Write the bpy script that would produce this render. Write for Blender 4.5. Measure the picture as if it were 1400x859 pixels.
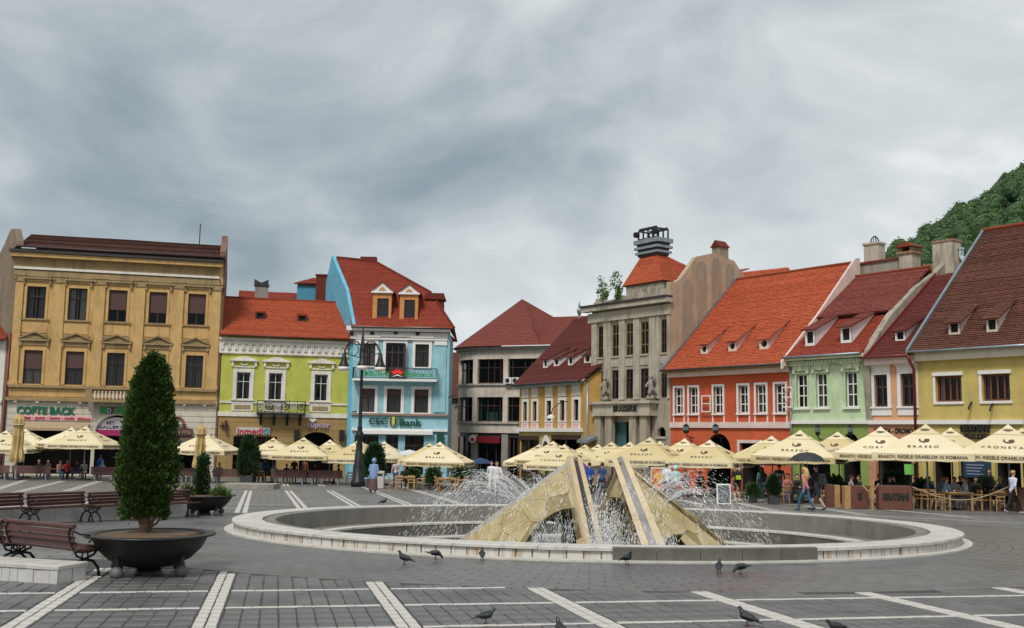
import bpy, bmesh, math, random
from mathutils import Vector, Matrix, noise
for o in list(bpy.data.objects): bpy.data.objects.remove(o)
SC = bpy.context.scene
COL = SC.collection
R_ = math.radians

# ------------------------------------------------------------------ camera
EYE = 1.72          # metres above the paving under the camera
FALL = 0.025        # the square falls gently away from the camera
ROLL, PITCH = 0.0155, math.atan(166.5/1400)
cam = bpy.data.cameras.new('camera'); camo = bpy.data.objects.new('camera', cam); COL.objects.link(camo)
cam.lens = 36; cam.sensor_width = 36; cam.clip_start = .1; cam.clip_end = 5000
FW = Vector((0, math.cos(PITCH), math.sin(PITCH))); U0 = Vector((0, -math.sin(PITCH), math.cos(PITCH))); R0 = Vector((1, 0, 0))
RT = R0*math.cos(ROLL)+U0*math.sin(ROLL); UP = U0*math.cos(ROLL)-R0*math.sin(ROLL)
camo.matrix_world = Matrix((RT, UP, -FW)).transposed().to_4x4(); camo.location = (0, 0, EYE)
SC.camera = camo
SC.render.resolution_x, SC.render.resolution_y = 1024, 628

# ------------------------------------------------------------------ sky, sun, exposure
CLOUD = (12.6, 1.3, 5)
SUN_EL, SUN_AZ = R_(52), R_(200)      # high behind the camera, a little to the left, veiled by cloud
W = bpy.data.worlds.new('World'); SC.world = W; W.use_nodes = True
nt = W.node_tree; nt.nodes.clear(); N = nt.nodes.new; L = nt.links.new
def nd(tree, typ, **kw):
    n = tree.nodes.new(typ)
    for k, v in kw.items():
        if k.startswith('i_'): n.inputs[k[2:].replace('_', ' ')].default_value = v
        else: setattr(n, k, v)
    return n
def math_node(t, op, a, b=None, clamp=False):
    n = t.nodes.new('ShaderNodeMath'); n.operation = op; n.use_clamp = clamp
    for i, v in enumerate((a, b)):
        if v is None: continue
        if isinstance(v, (int, float)): n.inputs[i].default_value = v
        else: t.links.new(v, n.inputs[i])
    return n.outputs[0]
tc = N('ShaderNodeTexCoord'); 
mp = N('ShaderNodeMapping'); mp.inputs['Scale'].default_value = (1., 1., 1.75); mp.inputs['Location'].default_value = CLOUD; L(tc.outputs['Generated'], mp.inputs[0])
wn_ = nd(nt, 'ShaderNodeTexNoise', i_Scale=2.6, i_Detail=3., i_Roughness=.5); L(mp.outputs[0], wn_.inputs['Vector'])       # warps the cloud field into billows
wv = N('ShaderNodeVectorMath'); wv.operation = 'MULTIPLY_ADD'; L(wn_.outputs['Color'], wv.inputs[0]); wv.inputs[1].default_value = (.32, .32, .32); L(mp.outputs[0], wv.inputs[2])
n1 = nd(nt, 'ShaderNodeTexNoise', i_Scale=2.3, i_Detail=3., i_Roughness=.5); L(wv.outputs[0], n1.inputs['Vector'])
n2 = nd(nt, 'ShaderNodeTexNoise', i_Scale=5.5, i_Detail=7., i_Roughness=.56, i_Distortion=.2); L(wv.outputs[0], n2.inputs['Vector'])
cl = math_node(nt, 'ADD', math_node(nt, 'MULTIPLY', n1.outputs[0], .66), math_node(nt, 'MULTIPLY', n2.outputs[0], .34))
cr = N('ShaderNodeValToRGB'); L(cl, cr.inputs[0])
e = cr.color_ramp.elements; e[0].position = .36; e[0].color = (.215, .262, .29, 1); e[1].position = .68; e[1].color = (.74, .745, .735, 1)
x = e.new(.44); x.color = (.305, .35, .374, 1); x = e.new(.515); x.color = (.42, .46, .474, 1); x = e.new(.585); x.color = (.52, .55, .555, 1)
sky = N('ShaderNodeTexSky'); sky.sky_type = 'NISHITA'; sky.sun_disc = False; sky.sun_elevation = SUN_EL; sky.sun_rotation = SUN_AZ
b1 = N('ShaderNodeBackground'); b1.inputs[1].default_value = .06; L(sky.outputs[0], b1.inputs[0])
b2 = N('ShaderNodeBackground'); b2.inputs[1].default_value = .80; L(cr.outputs[0], b2.inputs[0])
ms = N('ShaderNodeMixShader'); ms.inputs[0].default_value = .93; L(b1.outputs[0], ms.inputs[1]); L(b2.outputs[0], ms.inputs[2])
wo = N('ShaderNodeOutputWorld'); L(ms.outputs[0], wo.inputs[0])
sun = bpy.data.lights.new('sun', 'SUN'); sun.energy = 1.5; sun.angle = R_(14); sun.color = (1, .96, .90)
suno = bpy.data.objects.new('sun', sun); COL.objects.link(suno)
sd = Vector((math.sin(SUN_AZ)*math.cos(SUN_EL), math.cos(SUN_AZ)*math.cos(SUN_EL), math.sin(SUN_EL)))
suno.rotation_euler = sd.to_track_quat('Z', 'Y').to_euler(); suno.location = (0, -20, 60)
V = SC.view_settings; V.view_transform = 'Standard'; V.look = 'None'; V.gamma = 1; V.exposure = .76; V.use_curve_mapping = False
try:
    SC.cycles.use_denoising = True; SC.cycles.max_bounces = 5; SC.cycles.diffuse_bounces = 3; SC.cycles.transparent_max_bounces = 12; SC.cycles.caustics_reflective = False; SC.cycles.caustics_refractive = False
except Exception: pass

# ------------------------------------------------------------------ where a sight line meets the place
CAMP = Vector((0, 0, EYE))
def ray(px, py): return FW + RT*((px-700)/1400) - UP*((py-429.5)/1400)
def ground(px, py, h=0):
    r = ray(px, py); t = (h-EYE)/(r.z+FALL*r.y); return CAMP+r*t
def at_depth(px, py, D):
    r = ray(px, py); return CAMP+r*(D/r.y)
def gz(y): return -FALL*y
TILT = -math.atan(FALL)

# ------------------------------------------------------------------ materials
MATS = {}
def material(name, col, rough=.7, var=.12, scale=3., bump=.0, bscale=40., metal=0., spec=.5, stain=0., stain_col=(.05, .045, .04), coord='Object', alt=None, sscale=1.):
    if name in MATS: return MATS[name]
    m = bpy.data.materials.new(name); m.use_nodes = True; t = m.node_tree
    b = t.nodes['Principled BSDF']; b.inputs['Roughness'].default_value = rough; b.inputs['Metallic'].default_value = metal; b.inputs['Specular IOR Level'].default_value = spec
    c4 = lambda c: (c[0], c[1], c[2], 1)
    tc = t.nodes.new('ShaderNodeTexCoord')
    col_out = None
    if var > 0 or alt:
        n = nd(t, 'ShaderNodeTexNoise', i_Scale=scale, i_Detail=6., i_Roughness=.62); t.links.new(tc.outputs[coord], n.inputs['Vector'])
        r = t.nodes.new('ShaderNodeValToRGB'); t.links.new(n.outputs[0], r.inputs[0])
        a2 = alt or [min(1, x*(1+var)) for x in col]; a1 = [x*(1-var) for x in col] if not alt else col
        r.color_ramp.elements[0].position = .32; r.color_ramp.elements[1].position = .68
        r.color_ramp.elements[0].color = c4(a1); r.color_ramp.elements[1].color = c4(a2); col_out = r.outputs[0]
    if stain > 0:
        mpn = t.nodes.new('ShaderNodeMapping'); mpn.inputs['Scale'].default_value = (1.7*sscale, 1.7*sscale, .28*sscale); t.links.new(tc.outputs[coord], mpn.inputs[0])
        n = nd(t, 'ShaderNodeTexNoise', i_Scale=1.1, i_Detail=7., i_Roughness=.7); t.links.new(mpn.outputs[0], n.inputs['Vector'])
        f = math_node(t, 'MULTIPLY', math_node(t, 'SUBTRACT', n.outputs[0], .5, True), stain*5, True)
        mx = t.nodes.new('ShaderNodeMix'); mx.data_type = 'RGBA'; t.links.new(f, mx.inputs[0])
        if col_out: t.links.new(col_out, mx.inputs[6])
        else: mx.inputs[6].default_value = c4(col)
        mx.inputs[7].default_value = c4(stain_col); col_out = mx.outputs[2]
    if col_out: t.links.new(col_out, b.inputs['Base Color'])
    else: b.inputs['Base Color'].default_value = c4(col)
    if bump > 0:
        n = nd(t, 'ShaderNodeTexNoise', i_Scale=bscale, i_Detail=4.); t.links.new(tc.outputs[coord], n.inputs['Vector'])
        bp = t.nodes.new('ShaderNodeBump'); bp.inputs['Strength'].default_value = bump; bp.inputs['Distance'].default_value = .02; t.links.new(n.outputs[0], bp.inputs['Height']); t.links.new(bp.outputs[0], b.inputs['Normal'])
    MATS[name] = m; return m
def stucco(name, col, stain=.16): return material(name, col, .86, .13, 1.1, .3, 30., stain=stain*3, stain_col=[c*.5+.012 for c in col])
def tiles(name, c1, c2, c3, moss=None, w=.17, h=.15):
    m = bpy.data.materials.new(name); m.use_nodes = True; t = m.node_tree; b = t.nodes['Principled BSDF']; b.inputs['Roughness'].default_value = .8; b.inputs['Specular IOR Level'].default_value = .3
    uv = t.nodes.new('ShaderNodeUVMap')
    br = t.nodes.new('ShaderNodeTexBrick'); t.links.new(uv.outputs[0], br.inputs['Vector']); br.offset = .5; br.squash = 1
    for k, v in dict(Scale=1., **{'Mortar Size': .018, 'Mortar Smooth': .3, 'Bias': -.1, 'Brick Width': w, 'Row Height': h}).items(): br.inputs[k].default_value = v
    br.inputs['Color1'].default_value = (*c1, 1); br.inputs['Color2'].default_value = (*c2, 1); br.inputs['Mortar'].default_value = (c1[0]*.3, c1[1]*.3, c1[2]*.3, 1)
    n = nd(t, 'ShaderNodeTexNoise', i_Scale=.7, i_Detail=8., i_Roughness=.72); t.links.new(uv.outputs[0], n.inputs['Vector'])
    f = math_node(t, 'MULTIPLY', math_node(t, 'SUBTRACT', n.outputs[0], .44, True), 3.2, True)
    mx = t.nodes.new('ShaderNodeMix'); mx.data_type = 'RGBA'; t.links.new(f, mx.inputs[0]); t.links.new(br.outputs[0], mx.inputs[6]); mx.inputs[7].default_value = (*c3, 1); 
    f2 = math_node(t, 'MULTIPLY', f, .55); t.links.new(f2, mx.inputs[0]); out = mx.outputs[2]
    wn = nd(t, 'ShaderNodeTexWhiteNoise'); wn.noise_dimensions = '2D'
    mpw = t.nodes.new('ShaderNodeVectorMath'); mpw.operation = 'SNAP'; mpw.inputs[1].default_value = (w*1.5, h, 1); t.links.new(uv.outputs[0], mpw.inputs[0]); t.links.new(mpw.outputs[0], wn.inputs['Vector'])
    hs = t.nodes.new('ShaderNodeHueSaturation'); t.links.new(out, hs.inputs['Color']); t.links.new(math_node(t, 'ADD', math_node(t, 'MULTIPLY', wn.outputs[0], .34), .83), hs.inputs['Value'])
    t.links.new(hs.outputs[0], b.inputs['Base Color'])
    bp = t.nodes.new('ShaderNodeBump'); bp.inputs['Strength'].default_value = .7; bp.inputs['Distance'].default_value = .03
    t.links.new(math_node(t, 'ADD', math_node(t, 'SUBTRACT', 1, br.outputs['Fac']), math_node(t, 'MULTIPLY', wn.outputs[0], .5)), bp.inputs['Height']); t.links.new(bp.outputs[0], b.inputs['Normal'])
    return m
def glass(name, tint=(.55, .57, .58), fac=.05):
    m = bpy.data.materials.new(name); m.use_nodes = True; t = m.node_tree; t.nodes.clear()
    tr = nd(t, 'ShaderNodeBsdfTransparent'); tr.inputs[0].default_value = (*tint, 1)
    gl = nd(t, 'ShaderNodeBsdfGlossy'); gl.inputs['Roughness'].default_value = .04; gl.inputs[0].default_value = (.62, .66, .68, 1)
    lw = nd(t, 'ShaderNodeLayerWeight'); lw.inputs[0].default_value = .25
    f = math_node(t, 'ADD', math_node(t, 'MULTIPLY', lw.outputs['Fresnel'], .6), fac*.4, True)
    mx = nd(t, 'ShaderNodeMixShader'); o = nd(t, 'ShaderNodeOutputMaterial'); t.links.new(f, mx.inputs[0]); t.links.new(tr.outputs[0], mx.inputs[1]); t.links.new(gl.outputs[0], mx.inputs[2]); t.links.new(mx.outputs[0], o.inputs[0])
    return m
def plain(name, col, rough=.6, metal=0., var=.06): return material(name, col, rough, var, 6., .08, 60., metal)
def leafmat(name, c1, c2, trans=.25):
    m = bpy.data.materials.new(name); m.use_nodes = True; t = m.node_tree; b = t.nodes['Principled BSDF']; b.inputs['Roughness'].default_value = .55
    g = t.nodes.new('ShaderNodeNewGeometry'); r = t.nodes.new('ShaderNodeValToRGB'); t.links.new(g.outputs['Random Per Island'], r.inputs[0])
    r.color_ramp.elements[0].color = (*c1, 1); r.color_ramp.elements[1].color = (*c2, 1); t.links.new(r.outputs[0], b.inputs['Base Color'])
    return m

# ------------------------------------------------------------------ mesh building
class MB:
    def __init__(s): s.v = []; s.f = []; s.m = []; s.uv = {}
    def add(s, vs, fs, mi=0):
        k = len(s.v); s.v += [tuple(p) for p in vs]
        for f in fs: s.f.append([i+k for i in f]); s.m.append(mi)
        return s
    def quad(s, a, b, c, d, mi=0): return s.add([a, b, c, d], [(0, 1, 2, 3)], mi)
    def uvquad(s, a, b, c, d, ua, ub, uc, ud, mi=0): s.uv[len(s.f)] = (ua, ub, uc, ud); return s.quad(a, b, c, d, mi)
    def box(s, x0, x1, y0, y1, z0, z1, mi=0):
        return s.add([(x0, y0, z0), (x1, y0, z0), (x1, y1, z0), (x0, y1, z0), (x0, y0, z1), (x1, y0, z1), (x1, y1, z1), (x0, y1, z1)],
                     [(0, 3, 2, 1), (4, 5, 6, 7), (0, 1, 5, 4), (1, 2, 6, 5), (2, 3, 7, 6), (3, 0, 4, 7)], mi)
    def bbox(s, x0, x1, y0, y1, z0, z1, b=.01, mi=0):      # box with chamfered upper and side edges
        vs = []
        for (ix, iy, iz, q) in ((0, 0, 0, 0), (b, b, 0, 1)):
            pass
        ring = lambda i, z: [(x0+i, y0+i, z), (x1-i, y0+i, z), (x1-i, y1-i, z), (x0+i, y1-i, z)]
        vs = ring(0, z0)+ring(0, z1-b)+ring(b, z1)
        fs = [(0, 3, 2, 1), (8, 9, 10, 11)]
        for k in (0, 4):
            for i in range(4): j = (i+1) % 4; fs.append((k+i, k+j, k+j+4, k+i+4))
        return s.add(vs, fs, mi)
    def prism(s, poly, y0, y1, mi=0):                        # polygon in x,z pulled along y
        n = len(poly); vs = [(x, y0, z) for x, z in poly]+[(x, y1, z) for x, z in poly]
        ar = sum(poly[i][0]*poly[(i+1) % n][1]-poly[(i+1) % n][0]*poly[i][1] for i in range(n))
        fs = [tuple(range(n)), tuple(range(2*n-1, n-1, -1))]+[(i, i+n, (i+1) % n+n, (i+1) % n) for i in range(n)]
        if ar < 0: fs = [f[::-1] for f in fs]
        return s.add(vs, fs, mi)
    def prismz(s, poly, z0, z1, mi=0):                       # polygon in x,y pulled up
        n = len(poly); vs = [(x, y, z0) for x, y in poly]+[(x, y, z1) for x, y in poly]
        ar = sum(poly[i][0]*poly[(i+1) % n][1]-poly[(i+1) % n][0]*poly[i][1] for i in range(n))
        fs = [tuple(range(n-1, -1, -1)), tuple(range(n, 2*n))]+[(i, (i+1) % n, (i+1) % n+n, i+n) for i in range(n)]
        if ar < 0: fs = [f[::-1] for f in fs]
        return s.add(vs, fs, mi)
    def prismx(s, poly, x0, x1, mi=0):                       # polygon in y,z pulled along x
        n = len(poly); vs = [(x0, y, z) for y, z in poly]+[(x1, y, z) for y, z in poly]
        ar = sum(poly[i][0]*poly[(i+1) % n][1]-poly[(i+1) % n][0]*poly[i][1] for i in range(n))
        fs = [tuple(range(n-1, -1, -1)), tuple(range(n, 2*n))]+[(i, (i+1) % n, (i+1) % n+n, i+n) for i in range(n)]
        if ar < 0: fs = [f[::-1] for f in fs]
        return s.add(vs, fs, mi)
    def tube(s, pts, rad, n=8, mi=0, cap=True):
        pts = [Vector(p) for p in pts]; rs = rad if isinstance(rad, (list, tuple)) else [rad]*len(pts)
        vs = []; up = None
        for i, p in enumerate(pts):
            d = (pts[min(i+1, len(pts)-1)]-pts[max(i-1, 0)])
            d = d.normalized() if d.length > 1e-9 else Vector((0, 0, 1))
            if up is None: up = Vector((0, 0, 1)) if abs(d.z) < .9 else Vector((1, 0, 0))
            a = d.cross(up); a = a.normalized() if a.length > 1e-6 else Vector((1, 0, 0)); c = a.cross(d); up = c
            for k in range(n):
                t = 2*math.pi*k/n; vs.append(p+(a*math.cos(t)+c*math.sin(t))*rs[i])
        fs = []
        for i in range(len(pts)-1):
            for k in range(n): j = (k+1) % n; fs.append((i*n+k, i*n+j, (i+1)*n+j, (i+1)*n+k))
        if cap: fs += [tuple(range(n-1, -1, -1)), tuple(range((len(pts)-1)*n, len(pts)*n))]
        return s.add(vs, fs, mi)
    def lathe(s, prof, n=24, c=(0, 0, 0), mi=0, a0=0, sq=1.):
        vs = []; fs = []
        for r, z in prof:
            for k in range(n): t = 2*math.pi*k/n+a0; vs.append((c[0]+r*math.cos(t), c[1]+r*sq*math.sin(t), c[2]+z))
        for i in range(len(prof)-1):
            for k in range(n): j = (k+1) % n; fs.append((i*n+k, i*n+j, (i+1)*n+j, (i+1)*n+k))
        fs += [tuple(range(n-1, -1, -1)), tuple(range((len(prof)-1)*n, len(prof)*n))]
        return s.add(vs, fs, mi)
    def ball(s, c, r, mi=0, seg=10, rings=7):
        rx, ry, rz = r if isinstance(r, (tuple, list)) else (r, r, r)
        vs = [(c[0], c[1], c[2]-rz)]; fs = []
        for i in range(1, rings):
            p = math.pi*i/rings-math.pi/2
            for k in range(seg): t = 2*math.pi*k/seg; vs.append((c[0]+rx*math.cos(p)*math.cos(t), c[1]+ry*math.cos(p)*math.sin(t), c[2]+rz*math.sin(p)))
        vs.append((c[0], c[1], c[2]+rz)); last = len(vs)-1
        for k in range(seg):
            j = (k+1) % seg; fs.append((0, 1+j, 1+k)); fs.append((last, last-seg+k, last-seg+j))
            for i in range(rings-2): a = 1+i*seg; fs.append((a+k, a+j, a+seg+j, a+seg+k))
        return s.add(vs, fs, mi)
    def mesh(s, name, mats, smooth=False):
        me = bpy.data.meshes.new(name); me.from_pydata(s.v, [], s.f)
        for m in (mats if isinstance(mats, (list, tuple)) else [mats]): me.materials.append(m)
        if any(s.m): me.polygons.foreach_set('material_index', s.m)
        if s.uv:
            u = me.uv_layers.new(name='UVMap')
            for fi, q in s.uv.items():
                for li, c in zip(me.polygons[fi].loop_indices, q): u.data[li].uv = c
        if smooth: me.polygons.foreach_set('use_smooth', [True]*len(me.polygons))
        me.update(); return me
    def obj(s, name, mats, parent=None, smooth=False, loc=None, label=None):
        o = bpy.data.objects.new(name, s.mesh(name, mats, smooth)); COL.objects.link(o)
        if parent: o.parent = parent
        if loc: o.location = loc
        if label: o['label'] = label
        return o
def tag(o, label=None, cat=None, group=None, kind=None):
    if label: o['label'] = label
    if cat: o['category'] = cat
    if group: o['group'] = group
    if kind: o['kind'] = kind
    return o
def thing(name, label, cat, loc=(0, 0, 0), rz=0, group=None):
    o = bpy.data.objects.new(name, None); COL.objects.link(o); o.location = loc; o.rotation_euler = (0, 0, rz); o.empty_display_size = .3
    return tag(o, label, cat, group)
def inst(me, name, parent=None, loc=(0, 0, 0), rot=(0, 0, 0), scale=None):
    o = bpy.data.objects.new(name, me); COL.objects.link(o); o.parent = parent; o.location = loc; o.rotation_euler = rot
    if scale: o.scale = scale if isinstance(scale, (tuple, list)) else (scale,)*3
    return o
def copy_tree(o, parent=None):
    c = o.copy(); COL.objects.link(c); c.parent = parent
    for ch in o.children: copy_tree(ch, c)
    return c
_txt = {}
def text_mesh(body, mat, size=1., ext=.03, bold=.0, align='CENTER', space=1.):
    k = (body, mat.name, round(size, 3), ext, bold, align, space)
    if k in _txt: return _txt[k]
    cu = bpy.data.curves.new('lettering', 'FONT'); cu.body = body; cu.size = size; cu.extrude = ext; cu.offset = bold; cu.align_x = align; cu.align_y = 'CENTER'; cu.space_character = space; cu.resolution_u = 3
    o = bpy.data.objects.new('lettering', cu); COL.objects.link(o)
    dg = bpy.context.evaluated_depsgraph_get(); me = bpy.data.meshes.new_from_object(o.evaluated_get(dg)); me.name = 'lettering'
    bpy.data.objects.remove(o); me.materials.clear(); me.materials.append(mat); _txt[k] = me; return me

rnd = random.Random(7)
# ------------------------------------------------------------------ shared materials
M_white = stucco('white_plaster', (.74, .70, .63), .12); M_trim = plain('white_paint', (.78, .76, .73), .5)
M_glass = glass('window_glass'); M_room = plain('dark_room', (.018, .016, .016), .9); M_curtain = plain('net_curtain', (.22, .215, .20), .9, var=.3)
M_curtain2 = plain('pale_curtain', (.48, .47, .44), .9, var=.2); M_brown = plain('brown_window_paint', (.055, .024, .02), .5); M_blind = plain('brown_roller_blind', (.085, .042, .038), .7)
M_iron = plain('black_iron', (.018, .019, .021), .45, .3); M_zinc = material('zinc_sheet', (.30, .35, .39), .42, .2, 2., .1, 12., .6)
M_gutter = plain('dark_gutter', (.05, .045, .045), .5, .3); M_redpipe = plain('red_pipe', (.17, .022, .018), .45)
M_stone = material('grey_stone', (.30, .275, .235), .85, .16, 2.2, .3, 25., stain=.25, stain_col=(.13, .12, .10))
M_darkwood = plain('dark_shop_wood', (.05, .022, .018), .5)
M_sign_green = plain('green_letters', (.003, .06, .035), .5); M_black = plain('black_letters', (.015, .014, .013), .5)
# ------------------------------------------------------------------ the square
FC = Vector((2.1, 27.5)); FR = 9.05           # fountain centre and outer radius
TH = math.atan(.225); G1 = Vector((math.cos(TH), math.sin(TH))); G2 = Vector((-math.sin(TH), math.cos(TH)))
def paving_material(name, c1, c2, joint, bw, rh, rot, coord='Object', rough=.5, mort=.012, rowvar=.0):
    m = bpy.data.materials.new(name); m.use_nodes = True; t = m.node_tree; b = t.nodes['Principled BSDF']
    tc = t.nodes.new('ShaderNodeTexCoord'); mp = t.nodes.new('ShaderNodeMapping'); mp.inputs['Rotation'].default_value = (0, 0, rot); t.links.new(tc.outputs[coord], mp.inputs[0])
    br = t.nodes.new('ShaderNodeTexBrick'); br.offset = .5; t.links.new(mp.outputs[0], br.inputs['Vector'])
    for k, v in {'Scale': 1., 'Mortar Size': mort, 'Mortar Smooth': .2, 'Bias': 0., 'Brick Width': bw, 'Row Height': rh}.items(): br.inputs[k].default_value = v
    br.inputs['Color1'].default_value = (*c1, 1); br.inputs['Color2'].default_value = (*c2, 1); br.inputs['Mortar'].default_value = (*joint, 1)
    n = nd(t, 'ShaderNodeTexNoise', i_Scale=.45, i_Detail=8., i_Roughness=.7); t.links.new(tc.outputs['Object'], n.inputs['Vector'])
    n3 = nd(t, 'ShaderNodeTexNoise', i_Scale=9., i_Detail=5., i_Roughness=.7); t.links.new(tc.outputs['Object'], n3.inputs['Vector'])
    val = math_node(t, 'ADD', math_node(t, 'MULTIPLY', n.outputs[0], 1.15), math_node(t, 'ADD', math_node(t, 'MULTIPLY', n3.outputs[0], .6), .12))
    if rowvar:
        mp2 = t.nodes.new('ShaderNodeMapping'); mp2.inputs['Rotation'].default_value = (0, 0, rot); mp2.inputs['Scale'].default_value = (.03, 1., 1); t.links.new(tc.outputs[coord], mp2.inputs[0])
        n4 = nd(t, 'ShaderNodeTexNoise', i_Scale=1.3, i_Detail=2.); t.links.new(mp2.outputs[0], n4.inputs['Vector'])
        val = math_node(t, 'ADD', val, math_node(t, 'MULTIPLY', math_node(t, 'SUBTRACT', n4.outputs[0], .5), rowvar))
    hs = t.nodes.new('ShaderNodeHueSaturation'); t.links.new(br.outputs[0], hs.inputs['Color']); t.links.new(val, hs.inputs['Value']); t.links.new(hs.outputs[0], b.inputs['Base Color'])
    t.links.new(math_node(t, 'ADD', math_node(t, 'MULTIPLY', n.outputs[0], .5), rough-.25), b.inputs['Roughness'])
    bp = t.nodes.new('ShaderNodeBump'); bp.inputs['Strength'].default_value = .5; bp.inputs['Distance'].default_value = .012
    t.links.new(math_node(t, 'ADD', math_node(t, 'MULTIPLY', math_node(t, 'SUBTRACT', 1, br.outputs['Fac']), .7), math_node(t, 'MULTIPLY', n3.outputs[0], .5)), bp.inputs['Height']); t.links.new(bp.outputs[0], b.inputs['Normal'])
    return m
M_plaza = paving_material('plaza_paving', (.14, .135, .127), (.19, .18, .168), (.06, .057, .052), .62, .42, -TH, rough=.48, mort=.02, rowvar=1.5)
M_apron = paving_material('apron_paving', (.12, .118, .114), (.15, .146, .14), (.058, .056, .053), .42, .28, 0, 'UV', rough=.36, mort=.017)
M_joint = material('paving_joint', (.06, .056, .05), .9, .2, 8.)
M_paver = material('dark_paver', (.070, .070, .071), .42, .1, 1.3, .5, 45., stain=.25, stain_col=(.19, .185, .175), alt=(.155, .152, .148))
M_marble = material('white_marble_strip', (.42, .395, .36), .6, .12, 2.2, .25, 40., alt=(.64, .61, .57), stain=.25, stain_col=(.40, .27, .18))
b = MB(); n = 160
for k in range(n):
    a0, a1 = 2*math.pi*k/n, 2*math.pi*(k+1)/n
    P = lambda r, a: (FC.x+r*math.cos(a), FC.y+r*math.sin(a), 0)
    for r0, r1 in ((FR-.25, 60), (60, 900)): b.quad(P(r0, a0), P(r1, a0), P(r1, a1), P(r0, a1))
PLAZA = b.obj('ground', M_plaza); PLAZA.rotation_euler = (TILT, 0, 0); PLAZA['kind'] = 'structure'
AR = 13.2
b = MB(); n = 160
for k in range(n):
    a0, a1 = 2*math.pi*k/n, 2*math.pi*(k+1)/n
    P = lambda r, a: (FC.x+r*math.cos(a), FC.y+r*math.sin(a), .004)
    for r0, r1 in ((FR-.3, AR),):
        b.uvquad(P(r0, a0), P(r1, a0), P(r1, a1), P(r0, a1), (a0*12, r0), (a0*12, r1), (a1*12, r1), (a1*12, r0))
o = b.obj('fountain_apron', M_apron); o.rotation_euler = (TILT, 0, 0); o['kind'] = 'structure'
# stones of the paving: joints lie 10 mm below the stones
def flat_xy(px, py): p = ground(px, py); return Vector((p.x, p.y))
def g2w(c, d): return G1*c+G2*d
VL = [-2.61, -.77, 1.29, 3.41, 5.55, 7.83, 10.23, 12.4]     # double marble lines running away from the camera
HL = [10.87, 12.50, 14.05]                                # single marble lines across
def stone_mesh(w, l, h, seed, mat, bev=.008):
    q = random.Random(seed); b = MB(); j = lambda: q.uniform(-.004, .004)
    base = [(-w/2, -l/2), (w/2, -l/2), (w/2, l/2), (-w/2, l/2)]; vs = []
    jj = [(j(), j()) for _ in range(4)]
    for (x, y), (a, c) in zip(base, jj): vs.append((x+a, y+c, 0))
    for (x, y), (a, c) in zip(base, jj): vs.append((x+a, y+c, h-bev))
    tl = q.uniform(-.003, .003); tm = q.uniform(-.003, .003)
    for (x, y), (a, c) in zip(base, jj): vs.append((x*(1-2*bev/w)+a, y*(1-2*bev/l)+c, h+tl*(x/w)+tm*(y/l)))
    fs = [(8, 9, 10, 11)]
    for k in (0, 4):
        for i in range(4): jx = (i+1) % 4; fs.append((k+i, k+jx, k+jx+4, k+i+4))
    return b.add(vs, fs).mesh('stone', mat)
marble_v = [stone_mesh(.112, .30, .012, s, M_marble) for s in range(4)]
marble_h = [stone_mesh(.27, .085, .012, 10+s, M_marble) for s in range(4)]
paver_m = [stone_mesh(.194, .336, .010, 20+s, M_paver) for s in range(6)]
def in_apron(p): return (p-FC).length < AR+.12
PW, PL = .208, .352
vxs = [(v-.02, v+.245) for v in VL]
pv = MB(); count = 0; cells = []
def in_view(p, mx=.62): return p.y > 9.8 and abs(p.x) < p.y*mx
bm_bed = MB()
d = 8.6
hx = [(h-.05, h+.05) for h in HL]
rowi = 0
# rows are packed between the cross lines so that no stone is cut
def rows_between(d0, d1):
    n = max(1, round((d1-d0)/PL)); return [(d0+(d1-d0)*(i+.5)/n, (d1-d0)/n) for i in range(n)]
def cols_between(c0, c1):
    n = max(1, round((c1-c0)/PW)); return [(c0+(c1-c0)*(i+.5)/n, (c1-c0)/n) for i in range(n)]
dsegs = [(9.2, HL[0]-.05), (HL[0]+.05, HL[1]-.05), (HL[1]+.05, HL[2]-.05), (HL[2]+.05, 16.8)]
vb = [-9.]+[v for v in VL]+[15.]
csegs = [(vb[i]+(.265 if 0 < i else 0), vb[i+1]-.02) for i in range(len(vb)-1)]
pieces = []
for d0, d1 in dsegs:
    for dc, dl in rows_between(d0, d1):
        for c0, c1 in csegs:
            for cc, cw in cols_between(c0, c1):
                p = g2w(cc+rnd.uniform(-.004, .004), dc)
                if in_apron(p) or not in_view(p): continue
                pieces.append((p.length, p, cw/PW, dl/PL))
pieces.sort(key=lambda q: q[0])
for k, (_, p, sw, sl) in enumerate(pieces):
    z = .004+rnd.uniform(-.002, .002)
    if k < 300:
        o = inst(paver_m[k % 6], 'paving_stone', PLAZA, (p.x, p.y, z), (0, 0, TH), (sw, sl, 1))
    else:
        me = paver_m[k % 6]; ca, sa = math.cos(TH), math.sin(TH)
        vs = [(p.x+v.co.x*sw*ca-v.co.y*sl*sa, p.y+v.co.x*sw*sa+v.co.y*sl*ca, z+v.co.z) for v in me.vertices]
        pv.add(vs, [tuple(f.vertices) for f in me.polygons])
o = pv.obj('paving_stones', M_paver, PLAZA); o['kind'] = 'stuff'
b = MB(); b.quad((-9.3, 9, .003), (9.8, 9, .003), (9.8, 18, .003), (-9.3, 18, .003))
poly = []
for c in (0,):
    m_ = 60; out = []
    for i in range(m_+1):
        x_ = -9.5+19*i/m_; dy = AR*AR-(x_-FC.x)**2; yy = FC.y-math.sqrt(max(dy, 0)) if dy > 0 else 18
        out.append((x_, max(9.2, min(yy, 17.5))))
    b = MB()
    for i in range(m_): b.quad((out[i][0], 9, .0035), (out[i+1][0], 9, .0035), (out[i+1][0], out[i+1][1], .0035), (out[i][0], out[i][1], .0035))
b.obj('joint_bed', M_joint, PLAZA)
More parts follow.
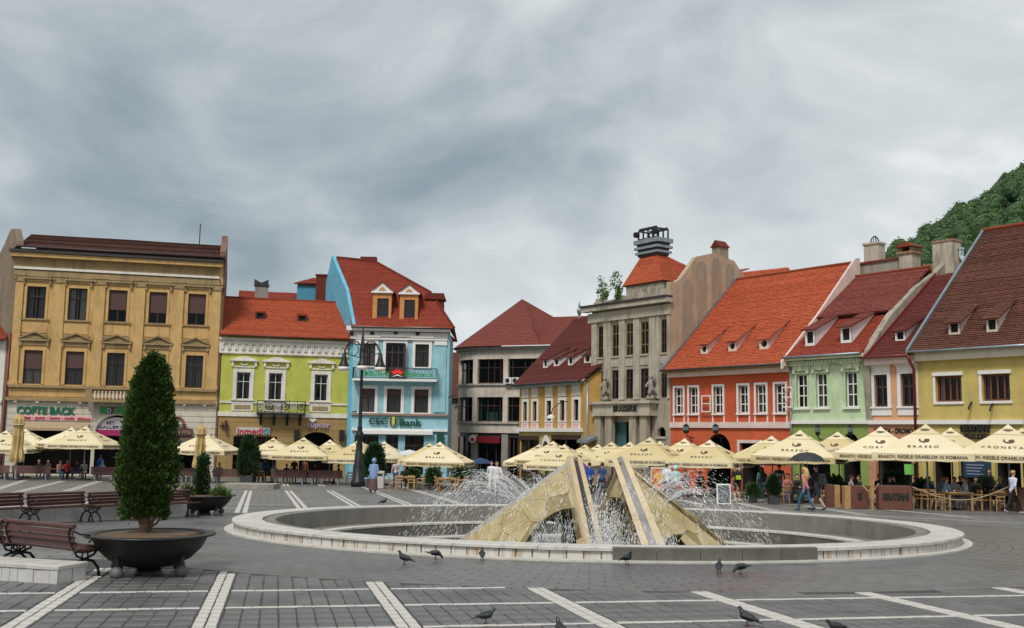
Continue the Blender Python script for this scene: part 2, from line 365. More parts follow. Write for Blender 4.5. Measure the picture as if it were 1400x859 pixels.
for v in VL:
    for side in (0, .128):
        dd = 9.4
        while dd < 16.8:
            p = g2w(v+.055+side, dd+.15)
            if in_view(p, .58) and not in_apron(p): inst(marble_v[rnd.randrange(4)], 'marble_stone', PLAZA, (p.x, p.y, .005), (0, 0, TH+rnd.uniform(-.012, .012)), (1, rnd.uniform(.95, .985), 1))
            dd += .305
for h in HL:
    for c0, c1 in csegs:
        n = round((c1-c0)/.275)
        for i in range(n):
            p = g2w(c0+(c1-c0)*(i+.5)/n, h+rnd.uniform(-.004, .004))
            if in_view(p, .58) and not in_apron(p): inst(marble_h[rnd.randrange(4)], 'marble_stone', PLAZA, (p.x, p.y, .005), (0, 0, TH+rnd.uniform(-.015, .015)), ((c1-c0)/n/.275, 1, 1))
# far marble lines, each a pair of narrow strips laid in the paving
def strip(p, q, w=.13, gap=.06, pair=True):
    dv = (q-p).normalized(); nn = Vector((-dv.y, dv.x)); b = MB()
    for s in ((-1, 1) if pair else (0,)):
        o0 = nn*(s*(w+gap)/2)
        a, c = p+o0-nn*w/2, p+o0+nn*w/2; e_, f_ = q+o0-nn*w/2, q+o0+nn*w/2
        b.box(0, 0, 0, 0, 0, 0) if False else b.quad((a.x, a.y, .006), (e_.x, e_.y, .006), (f_.x, f_.y, .006), (c.x, c.y, .006))
    return b.obj('marble_line', M_marble, PLAZA)
for a, c in [((340, 671), (329, 702)), ((394, 671), (415, 697)), ((436, 660), (441, 665)), ((450, 671), (490, 694)), ((490, 663), (565, 693)), ((534, 661), (640, 692)), ((388, 660), (392, 665)), ((610, 662), (700, 680)),
             ((-20, 674), (34, 657)), ((8, 677), (86, 658)), ((90, 672), (137, 658)), ((1080, 703), (1010, 688)), ((1180, 704), (1100, 692)), ((1330, 708), (1200, 696)), ((960, 690), (900, 678))]:
    strip(flat_xy(*a), flat_xy(*c), .15, .09)
for a, c in [((575, 676), (700, 673)), ((960, 694), (1400, 716)), ((1010, 688), (1400, 700)), ((20, 664), (300, 662)), ((850, 676), (1020, 682))]:
    strip(flat_xy(*a), flat_xy(*c), .22, 0, False)
b = MB()      # low grey kerb island on the left of the lamp
p = flat_xy(303, 668); q = flat_xy(384, 668); yy = p.y
b.prismz([(p.x, yy), (p.x+.5, yy-.4), (q.x-.8, yy-.5), (q.x, yy-.1), (q.x, yy+1.6), (p.x, yy+1.6)], gz(yy)-.1, gz(yy)+.26)
tag(b.obj('stone_island', M_stone), 'low grey stone island on the paving before the dark red benches', 'kerb')

# ------------------------------------------------------------------ fountain
M_slab = material('marble_cladding', (.52, .495, .45), .6, .1, 1.2, .2, 30., alt=(.64, .62, .58), stain=1.1, sscale=3.5, stain_col=(.36, .19, .06))
M_cope = material('marble_coping', (.50, .475, .43), .55, .1, 2., .2, 30., alt=(.64, .615, .57), stain=.6, sscale=2.5, stain_col=(.30, .26, .20))
M_conc = material('wet_concrete', (.20, .185, .16), .6, .16, 1.6, .35, 22., stain=.4, stain_col=(.075, .068, .055))
M_conc2 = material('dark_basin_stone', (.13, .12, .10), .55, .2, 1.4, .4, 18., stain=.5, stain_col=(.045, .04, .032))
FT = thing('fountain', 'large round sunken fountain basin with white marble rim and stone steps', 'fountain', (FC.x, FC.y, gz(FC.y)))
FT.rotation_euler = (TILT, 0, 0)
RH = .25
def arc_block(r0, r1, z0, z1, a0, a1, seg=3, gap=0.):
    b = MB(); vs = []
    for i in range(seg+1):
        a = a0+gap+(a1-a0-2*gap)*i/seg; c, s = math.cos(a), math.sin(a)
        vs += [(r0*c, r0*s, z0), (r1*c, r1*s, z0), (r1*c, r1*s, z1-.012), ((r1-.012)*c, (r1-.012)*s, z1), ((r0+.012)*c, (r0+.012)*s, z1), (r0*c, r0*s, z1-.012)]
    fs = []
    for i in range(seg):
        k = i*6
        for j in range(6): jn = (j+1) % 6; fs.append((k+j, k+6+j, k+6+jn, k+jn))
    fs += [tuple(range(6)), tuple(range(seg*6+5, seg*6-1, -1))]
    return b.add(vs, [f[::-1] for f in fs])
ncope = 36
for k in range(ncope):
    a0 = 2*math.pi*k/ncope; me = arc_block(8.38, FR+.05, RH-.06+rnd.uniform(-.004, .004), RH+rnd.uniform(-.005, .005), a0, a0+2*math.pi/ncope, 4, .0006)
    dark = -1.86 < ((a0+math.pi) % (2*math.pi))-math.pi < -1.05 and False
    me.obj('coping_stone', M_cope, FT)
b = MB(); n = 120
def ring(b, prof, n=120, mi=0):
    vs = []; fs = []; m = len(prof)
    for k in range(n):
        a = 2*math.pi*k/n
        for r, z in prof: vs.append((r*math.cos(a), r*math.sin(a), z))
    for k in range(n):
        j = (k+1) % n
        for i in range(m-1): fs.append((k*m+i, j*m+i, j*m+i+1, k*m+i+1))
    return b.add(vs, fs, mi)
ring(MB(), [(FR-.02, -.3), (FR-.02, RH-.06), (8.3, RH-.06), (8.3, RH-.02), (8.1, RH-.02), (8.06, RH-.03), (8.04, -.26)]).obj('rim_wall', M_conc, FT)
ring(MB(), [(FR+.22, -.05), (FR+.22, .035), (FR-.02, .04)]).obj('base_lip', M_cope, FT)
# the vertical marble slabs of the rim, cracked and stained, with a dark granite stretch in front
nsl = 186
q = random.Random(3)
for k in range(nsl):
    a0 = 2*math.pi*k/nsl; am = ((a0+math.pi/nsl+math.pi) % (2*math.pi))-math.pi
    if not -math.pi < am < .12 and am < 3.0: continue
    if -1.60 < am < -1.17: continue
    h = RH-.062+q.uniform(-.003, .0); dr = q.uniform(-.008, .008)
    w = q.uniform(.0, .0014)
    arc_block(FR-.04, FR+.0+dr, .03, h, a0, a0+2*math.pi/nsl, 1, .0007+w).obj('marble_slab', M_slab, FT)
for k in range(5):
    a0 = -1.60+k*.086; arc_block(FR-.1, FR+.075, .02, RH+.008, a0, a0+.086, 3, .0006).obj('granite_block', M_conc2, FT)
# steps down into the basin
for (r0, r1, z0, z1, nm) in ((7.15, 8.04, -.60, -.24, 'upper_step'), (6.2, 7.15, -.92, -.60, 'lower_step')):
    ring(MB(), [(r1, z1), (r0+.3, z1), (r0+.29, z1-.01), (r0+.28, z1)]).obj(nm, M_conc, FT)
    ring(MB(), [(r0+.0, z0), (r0+.0, z1-.03)]).obj('riser', M_conc2, FT)
    for k in range(40):
        a0 = 2*math.pi*k/40; arc_block(r0-.02, r0+.30, z1-.05, z1+.012, a0, a0+2*math.pi/40, 3, .0008).obj('step_edge', M_cope, FT)
ring(MB(), [(6.25, -.92), (.01, -.95)]).obj('basin_floor', M_conc2, FT)
wm = bpy.data.materials.new('fountain_water'); wm.use_nodes = True; t = wm.node_tree; pb = t.nodes['Principled BSDF']; pb.inputs['Base Color'].default_value = (.10, .12, .11, 1); pb.inputs['Roughness'].default_value = .06
n = nd(t, 'ShaderNodeTexNoise', i_Scale=7., i_Detail=4.); bp = t.nodes.new('ShaderNodeBump'); bp.inputs['Strength'].default_value = .5; bp.inputs['Distance'].default_value = .05; tc = t.nodes.new('ShaderNodeTexCoord'); t.links.new(tc.outputs['Object'], n.inputs['Vector']); t.links.new(n.outputs[0], bp.inputs['Height']); t.links.new(bp.outputs[0], pb.inputs['Normal'])
o = ring(MB(), [(6.19, 0), (3, 0), (.01, 0)]).obj('water', wm); o.location = (FC.x, FC.y, gz(FC.y)-.80); o['kind'] = 'structure'

# ------------------------------------------------------------------ the two stone tents of the fountain
M_honey = material('honey_stone', (.36, .27, .12), .7, .2, 3.5, .35, 20., alt=(.52, .42, .22), stain=.5, stain_col=(.62, .55, .40))
M_honey2 = material('honey_stone_bed', (.29, .22, .105), .8, .2, 3., .3, 25.)
M_tan = material('tan_marble_band', (.56, .42, .25), .6, .12, 2., .15, 30., alt=(.66, .52, .33)); M_darkband = material('dark_granite_band', (.045, .042, .042), .35, .2, 20.)
def clip(poly, p, n):                        # keep the side where (x-p).n <= 0
    out = []
    for i in range(len(poly)):
        a, c = poly[i], poly[(i+1) % len(poly)]; da = (a-p).dot(n); dc = (c-p).dot(n)
        if da <= 0: out.append(a)
        if (da < 0) != (dc < 0) and abs(da-dc) > 1e-9: out.append(a+(c-a)*(da/(da-dc)))
    return out
def tent_face(root, A, B, T, arch, seed, facing, cell=.36):
    e1 = (B-A).normalized(); nn = (B-A).cross(T-A).normalized()
    if nn.dot(facing) < 0: nn = -nn
    up = nn.cross(e1)
    if up.dot(T-A) < 0: up = -up
    to2 = lambda p: Vector(((p-A).dot(e1), (p-A).dot(up))); to3 = lambda v, o=0: A+e1*v[0]+up*v[1]+nn*o
    w = (B-A).length; t2 = to2(T); tri = [Vector((0, 0)), Vector((w, 0)), t2]
    c, hw, ht, sk = arch
    ap = [Vector((c-hw*math.cos(math.pi*i/14)+sk*math.sin(math.pi*i/14), ht*math.sin(math.pi*i/14)**.8)) for i in range(15)] if hw else []
    outl = [tri[0]]+ap+[tri[1], t2]; m = len(outl)
    b = MB(); vs = [to3(v) for v in outl]+[to3(v, -.16) for v in outl]
    # fan the face into quads between the arch and the slopes so that the outline stays exact
    bm = bmesh.new(); vv = [bm.verts.new(v) for v in vs]
    f1 = bm.faces.new(vv[:m]); f2 = bm.faces.new(vv[m:][::-1])
    for i in range(m): j = (i+1) % m; bm.faces.new((vv[j], vv[i], vv[i+m], vv[j+m]))
    bmesh.ops.triangulate(bm, faces=[f1, f2]); bmesh.ops.recalc_face_normals(bm, faces=bm.faces)
    me = bpy.data.meshes.new('face_slab'); bm.to_mesh(me); bm.free(); me.materials.append(M_honey2)
    fo = inst(me, 'face_slab', root, -root.location)
    q = random.Random(seed); pts = []
    area = w*t2.y/2; tries = 0
    while len(pts) < area/(cell*cell)*1.0 and tries < 4000:
        tries += 1; p = Vector((q.uniform(-.2, w+.2), q.uniform(-.1, t2.y+.1)))
        if all((p-o).length > cell*.72 for o in pts): pts.append(p)
    for p in pts:
        poly = [Vector((p.x-2, p.y-2)), Vector((p.x+2, p.y-2)), Vector((p.x+2, p.y+2)), Vector((p.x-2, p.y+2))]
        for o in pts:
            if o is not p and (o-p).length < 3: poly = clip(poly, (o+p)/2, (o-p).normalized())
        for i in range(3):
            a, c2 = tri[i], tri[(i+1) % 3]; dv = c2-a; poly = clip(poly, a, Vector((dv.y, -dv.x)).normalized()) if len(poly) > 2 else poly
        if len(poly) < 3: continue
        cen = sum(poly, Vector((0, 0)))/len(poly)
        if hw:
            inside = lambda v: abs((v.x-c)/hw) < 1 and v.y < ht*math.sqrt(max(0, 1-((v.x-c)/hw)**2))*1.02
            if inside(cen): continue
            if any(inside(v) for v in poly):
                i = min(range(15), key=lambda i: (ap[i]-cen).length); tan = ap[min(i+1, 14)]-ap[max(i-1, 0)]; nrm = Vector((tan.y, -tan.x)).normalized()
                if (cen-ap[i]).dot(nrm) > 0: nrm = -nrm
                poly = clip(poly, ap[i]+nrm*.0, nrm)
                if len(poly) < 3: continue
        cen = sum(poly, Vector((0, 0)))/len(poly)
        sh = []
        for v in poly:
            l = (v-cen).length
            if l > .02: sh.append(cen+(v-cen)*max(.3, 1-.007/l))
        if len(sh) < 3: continue
        hgt = .014+q.uniform(0, .008); k = len(sh); b = MB()
        vs = [to3(v, .0) for v in sh]+[to3(v, hgt) for v in sh]
        fs = [tuple(range(k, 2*k))]+[(i, (i+1) % k, (i+1) % k+k, i+k) for i in range(k)]
        n0 = (vs[k+1]-vs[k]).cross(vs[k+2]-vs[k+1])
        if n0.dot(nn) < 0: fs = [f[::-1] for f in fs]
        b.add([v-root.location for v in vs], fs).obj('cladding_stone', M_honey, root)
    return nn
def beam(root, P, Q, lat, nrm, off, w, h, mat, nm, w2=None):
    b = MB(); w2 = w if w2 is None else w2; lat = lat.normalized()
    vs = []
    for p, ww, oo in ((P, w, off), (Q, w2, off*(w2/w))):
        a = p+lat*(oo-ww/2)-root.location; c = p+lat*(oo+ww/2)-root.location; vs += [a-nrm*.05, c-nrm*.05, c+nrm*h, a+nrm*h]
    b.add(vs, [(0, 1, 2, 3), (7, 6, 5, 4), (0, 4, 5, 1), (1, 5, 6, 2), (2, 6, 7, 3), (3, 7, 4, 0)]); 
    bm = bmesh.new(); me = b.mesh(nm, mat); bm.from_mesh(me); bmesh.ops.recalc_face_normals(bm, faces=bm.faces); bm.to_mesh(me); bm.free()
    return inst(me, nm, root)
fz = gz(FC.y)-.95
def floor_pt(px, D):
    p = at_depth(px, 740, D); return Vector((p.x, p.y, fz))
eyev = Vector((0, -1, .3))
def tent(label, T, L_, F_, B_, archL, archR, side):
    root = thing('fountain_sculpture', label, 'sculpture', ((L_+F_+B_)/3), 0, 'stone tents of the fountain')
    nl = tent_face(root, L_, F_, T, archL, 5 if side < 0 else 9, Vector((-.6*side if side > 0 else -.3, -1, .3)))
    nr = tent_face(root, F_, B_, T, archR, 6 if side < 0 else 11, Vector((1 if side < 0 else .9, -.6, .3)) if side < 0 else Vector((.6, -1, .3)))
    tent_face(root, B_, L_, T, ((B_-L_).length*.5, (B_-L_).length*.27, 1.75, 0), 21, Vector((-.3, 1, .2)), .6)
    rd = (T-F_).normalized(); nav = (nl+nr).normalized(); lat = rd.cross(nav)
    if lat.x < 0: lat = -lat
    Tt = T+rd*.06
    w = .20
    for k, (m, nm) in enumerate(((M_tan, 'tan_band'), (M_darkband, 'dark_band'), (M_tan, 'tan_band'))):
        beam(root, F_-rd*.1, Tt, lat, nav, (k-1)*w, w*.97, .07 if k != 1 else .05, m, nm, w*.62)
    return root, nl, nr
T1 = at_depth(785, 629, 26.4); L1 = floor_pt(586, 27.0); F1 = floor_pt(823, 24.4); B1 = floor_pt(800, 30.0)
r1, nl, nr = tent('left honey stone tent of the fountain with a low arch and a banded right ridge', T1, L1, F1, B1, (3.5, .98, 1.80, .22), (2.6, 1.5, 1.8, 0), -1)
lat = (F1-L1).normalized()
rd = (T1-L1).normalized(); back = Vector((0, 1, 0))
beam(r1, L1-rd*.1+back*.30, T1+rd*.05+back*.1, back, Vector((-.5, 0, .8)), 0, .62, .05, M_tan, 'ridge_coping', .22)
for off in (-.30, -.16): beam(r1, L1-rd*.1+back*(.30+off), T1+rd*.05+back*(.1+off*.4), back, Vector((-.5, 0, .8)), 0, .07, .075, M_cope, 'marble_edge', .045)
T2 = at_depth(848, 629, 26.4); L2 = floor_pt(787, 27.5); F2 = floor_pt(913, 24.4); B2 = floor_pt(1040, 26.6)
r2, nl, nr = tent('right honey stone tent of the fountain with its long slope to the right', T2, L2, F2, B2, (1.6, .95, 1.85, -.1), (.95, .85, 1.25, .2), 1)
rd = (T2-B2).normalized()
beam(r2, B2-rd*.1, T2+rd*.05, back, Vector((.5, 0, .8)), .1, .30, .04, M_tan, 'ridge_coping', .16)
beam(r2, B2-rd*.1, T2+rd*.05, back, Vector((.5, 0, .8)), .2, .05, .06, M_darkband, 'dark_edge', .03)

# ------------------------------------------------------------------ jets
M_drop = bpy.data.materials.new('water_drops'); M_drop.use_nodes = True; pb = M_drop.node_tree.nodes['Principled BSDF']
pb.inputs['Base Color'].default_value = (.95, .96, .97, 1); pb.inputs['Roughness'].default_value = .12; pb.inputs['Alpha'].default_value = .62
def drop(b, c, r, d=None, st=1.):
    d = (d or Vector((0, 0, 1))).normalized(); a = d.orthogonal().normalized(); e_ = d.cross(a)
    b.add([c+d*r*st, c-d*r*st, c+a*r, c+e_*r, c-a*r, c-e_*r], [(0, 2, 3), (0, 3, 4), (0, 4, 5), (0, 5, 2), (1, 3, 2), (1, 4, 3), (1, 5, 4), (1, 2, 5)])
q = random.Random(12); g = 9.8; base = gz(FC.y)-.75
def jet(b, p0, az, rng, pk, nd_, spread=.02):       # a thin stream that breaks into falling streaks
    vz = math.sqrt(2*g*pk); T = 2*vz/g; vh = rng/T; dv = Vector((math.cos(az), math.sin(az), 0)); at_ = lambda t_: p0+dv*vh*t_+Vector((0, 0, vz*t_-.5*g*t_*t_))
    b.tube([at_(T*.46*i/9) for i in range(10)], [.0045, .0045, .004, .004, .0035, .0035, .003, .003, .002, .002], 4)
    for i in range(nd_):
        k = .3+.68*(i+q.random())/nd_; t_ = T*k; vel = dv*vh+Vector((0, 0, vz-g*t_)); sp = spread*(.2+2.4*(k-.3))
        p = at_(t_)+Vector((q.gauss(0, sp), q.gauss(0, sp), q.gauss(0, sp)))
        if p.z < base-.1: continue
        drop(b, p, q.uniform(.0035, .0075), vel, q.uniform(3, 13))
b = MB()
for k in range(46):
    az = 2*math.pi*k/46+q.uniform(-.03, .03); c0 = Vector((FC.x+.9*math.cos(az)-.15, FC.y-.9+.9*math.sin(az), base))
    for s in range(2): jet(b, c0, az+q.uniform(-.03, .03), q.uniform(3.1, 4.3), q.uniform(1.8, 2.4), 80, .055)
o = tag(b.obj('arching_jets', M_drop), 'thin arching streams of water drops falling round both stone tents', 'water spray', kind='stuff')
b = MB()
def plume(px, D, h, n=250, w=.055):
    p = at_depth(px, 740, D); p.z = base
    for i in range(n):
        k = q.random()**.8; s = w*(.35+1.3*k)
        drop(b, p+Vector((q.gauss(0, s), q.gauss(0, s), h*k*(.8+.25*q.random()))), q.uniform(.005, .015)*(1.1-.4*k), None, q.uniform(1.5, 5))
for px, D, h in ((732, 24.2, 1.15), (747, 24.0, 1.0), (762, 24.4, 1.3), (778, 25, 1.25), (812, 23.8, 1.6), (822, 24.3, 1.75), (832, 24, 1.5), (840, 24.6, 1.7), (848, 25.5, 1.4), (860, 23.9, 1.2), (870, 24.3, 1.05), (893, 23.8, 1.1), (908, 23.9, 1.05), (918, 24.2, 1.0), (700, 25, .8), (940, 24.3, .7)):
    plume(px, D, h)
for px, D, h in ((815, 24.6, 1.5), (826, 25.2, 1.6), (836, 24.3, 1.3)): plume(px, D, h, 520, .12)
tag(b.obj('bubbling_jets', M_drop), 'white bubbling upright jets of water between the stone tents', 'water jets', kind='stuff')
# ------------------------------------------------------------------ buildings: helpers
class House:
    def __init__(s, name, label, P, d, cat='building', skew=0.):
        s.P = Vector((P[0], P[1])); s.X = Vector(d).normalized(); s.Y = Vector((-s.X.y, s.X.x)); s.z0 = gz(P[1]); s.skew = skew
        s.root = thing(name, label, cat, (P[0], P[1], s.z0), math.atan2(s.X.y, s.X.x)); s.holes = []
    def at(s, px, py, depth=0.):
        r = ray(px, py); r2 = Vector((r.x, r.y)); o = s.P+s.Y*depth
        t = o.dot(s.Y)/r2.dot(s.Y); p = r2*t; return ((p-s.P).dot(s.X), EYE+r.z*t-s.z0)
    def rect(s, x0, y0, x1, y1, depth=0.):
        ym, xm = (y0+y1)/2, (x0+x1)/2
        return (s.at(x0, ym, depth)[0], s.at(x1, ym, depth)[0], s.at(xm, y1, depth)[1], s.at(xm, y0, depth)[1])
    def on_plane(s, px, py, e, r):              # where the sight line meets a roof slope through (y,z) e and r
        rr = ray(px, py); a = Vector((rr.x, rr.y)); dx, dy, dz = a.dot(s.X), a.dot(s.Y), rr.z
        ox, oy, oz = -s.P.dot(s.X), -s.P.dot(s.Y), EYE-s.z0
        m = (r[1]-e[1])/(r[0]-e[0]); t = (e[1]+m*(oy-e[0])-oz)/(dz-m*dy); return (ox+dx*t, oy+dy*t, oz+dz*t)
    def hole(s, r, arch=0.): s.holes.append((*r, arch)); return r
    def wall(s, name, x0, x1, z0, z1, mat, y=0., rev=.26, label=None):
        hs = [h for h in s.holes if h[0] < x1 and h[1] > x0 and h[2] < z1 and h[3] > z0]
        xs = sorted({x0, x1, *[min(max(h[i], x0), x1) for h in hs for i in (0, 1)]}); zs = sorted({z0, z1, *[min(max(h[i], z0), z1) for h in hs for i in (2, 3)]})
        b = MB()
        for i in range(len(xs)-1):
            for j in range(len(zs)-1):
                xa, xb, za, zb = xs[i], xs[i+1], zs[j], zs[j+1]; xm, zm = (xa+xb)/2, (za+zb)/2
                if xb-xa < 1e-4 or zb-za < 1e-4: continue
                if not any(h[0] < xm < h[1] and h[2] < zm < h[3] for h in hs): b.quad((xa, y, za), (xb, y, za), (xb, y, zb), (xa, y, zb))
        for h in hs:
            a0, a1, c0, c1, ar = h; c0 = max(c0, z0); top = c1 <= z1; c1 = min(c1, z1); k = y+rev
            b.quad((a0, y, c0), (a0, y, c1), (a0, k, c1), (a0, k, c0)); b.quad((a1, y, c1), (a1, y, c0), (a1, k, c0), (a1, k, c1))
            if top: b.quad((a0, y, c1), (a1, y, c1), (a1, k, c1), (a0, k, c1))
            b.quad((a0, k, c0), (a1, k, c0), (a1, y, c0), (a0, y, c0))
            if ar and top:
                n = 14; xc, hw = (a0+a1)/2, (a1-a0)/2; P = [(xc-hw*math.cos(math.pi*i/n), c1-ar+ar*math.sin(math.pi*i/n)) for i in range(n+1)]
                for i in range(n):
                    (xa, za), (xb, zb) = P[i], P[i+1]; b.quad((xa, y, za), (xb, y, zb), (xb, y, c1), (xa, y, c1)); b.quad((xa, y, za), (xa, k, za), (xb, k, zb), (xb, y, zb))
        return b.obj(name, mat, s.root, label=label)
    def box(s, name, x0, x1, y0, y1, z0, z1, mat, parent=None, label=None): return MB().box(x0, x1, y0, y1, z0, z1).obj(name, mat, parent or s.root, label=label)
    def band(s, name, px, mat, proud=.1, ext=0., y1=.02, parent=None):      # straight moulding between two image points (x,top,bottom) at each end
        (xa, ta, ba), (xb, tb, bb) = px; x0, x1 = s.at(xa, ta)[0]-ext, s.at(xb, tb)[0]+ext
        z1 = (s.at(xa, ta)[1]+s.at(xb, tb)[1])/2; z0 = (s.at(xa, ba)[1]+s.at(xb, bb)[1])/2
        return s.box(name, x0, x1, -proud, y1, z0, z1, mat, parent)
    def window(s, r, frame=M_trim, nx=2, hz=(.64,), sur=None, sill=None, blind=0., curtain=None, deep=.16, bar=.045, edge=.07, name='window', room=True, cut=True, yb=0.):
        x0, x1, z0, z1 = r
        if cut: s.hole(r)
        b = MB(); y0, y1 = yb+deep, yb+deep+.06
        b.box(x0, x0+edge, y0, y1, z0, z1); b.box(x1-edge, x1, y0, y1, z0, z1); b.box(x0+edge, x1-edge, y0, y1, z0, z0+edge); b.box(x0+edge, x1-edge, y0, y1, z1-edge, z1)
        for i in range(1, nx): xc = x0+(x1-x0)*i/nx; b.box(xc-bar/2, xc+bar/2, y0+.005, y1, z0+edge, z1-edge)
        for h in hz: zc = z0+(z1-z0)*h; b.box(x0+edge, x1-edge, y0+.008, y1, zc-bar/2, zc+bar/2)
        w = b.obj(name, frame, s.root)
        MB().quad((x0+.02, y0+.04, z0+.02), (x1-.02, y0+.04, z0+.02), (x1-.02, y0+.04, z1-.02), (x0+.02, y0+.04, z1-.02)).obj('pane', M_glass, w)
        if blind: MB().box(x0+edge*.5, x1-edge*.5, y0-.03, y0-.01, z1-(z1-z0)*blind, z1-.02).obj('roller_blind', M_blind, w)
        if curtain:
            b = MB(); n = 10
            for sd in (0, 1):
                xa = x0+edge if sd == 0 else x1-edge; sg = 1 if sd == 0 else -1
                for i in range(n):
                    f0, f1 = i/n, (i+1)/n; wd = (x1-x0)*curtain
                    g = lambda f: (xa+sg*wd*f, y0+.14+.03*math.sin(f*22))
                    (ax, ay), (bx, by) = g(f0), g(f1); b.quad((ax, ay, z0+.05), (bx, by, z0+.05), (bx, by, z1-.1), (ax, ay, z1-.1))
            b.obj('curtain', rnd.choice((M_curtain, M_curtain, M_curtain2)), w)
        if sur:
            sw, sm, pr = sur; b = MB()
            b.box(x0-sw, x0, yb-pr, yb+.1, z0, z1+sw); b.box(x1, x1+sw, yb-pr, yb+.1, z0, z1+sw); b.box(x0, x1, yb-pr, yb+.1, z1, z1+sw); b.obj('surround', sm, w)
        if sill:
            sm, ex, th, pr = sill; MB().box(x0-ex, x1+ex, yb-pr, yb+deep+.05, z0-th, z0-.002).obj('sill', sm, w)
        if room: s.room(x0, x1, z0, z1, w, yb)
        return w
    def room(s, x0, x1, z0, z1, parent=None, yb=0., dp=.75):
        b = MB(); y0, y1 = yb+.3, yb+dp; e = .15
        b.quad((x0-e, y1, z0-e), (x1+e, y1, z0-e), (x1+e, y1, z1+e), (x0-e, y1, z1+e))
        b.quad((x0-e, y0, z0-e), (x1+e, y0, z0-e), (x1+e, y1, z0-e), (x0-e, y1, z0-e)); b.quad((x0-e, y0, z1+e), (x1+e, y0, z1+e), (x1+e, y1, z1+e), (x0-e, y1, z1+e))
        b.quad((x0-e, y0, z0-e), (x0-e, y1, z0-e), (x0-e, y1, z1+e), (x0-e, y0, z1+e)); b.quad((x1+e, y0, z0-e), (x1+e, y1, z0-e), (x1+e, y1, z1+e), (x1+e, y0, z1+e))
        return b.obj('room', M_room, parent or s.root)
    def courses(s, x0, x1, z0, z1, n, mat, proud=.035, gap=.045, name='stone_course'):
        h = (z1-z0)/n
        for i in range(n):
            za, zb = z0+i*h+gap/2, z0+(i+1)*h-gap/2; spans = [(x0, x1)]
            for hl in s.holes:
                if hl[2] < zb and hl[3] > za:
                    a0, a1 = hl[0]-.12, hl[1]+.12
                    if hl[4] and za > hl[3]-hl[4]:       # follow the arch
                        xc, hw, k = (hl[0]+hl[1])/2, (hl[1]-hl[0])/2+.12, min(1, max(0, (za-(hl[3]-hl[4]))/(hl[4]+.12))); q_ = hw*math.sqrt(max(0, 1-k*k)); a0, a1 = xc-q_, xc+q_
                    ns = []
                    for p, q in spans:
                        if a0 > p: ns.append((p, min(q, a0)))
                        if a1 < q: ns.append((max(p, a1), q))
                    spans = [t for t in ns if t[1]-t[0] > .05]
            for p, q in spans: MB().box(p, q, -proud, .01, za, zb).obj(name, mat, s.root)
    def roof(s, e0, e1, r1, r0, mat, step=.15, thick=.1, name='roof', parent=None, lift=.022):
        e0, e1, r1, r0 = map(Vector, (e0, e1, r1, r0)); L0 = (r0-e0).length; n = max(2, int(L0/step)); nn = (e1-e0).cross(r0-e0)
        if nn.length < 1e-6: nn = (e1-e0).cross(r1-e0)
        nn.normalize()
        if nn.z < 0: nn = -nn
        b = MB(); ux = (e1-e0).normalized()
        m = max(2, int((e1-e0).length/1.1)); ph = rnd.uniform(0, 50)
        U = lambda p: (p-e0).dot(ux)
        def P(u, k): p = e0.lerp(r0, k).lerp(e1.lerp(r1, k), u); w_ = math.sin(math.pi*min(1, max(0, u)))**.3; return p+nn*(.055*w_*noise.noise((U(p)*.33+ph, k*L0*.4, 1.7)))
        for i in range(n):
            k0, k1 = i/n, (i+1)/n; jl = nn*(lift*(.6+.8*rnd.random())); v0, v1 = k0*L0, k1*L0
            for j in range(m):
                u0, u1 = j/m, (j+1)/m; a, c, f_, d = P(u0, k0), P(u1, k0), P(u1, k1), P(u0, k1); A, Cc = a+jl, c+jl
                b.uvquad(A, Cc, f_, d, (U(a), v0), (U(c), v0), (U(f_), v1), (U(d), v1)); b.uvquad(a-nn*.005, c-nn*.005, Cc, A, (U(a), v0), (U(c), v0), (U(c), v0+.02), (U(a), v0+.02))
        t = nn*-thick; b.quad(e0+t, r0+t, r1+t, e1+t); b.quad(e0+t, e1+t, e1, e0); b.quad(e0+t, e0, r0, r0+t); b.quad(e1, e1+t, r1+t, r1)
        return b.obj(name, mat, parent or s.root)
    def gable(s, x, thick, prof, mat, name='side_wall', skew=None):             # profile in y,z ; x shifts with depth when the plot is skewed
        b = MB(); sk = s.skew if skew is None else skew; n = len(prof)
        vs = [(x+sk*y, y, z) for y, z in prof]+[(x+thick+sk*y, y, z) for y, z in prof]
        b.add(vs, [tuple(range(n)), tuple(range(2*n-1, n-1, -1))]+[(i, i+n, (i+1) % n+n, (i+1) % n) for i in range(n)])
        me = b.mesh(name, mat); bm = bmesh.new(); bm.from_mesh(me); bmesh.ops.recalc_face_normals(bm, faces=bm.faces); bm.to_mesh(me); bm.free(); return inst(me, name, s.root)
    def text(s, body, x0, y0, x1, y1, mat, proud=.06, depth=0., parent=None, bold=.0, ext=.02, space=1.):
        r = s.rect(x0, y0, x1, y1, depth); me = text_mesh(body, mat, 1., ext, bold, 'LEFT', space)
        xs = [v.co.x for v in me.vertices]; ys = [v.co.y for v in me.vertices]; sx_ = (r[1]-r[0])/(max(xs)-min(xs)); sy_ = (r[3]-r[2])/(max(ys)-min(ys))
        return inst(me, 'lettering', parent or s.root, (r[0]-min(xs)*sx_, depth-proud, r[2]-min(ys)*sy_), (math.pi/2, 0, 0), (sx_, sy_, 1))
    def gutter(s, x0, x1, y, z, mat=None, r=.07): return MB().tube([(x0, y, z), (x1, y, z)], r, 8).obj('gutter', mat or M_gutter, s.root, True)
    def pipe(s, x, z0, z1, mat, y=-.1, r=.055): return MB().tube([(x, y, z0), (x, y, z1)], r, 8).obj('downpipe', mat, s.root, True)
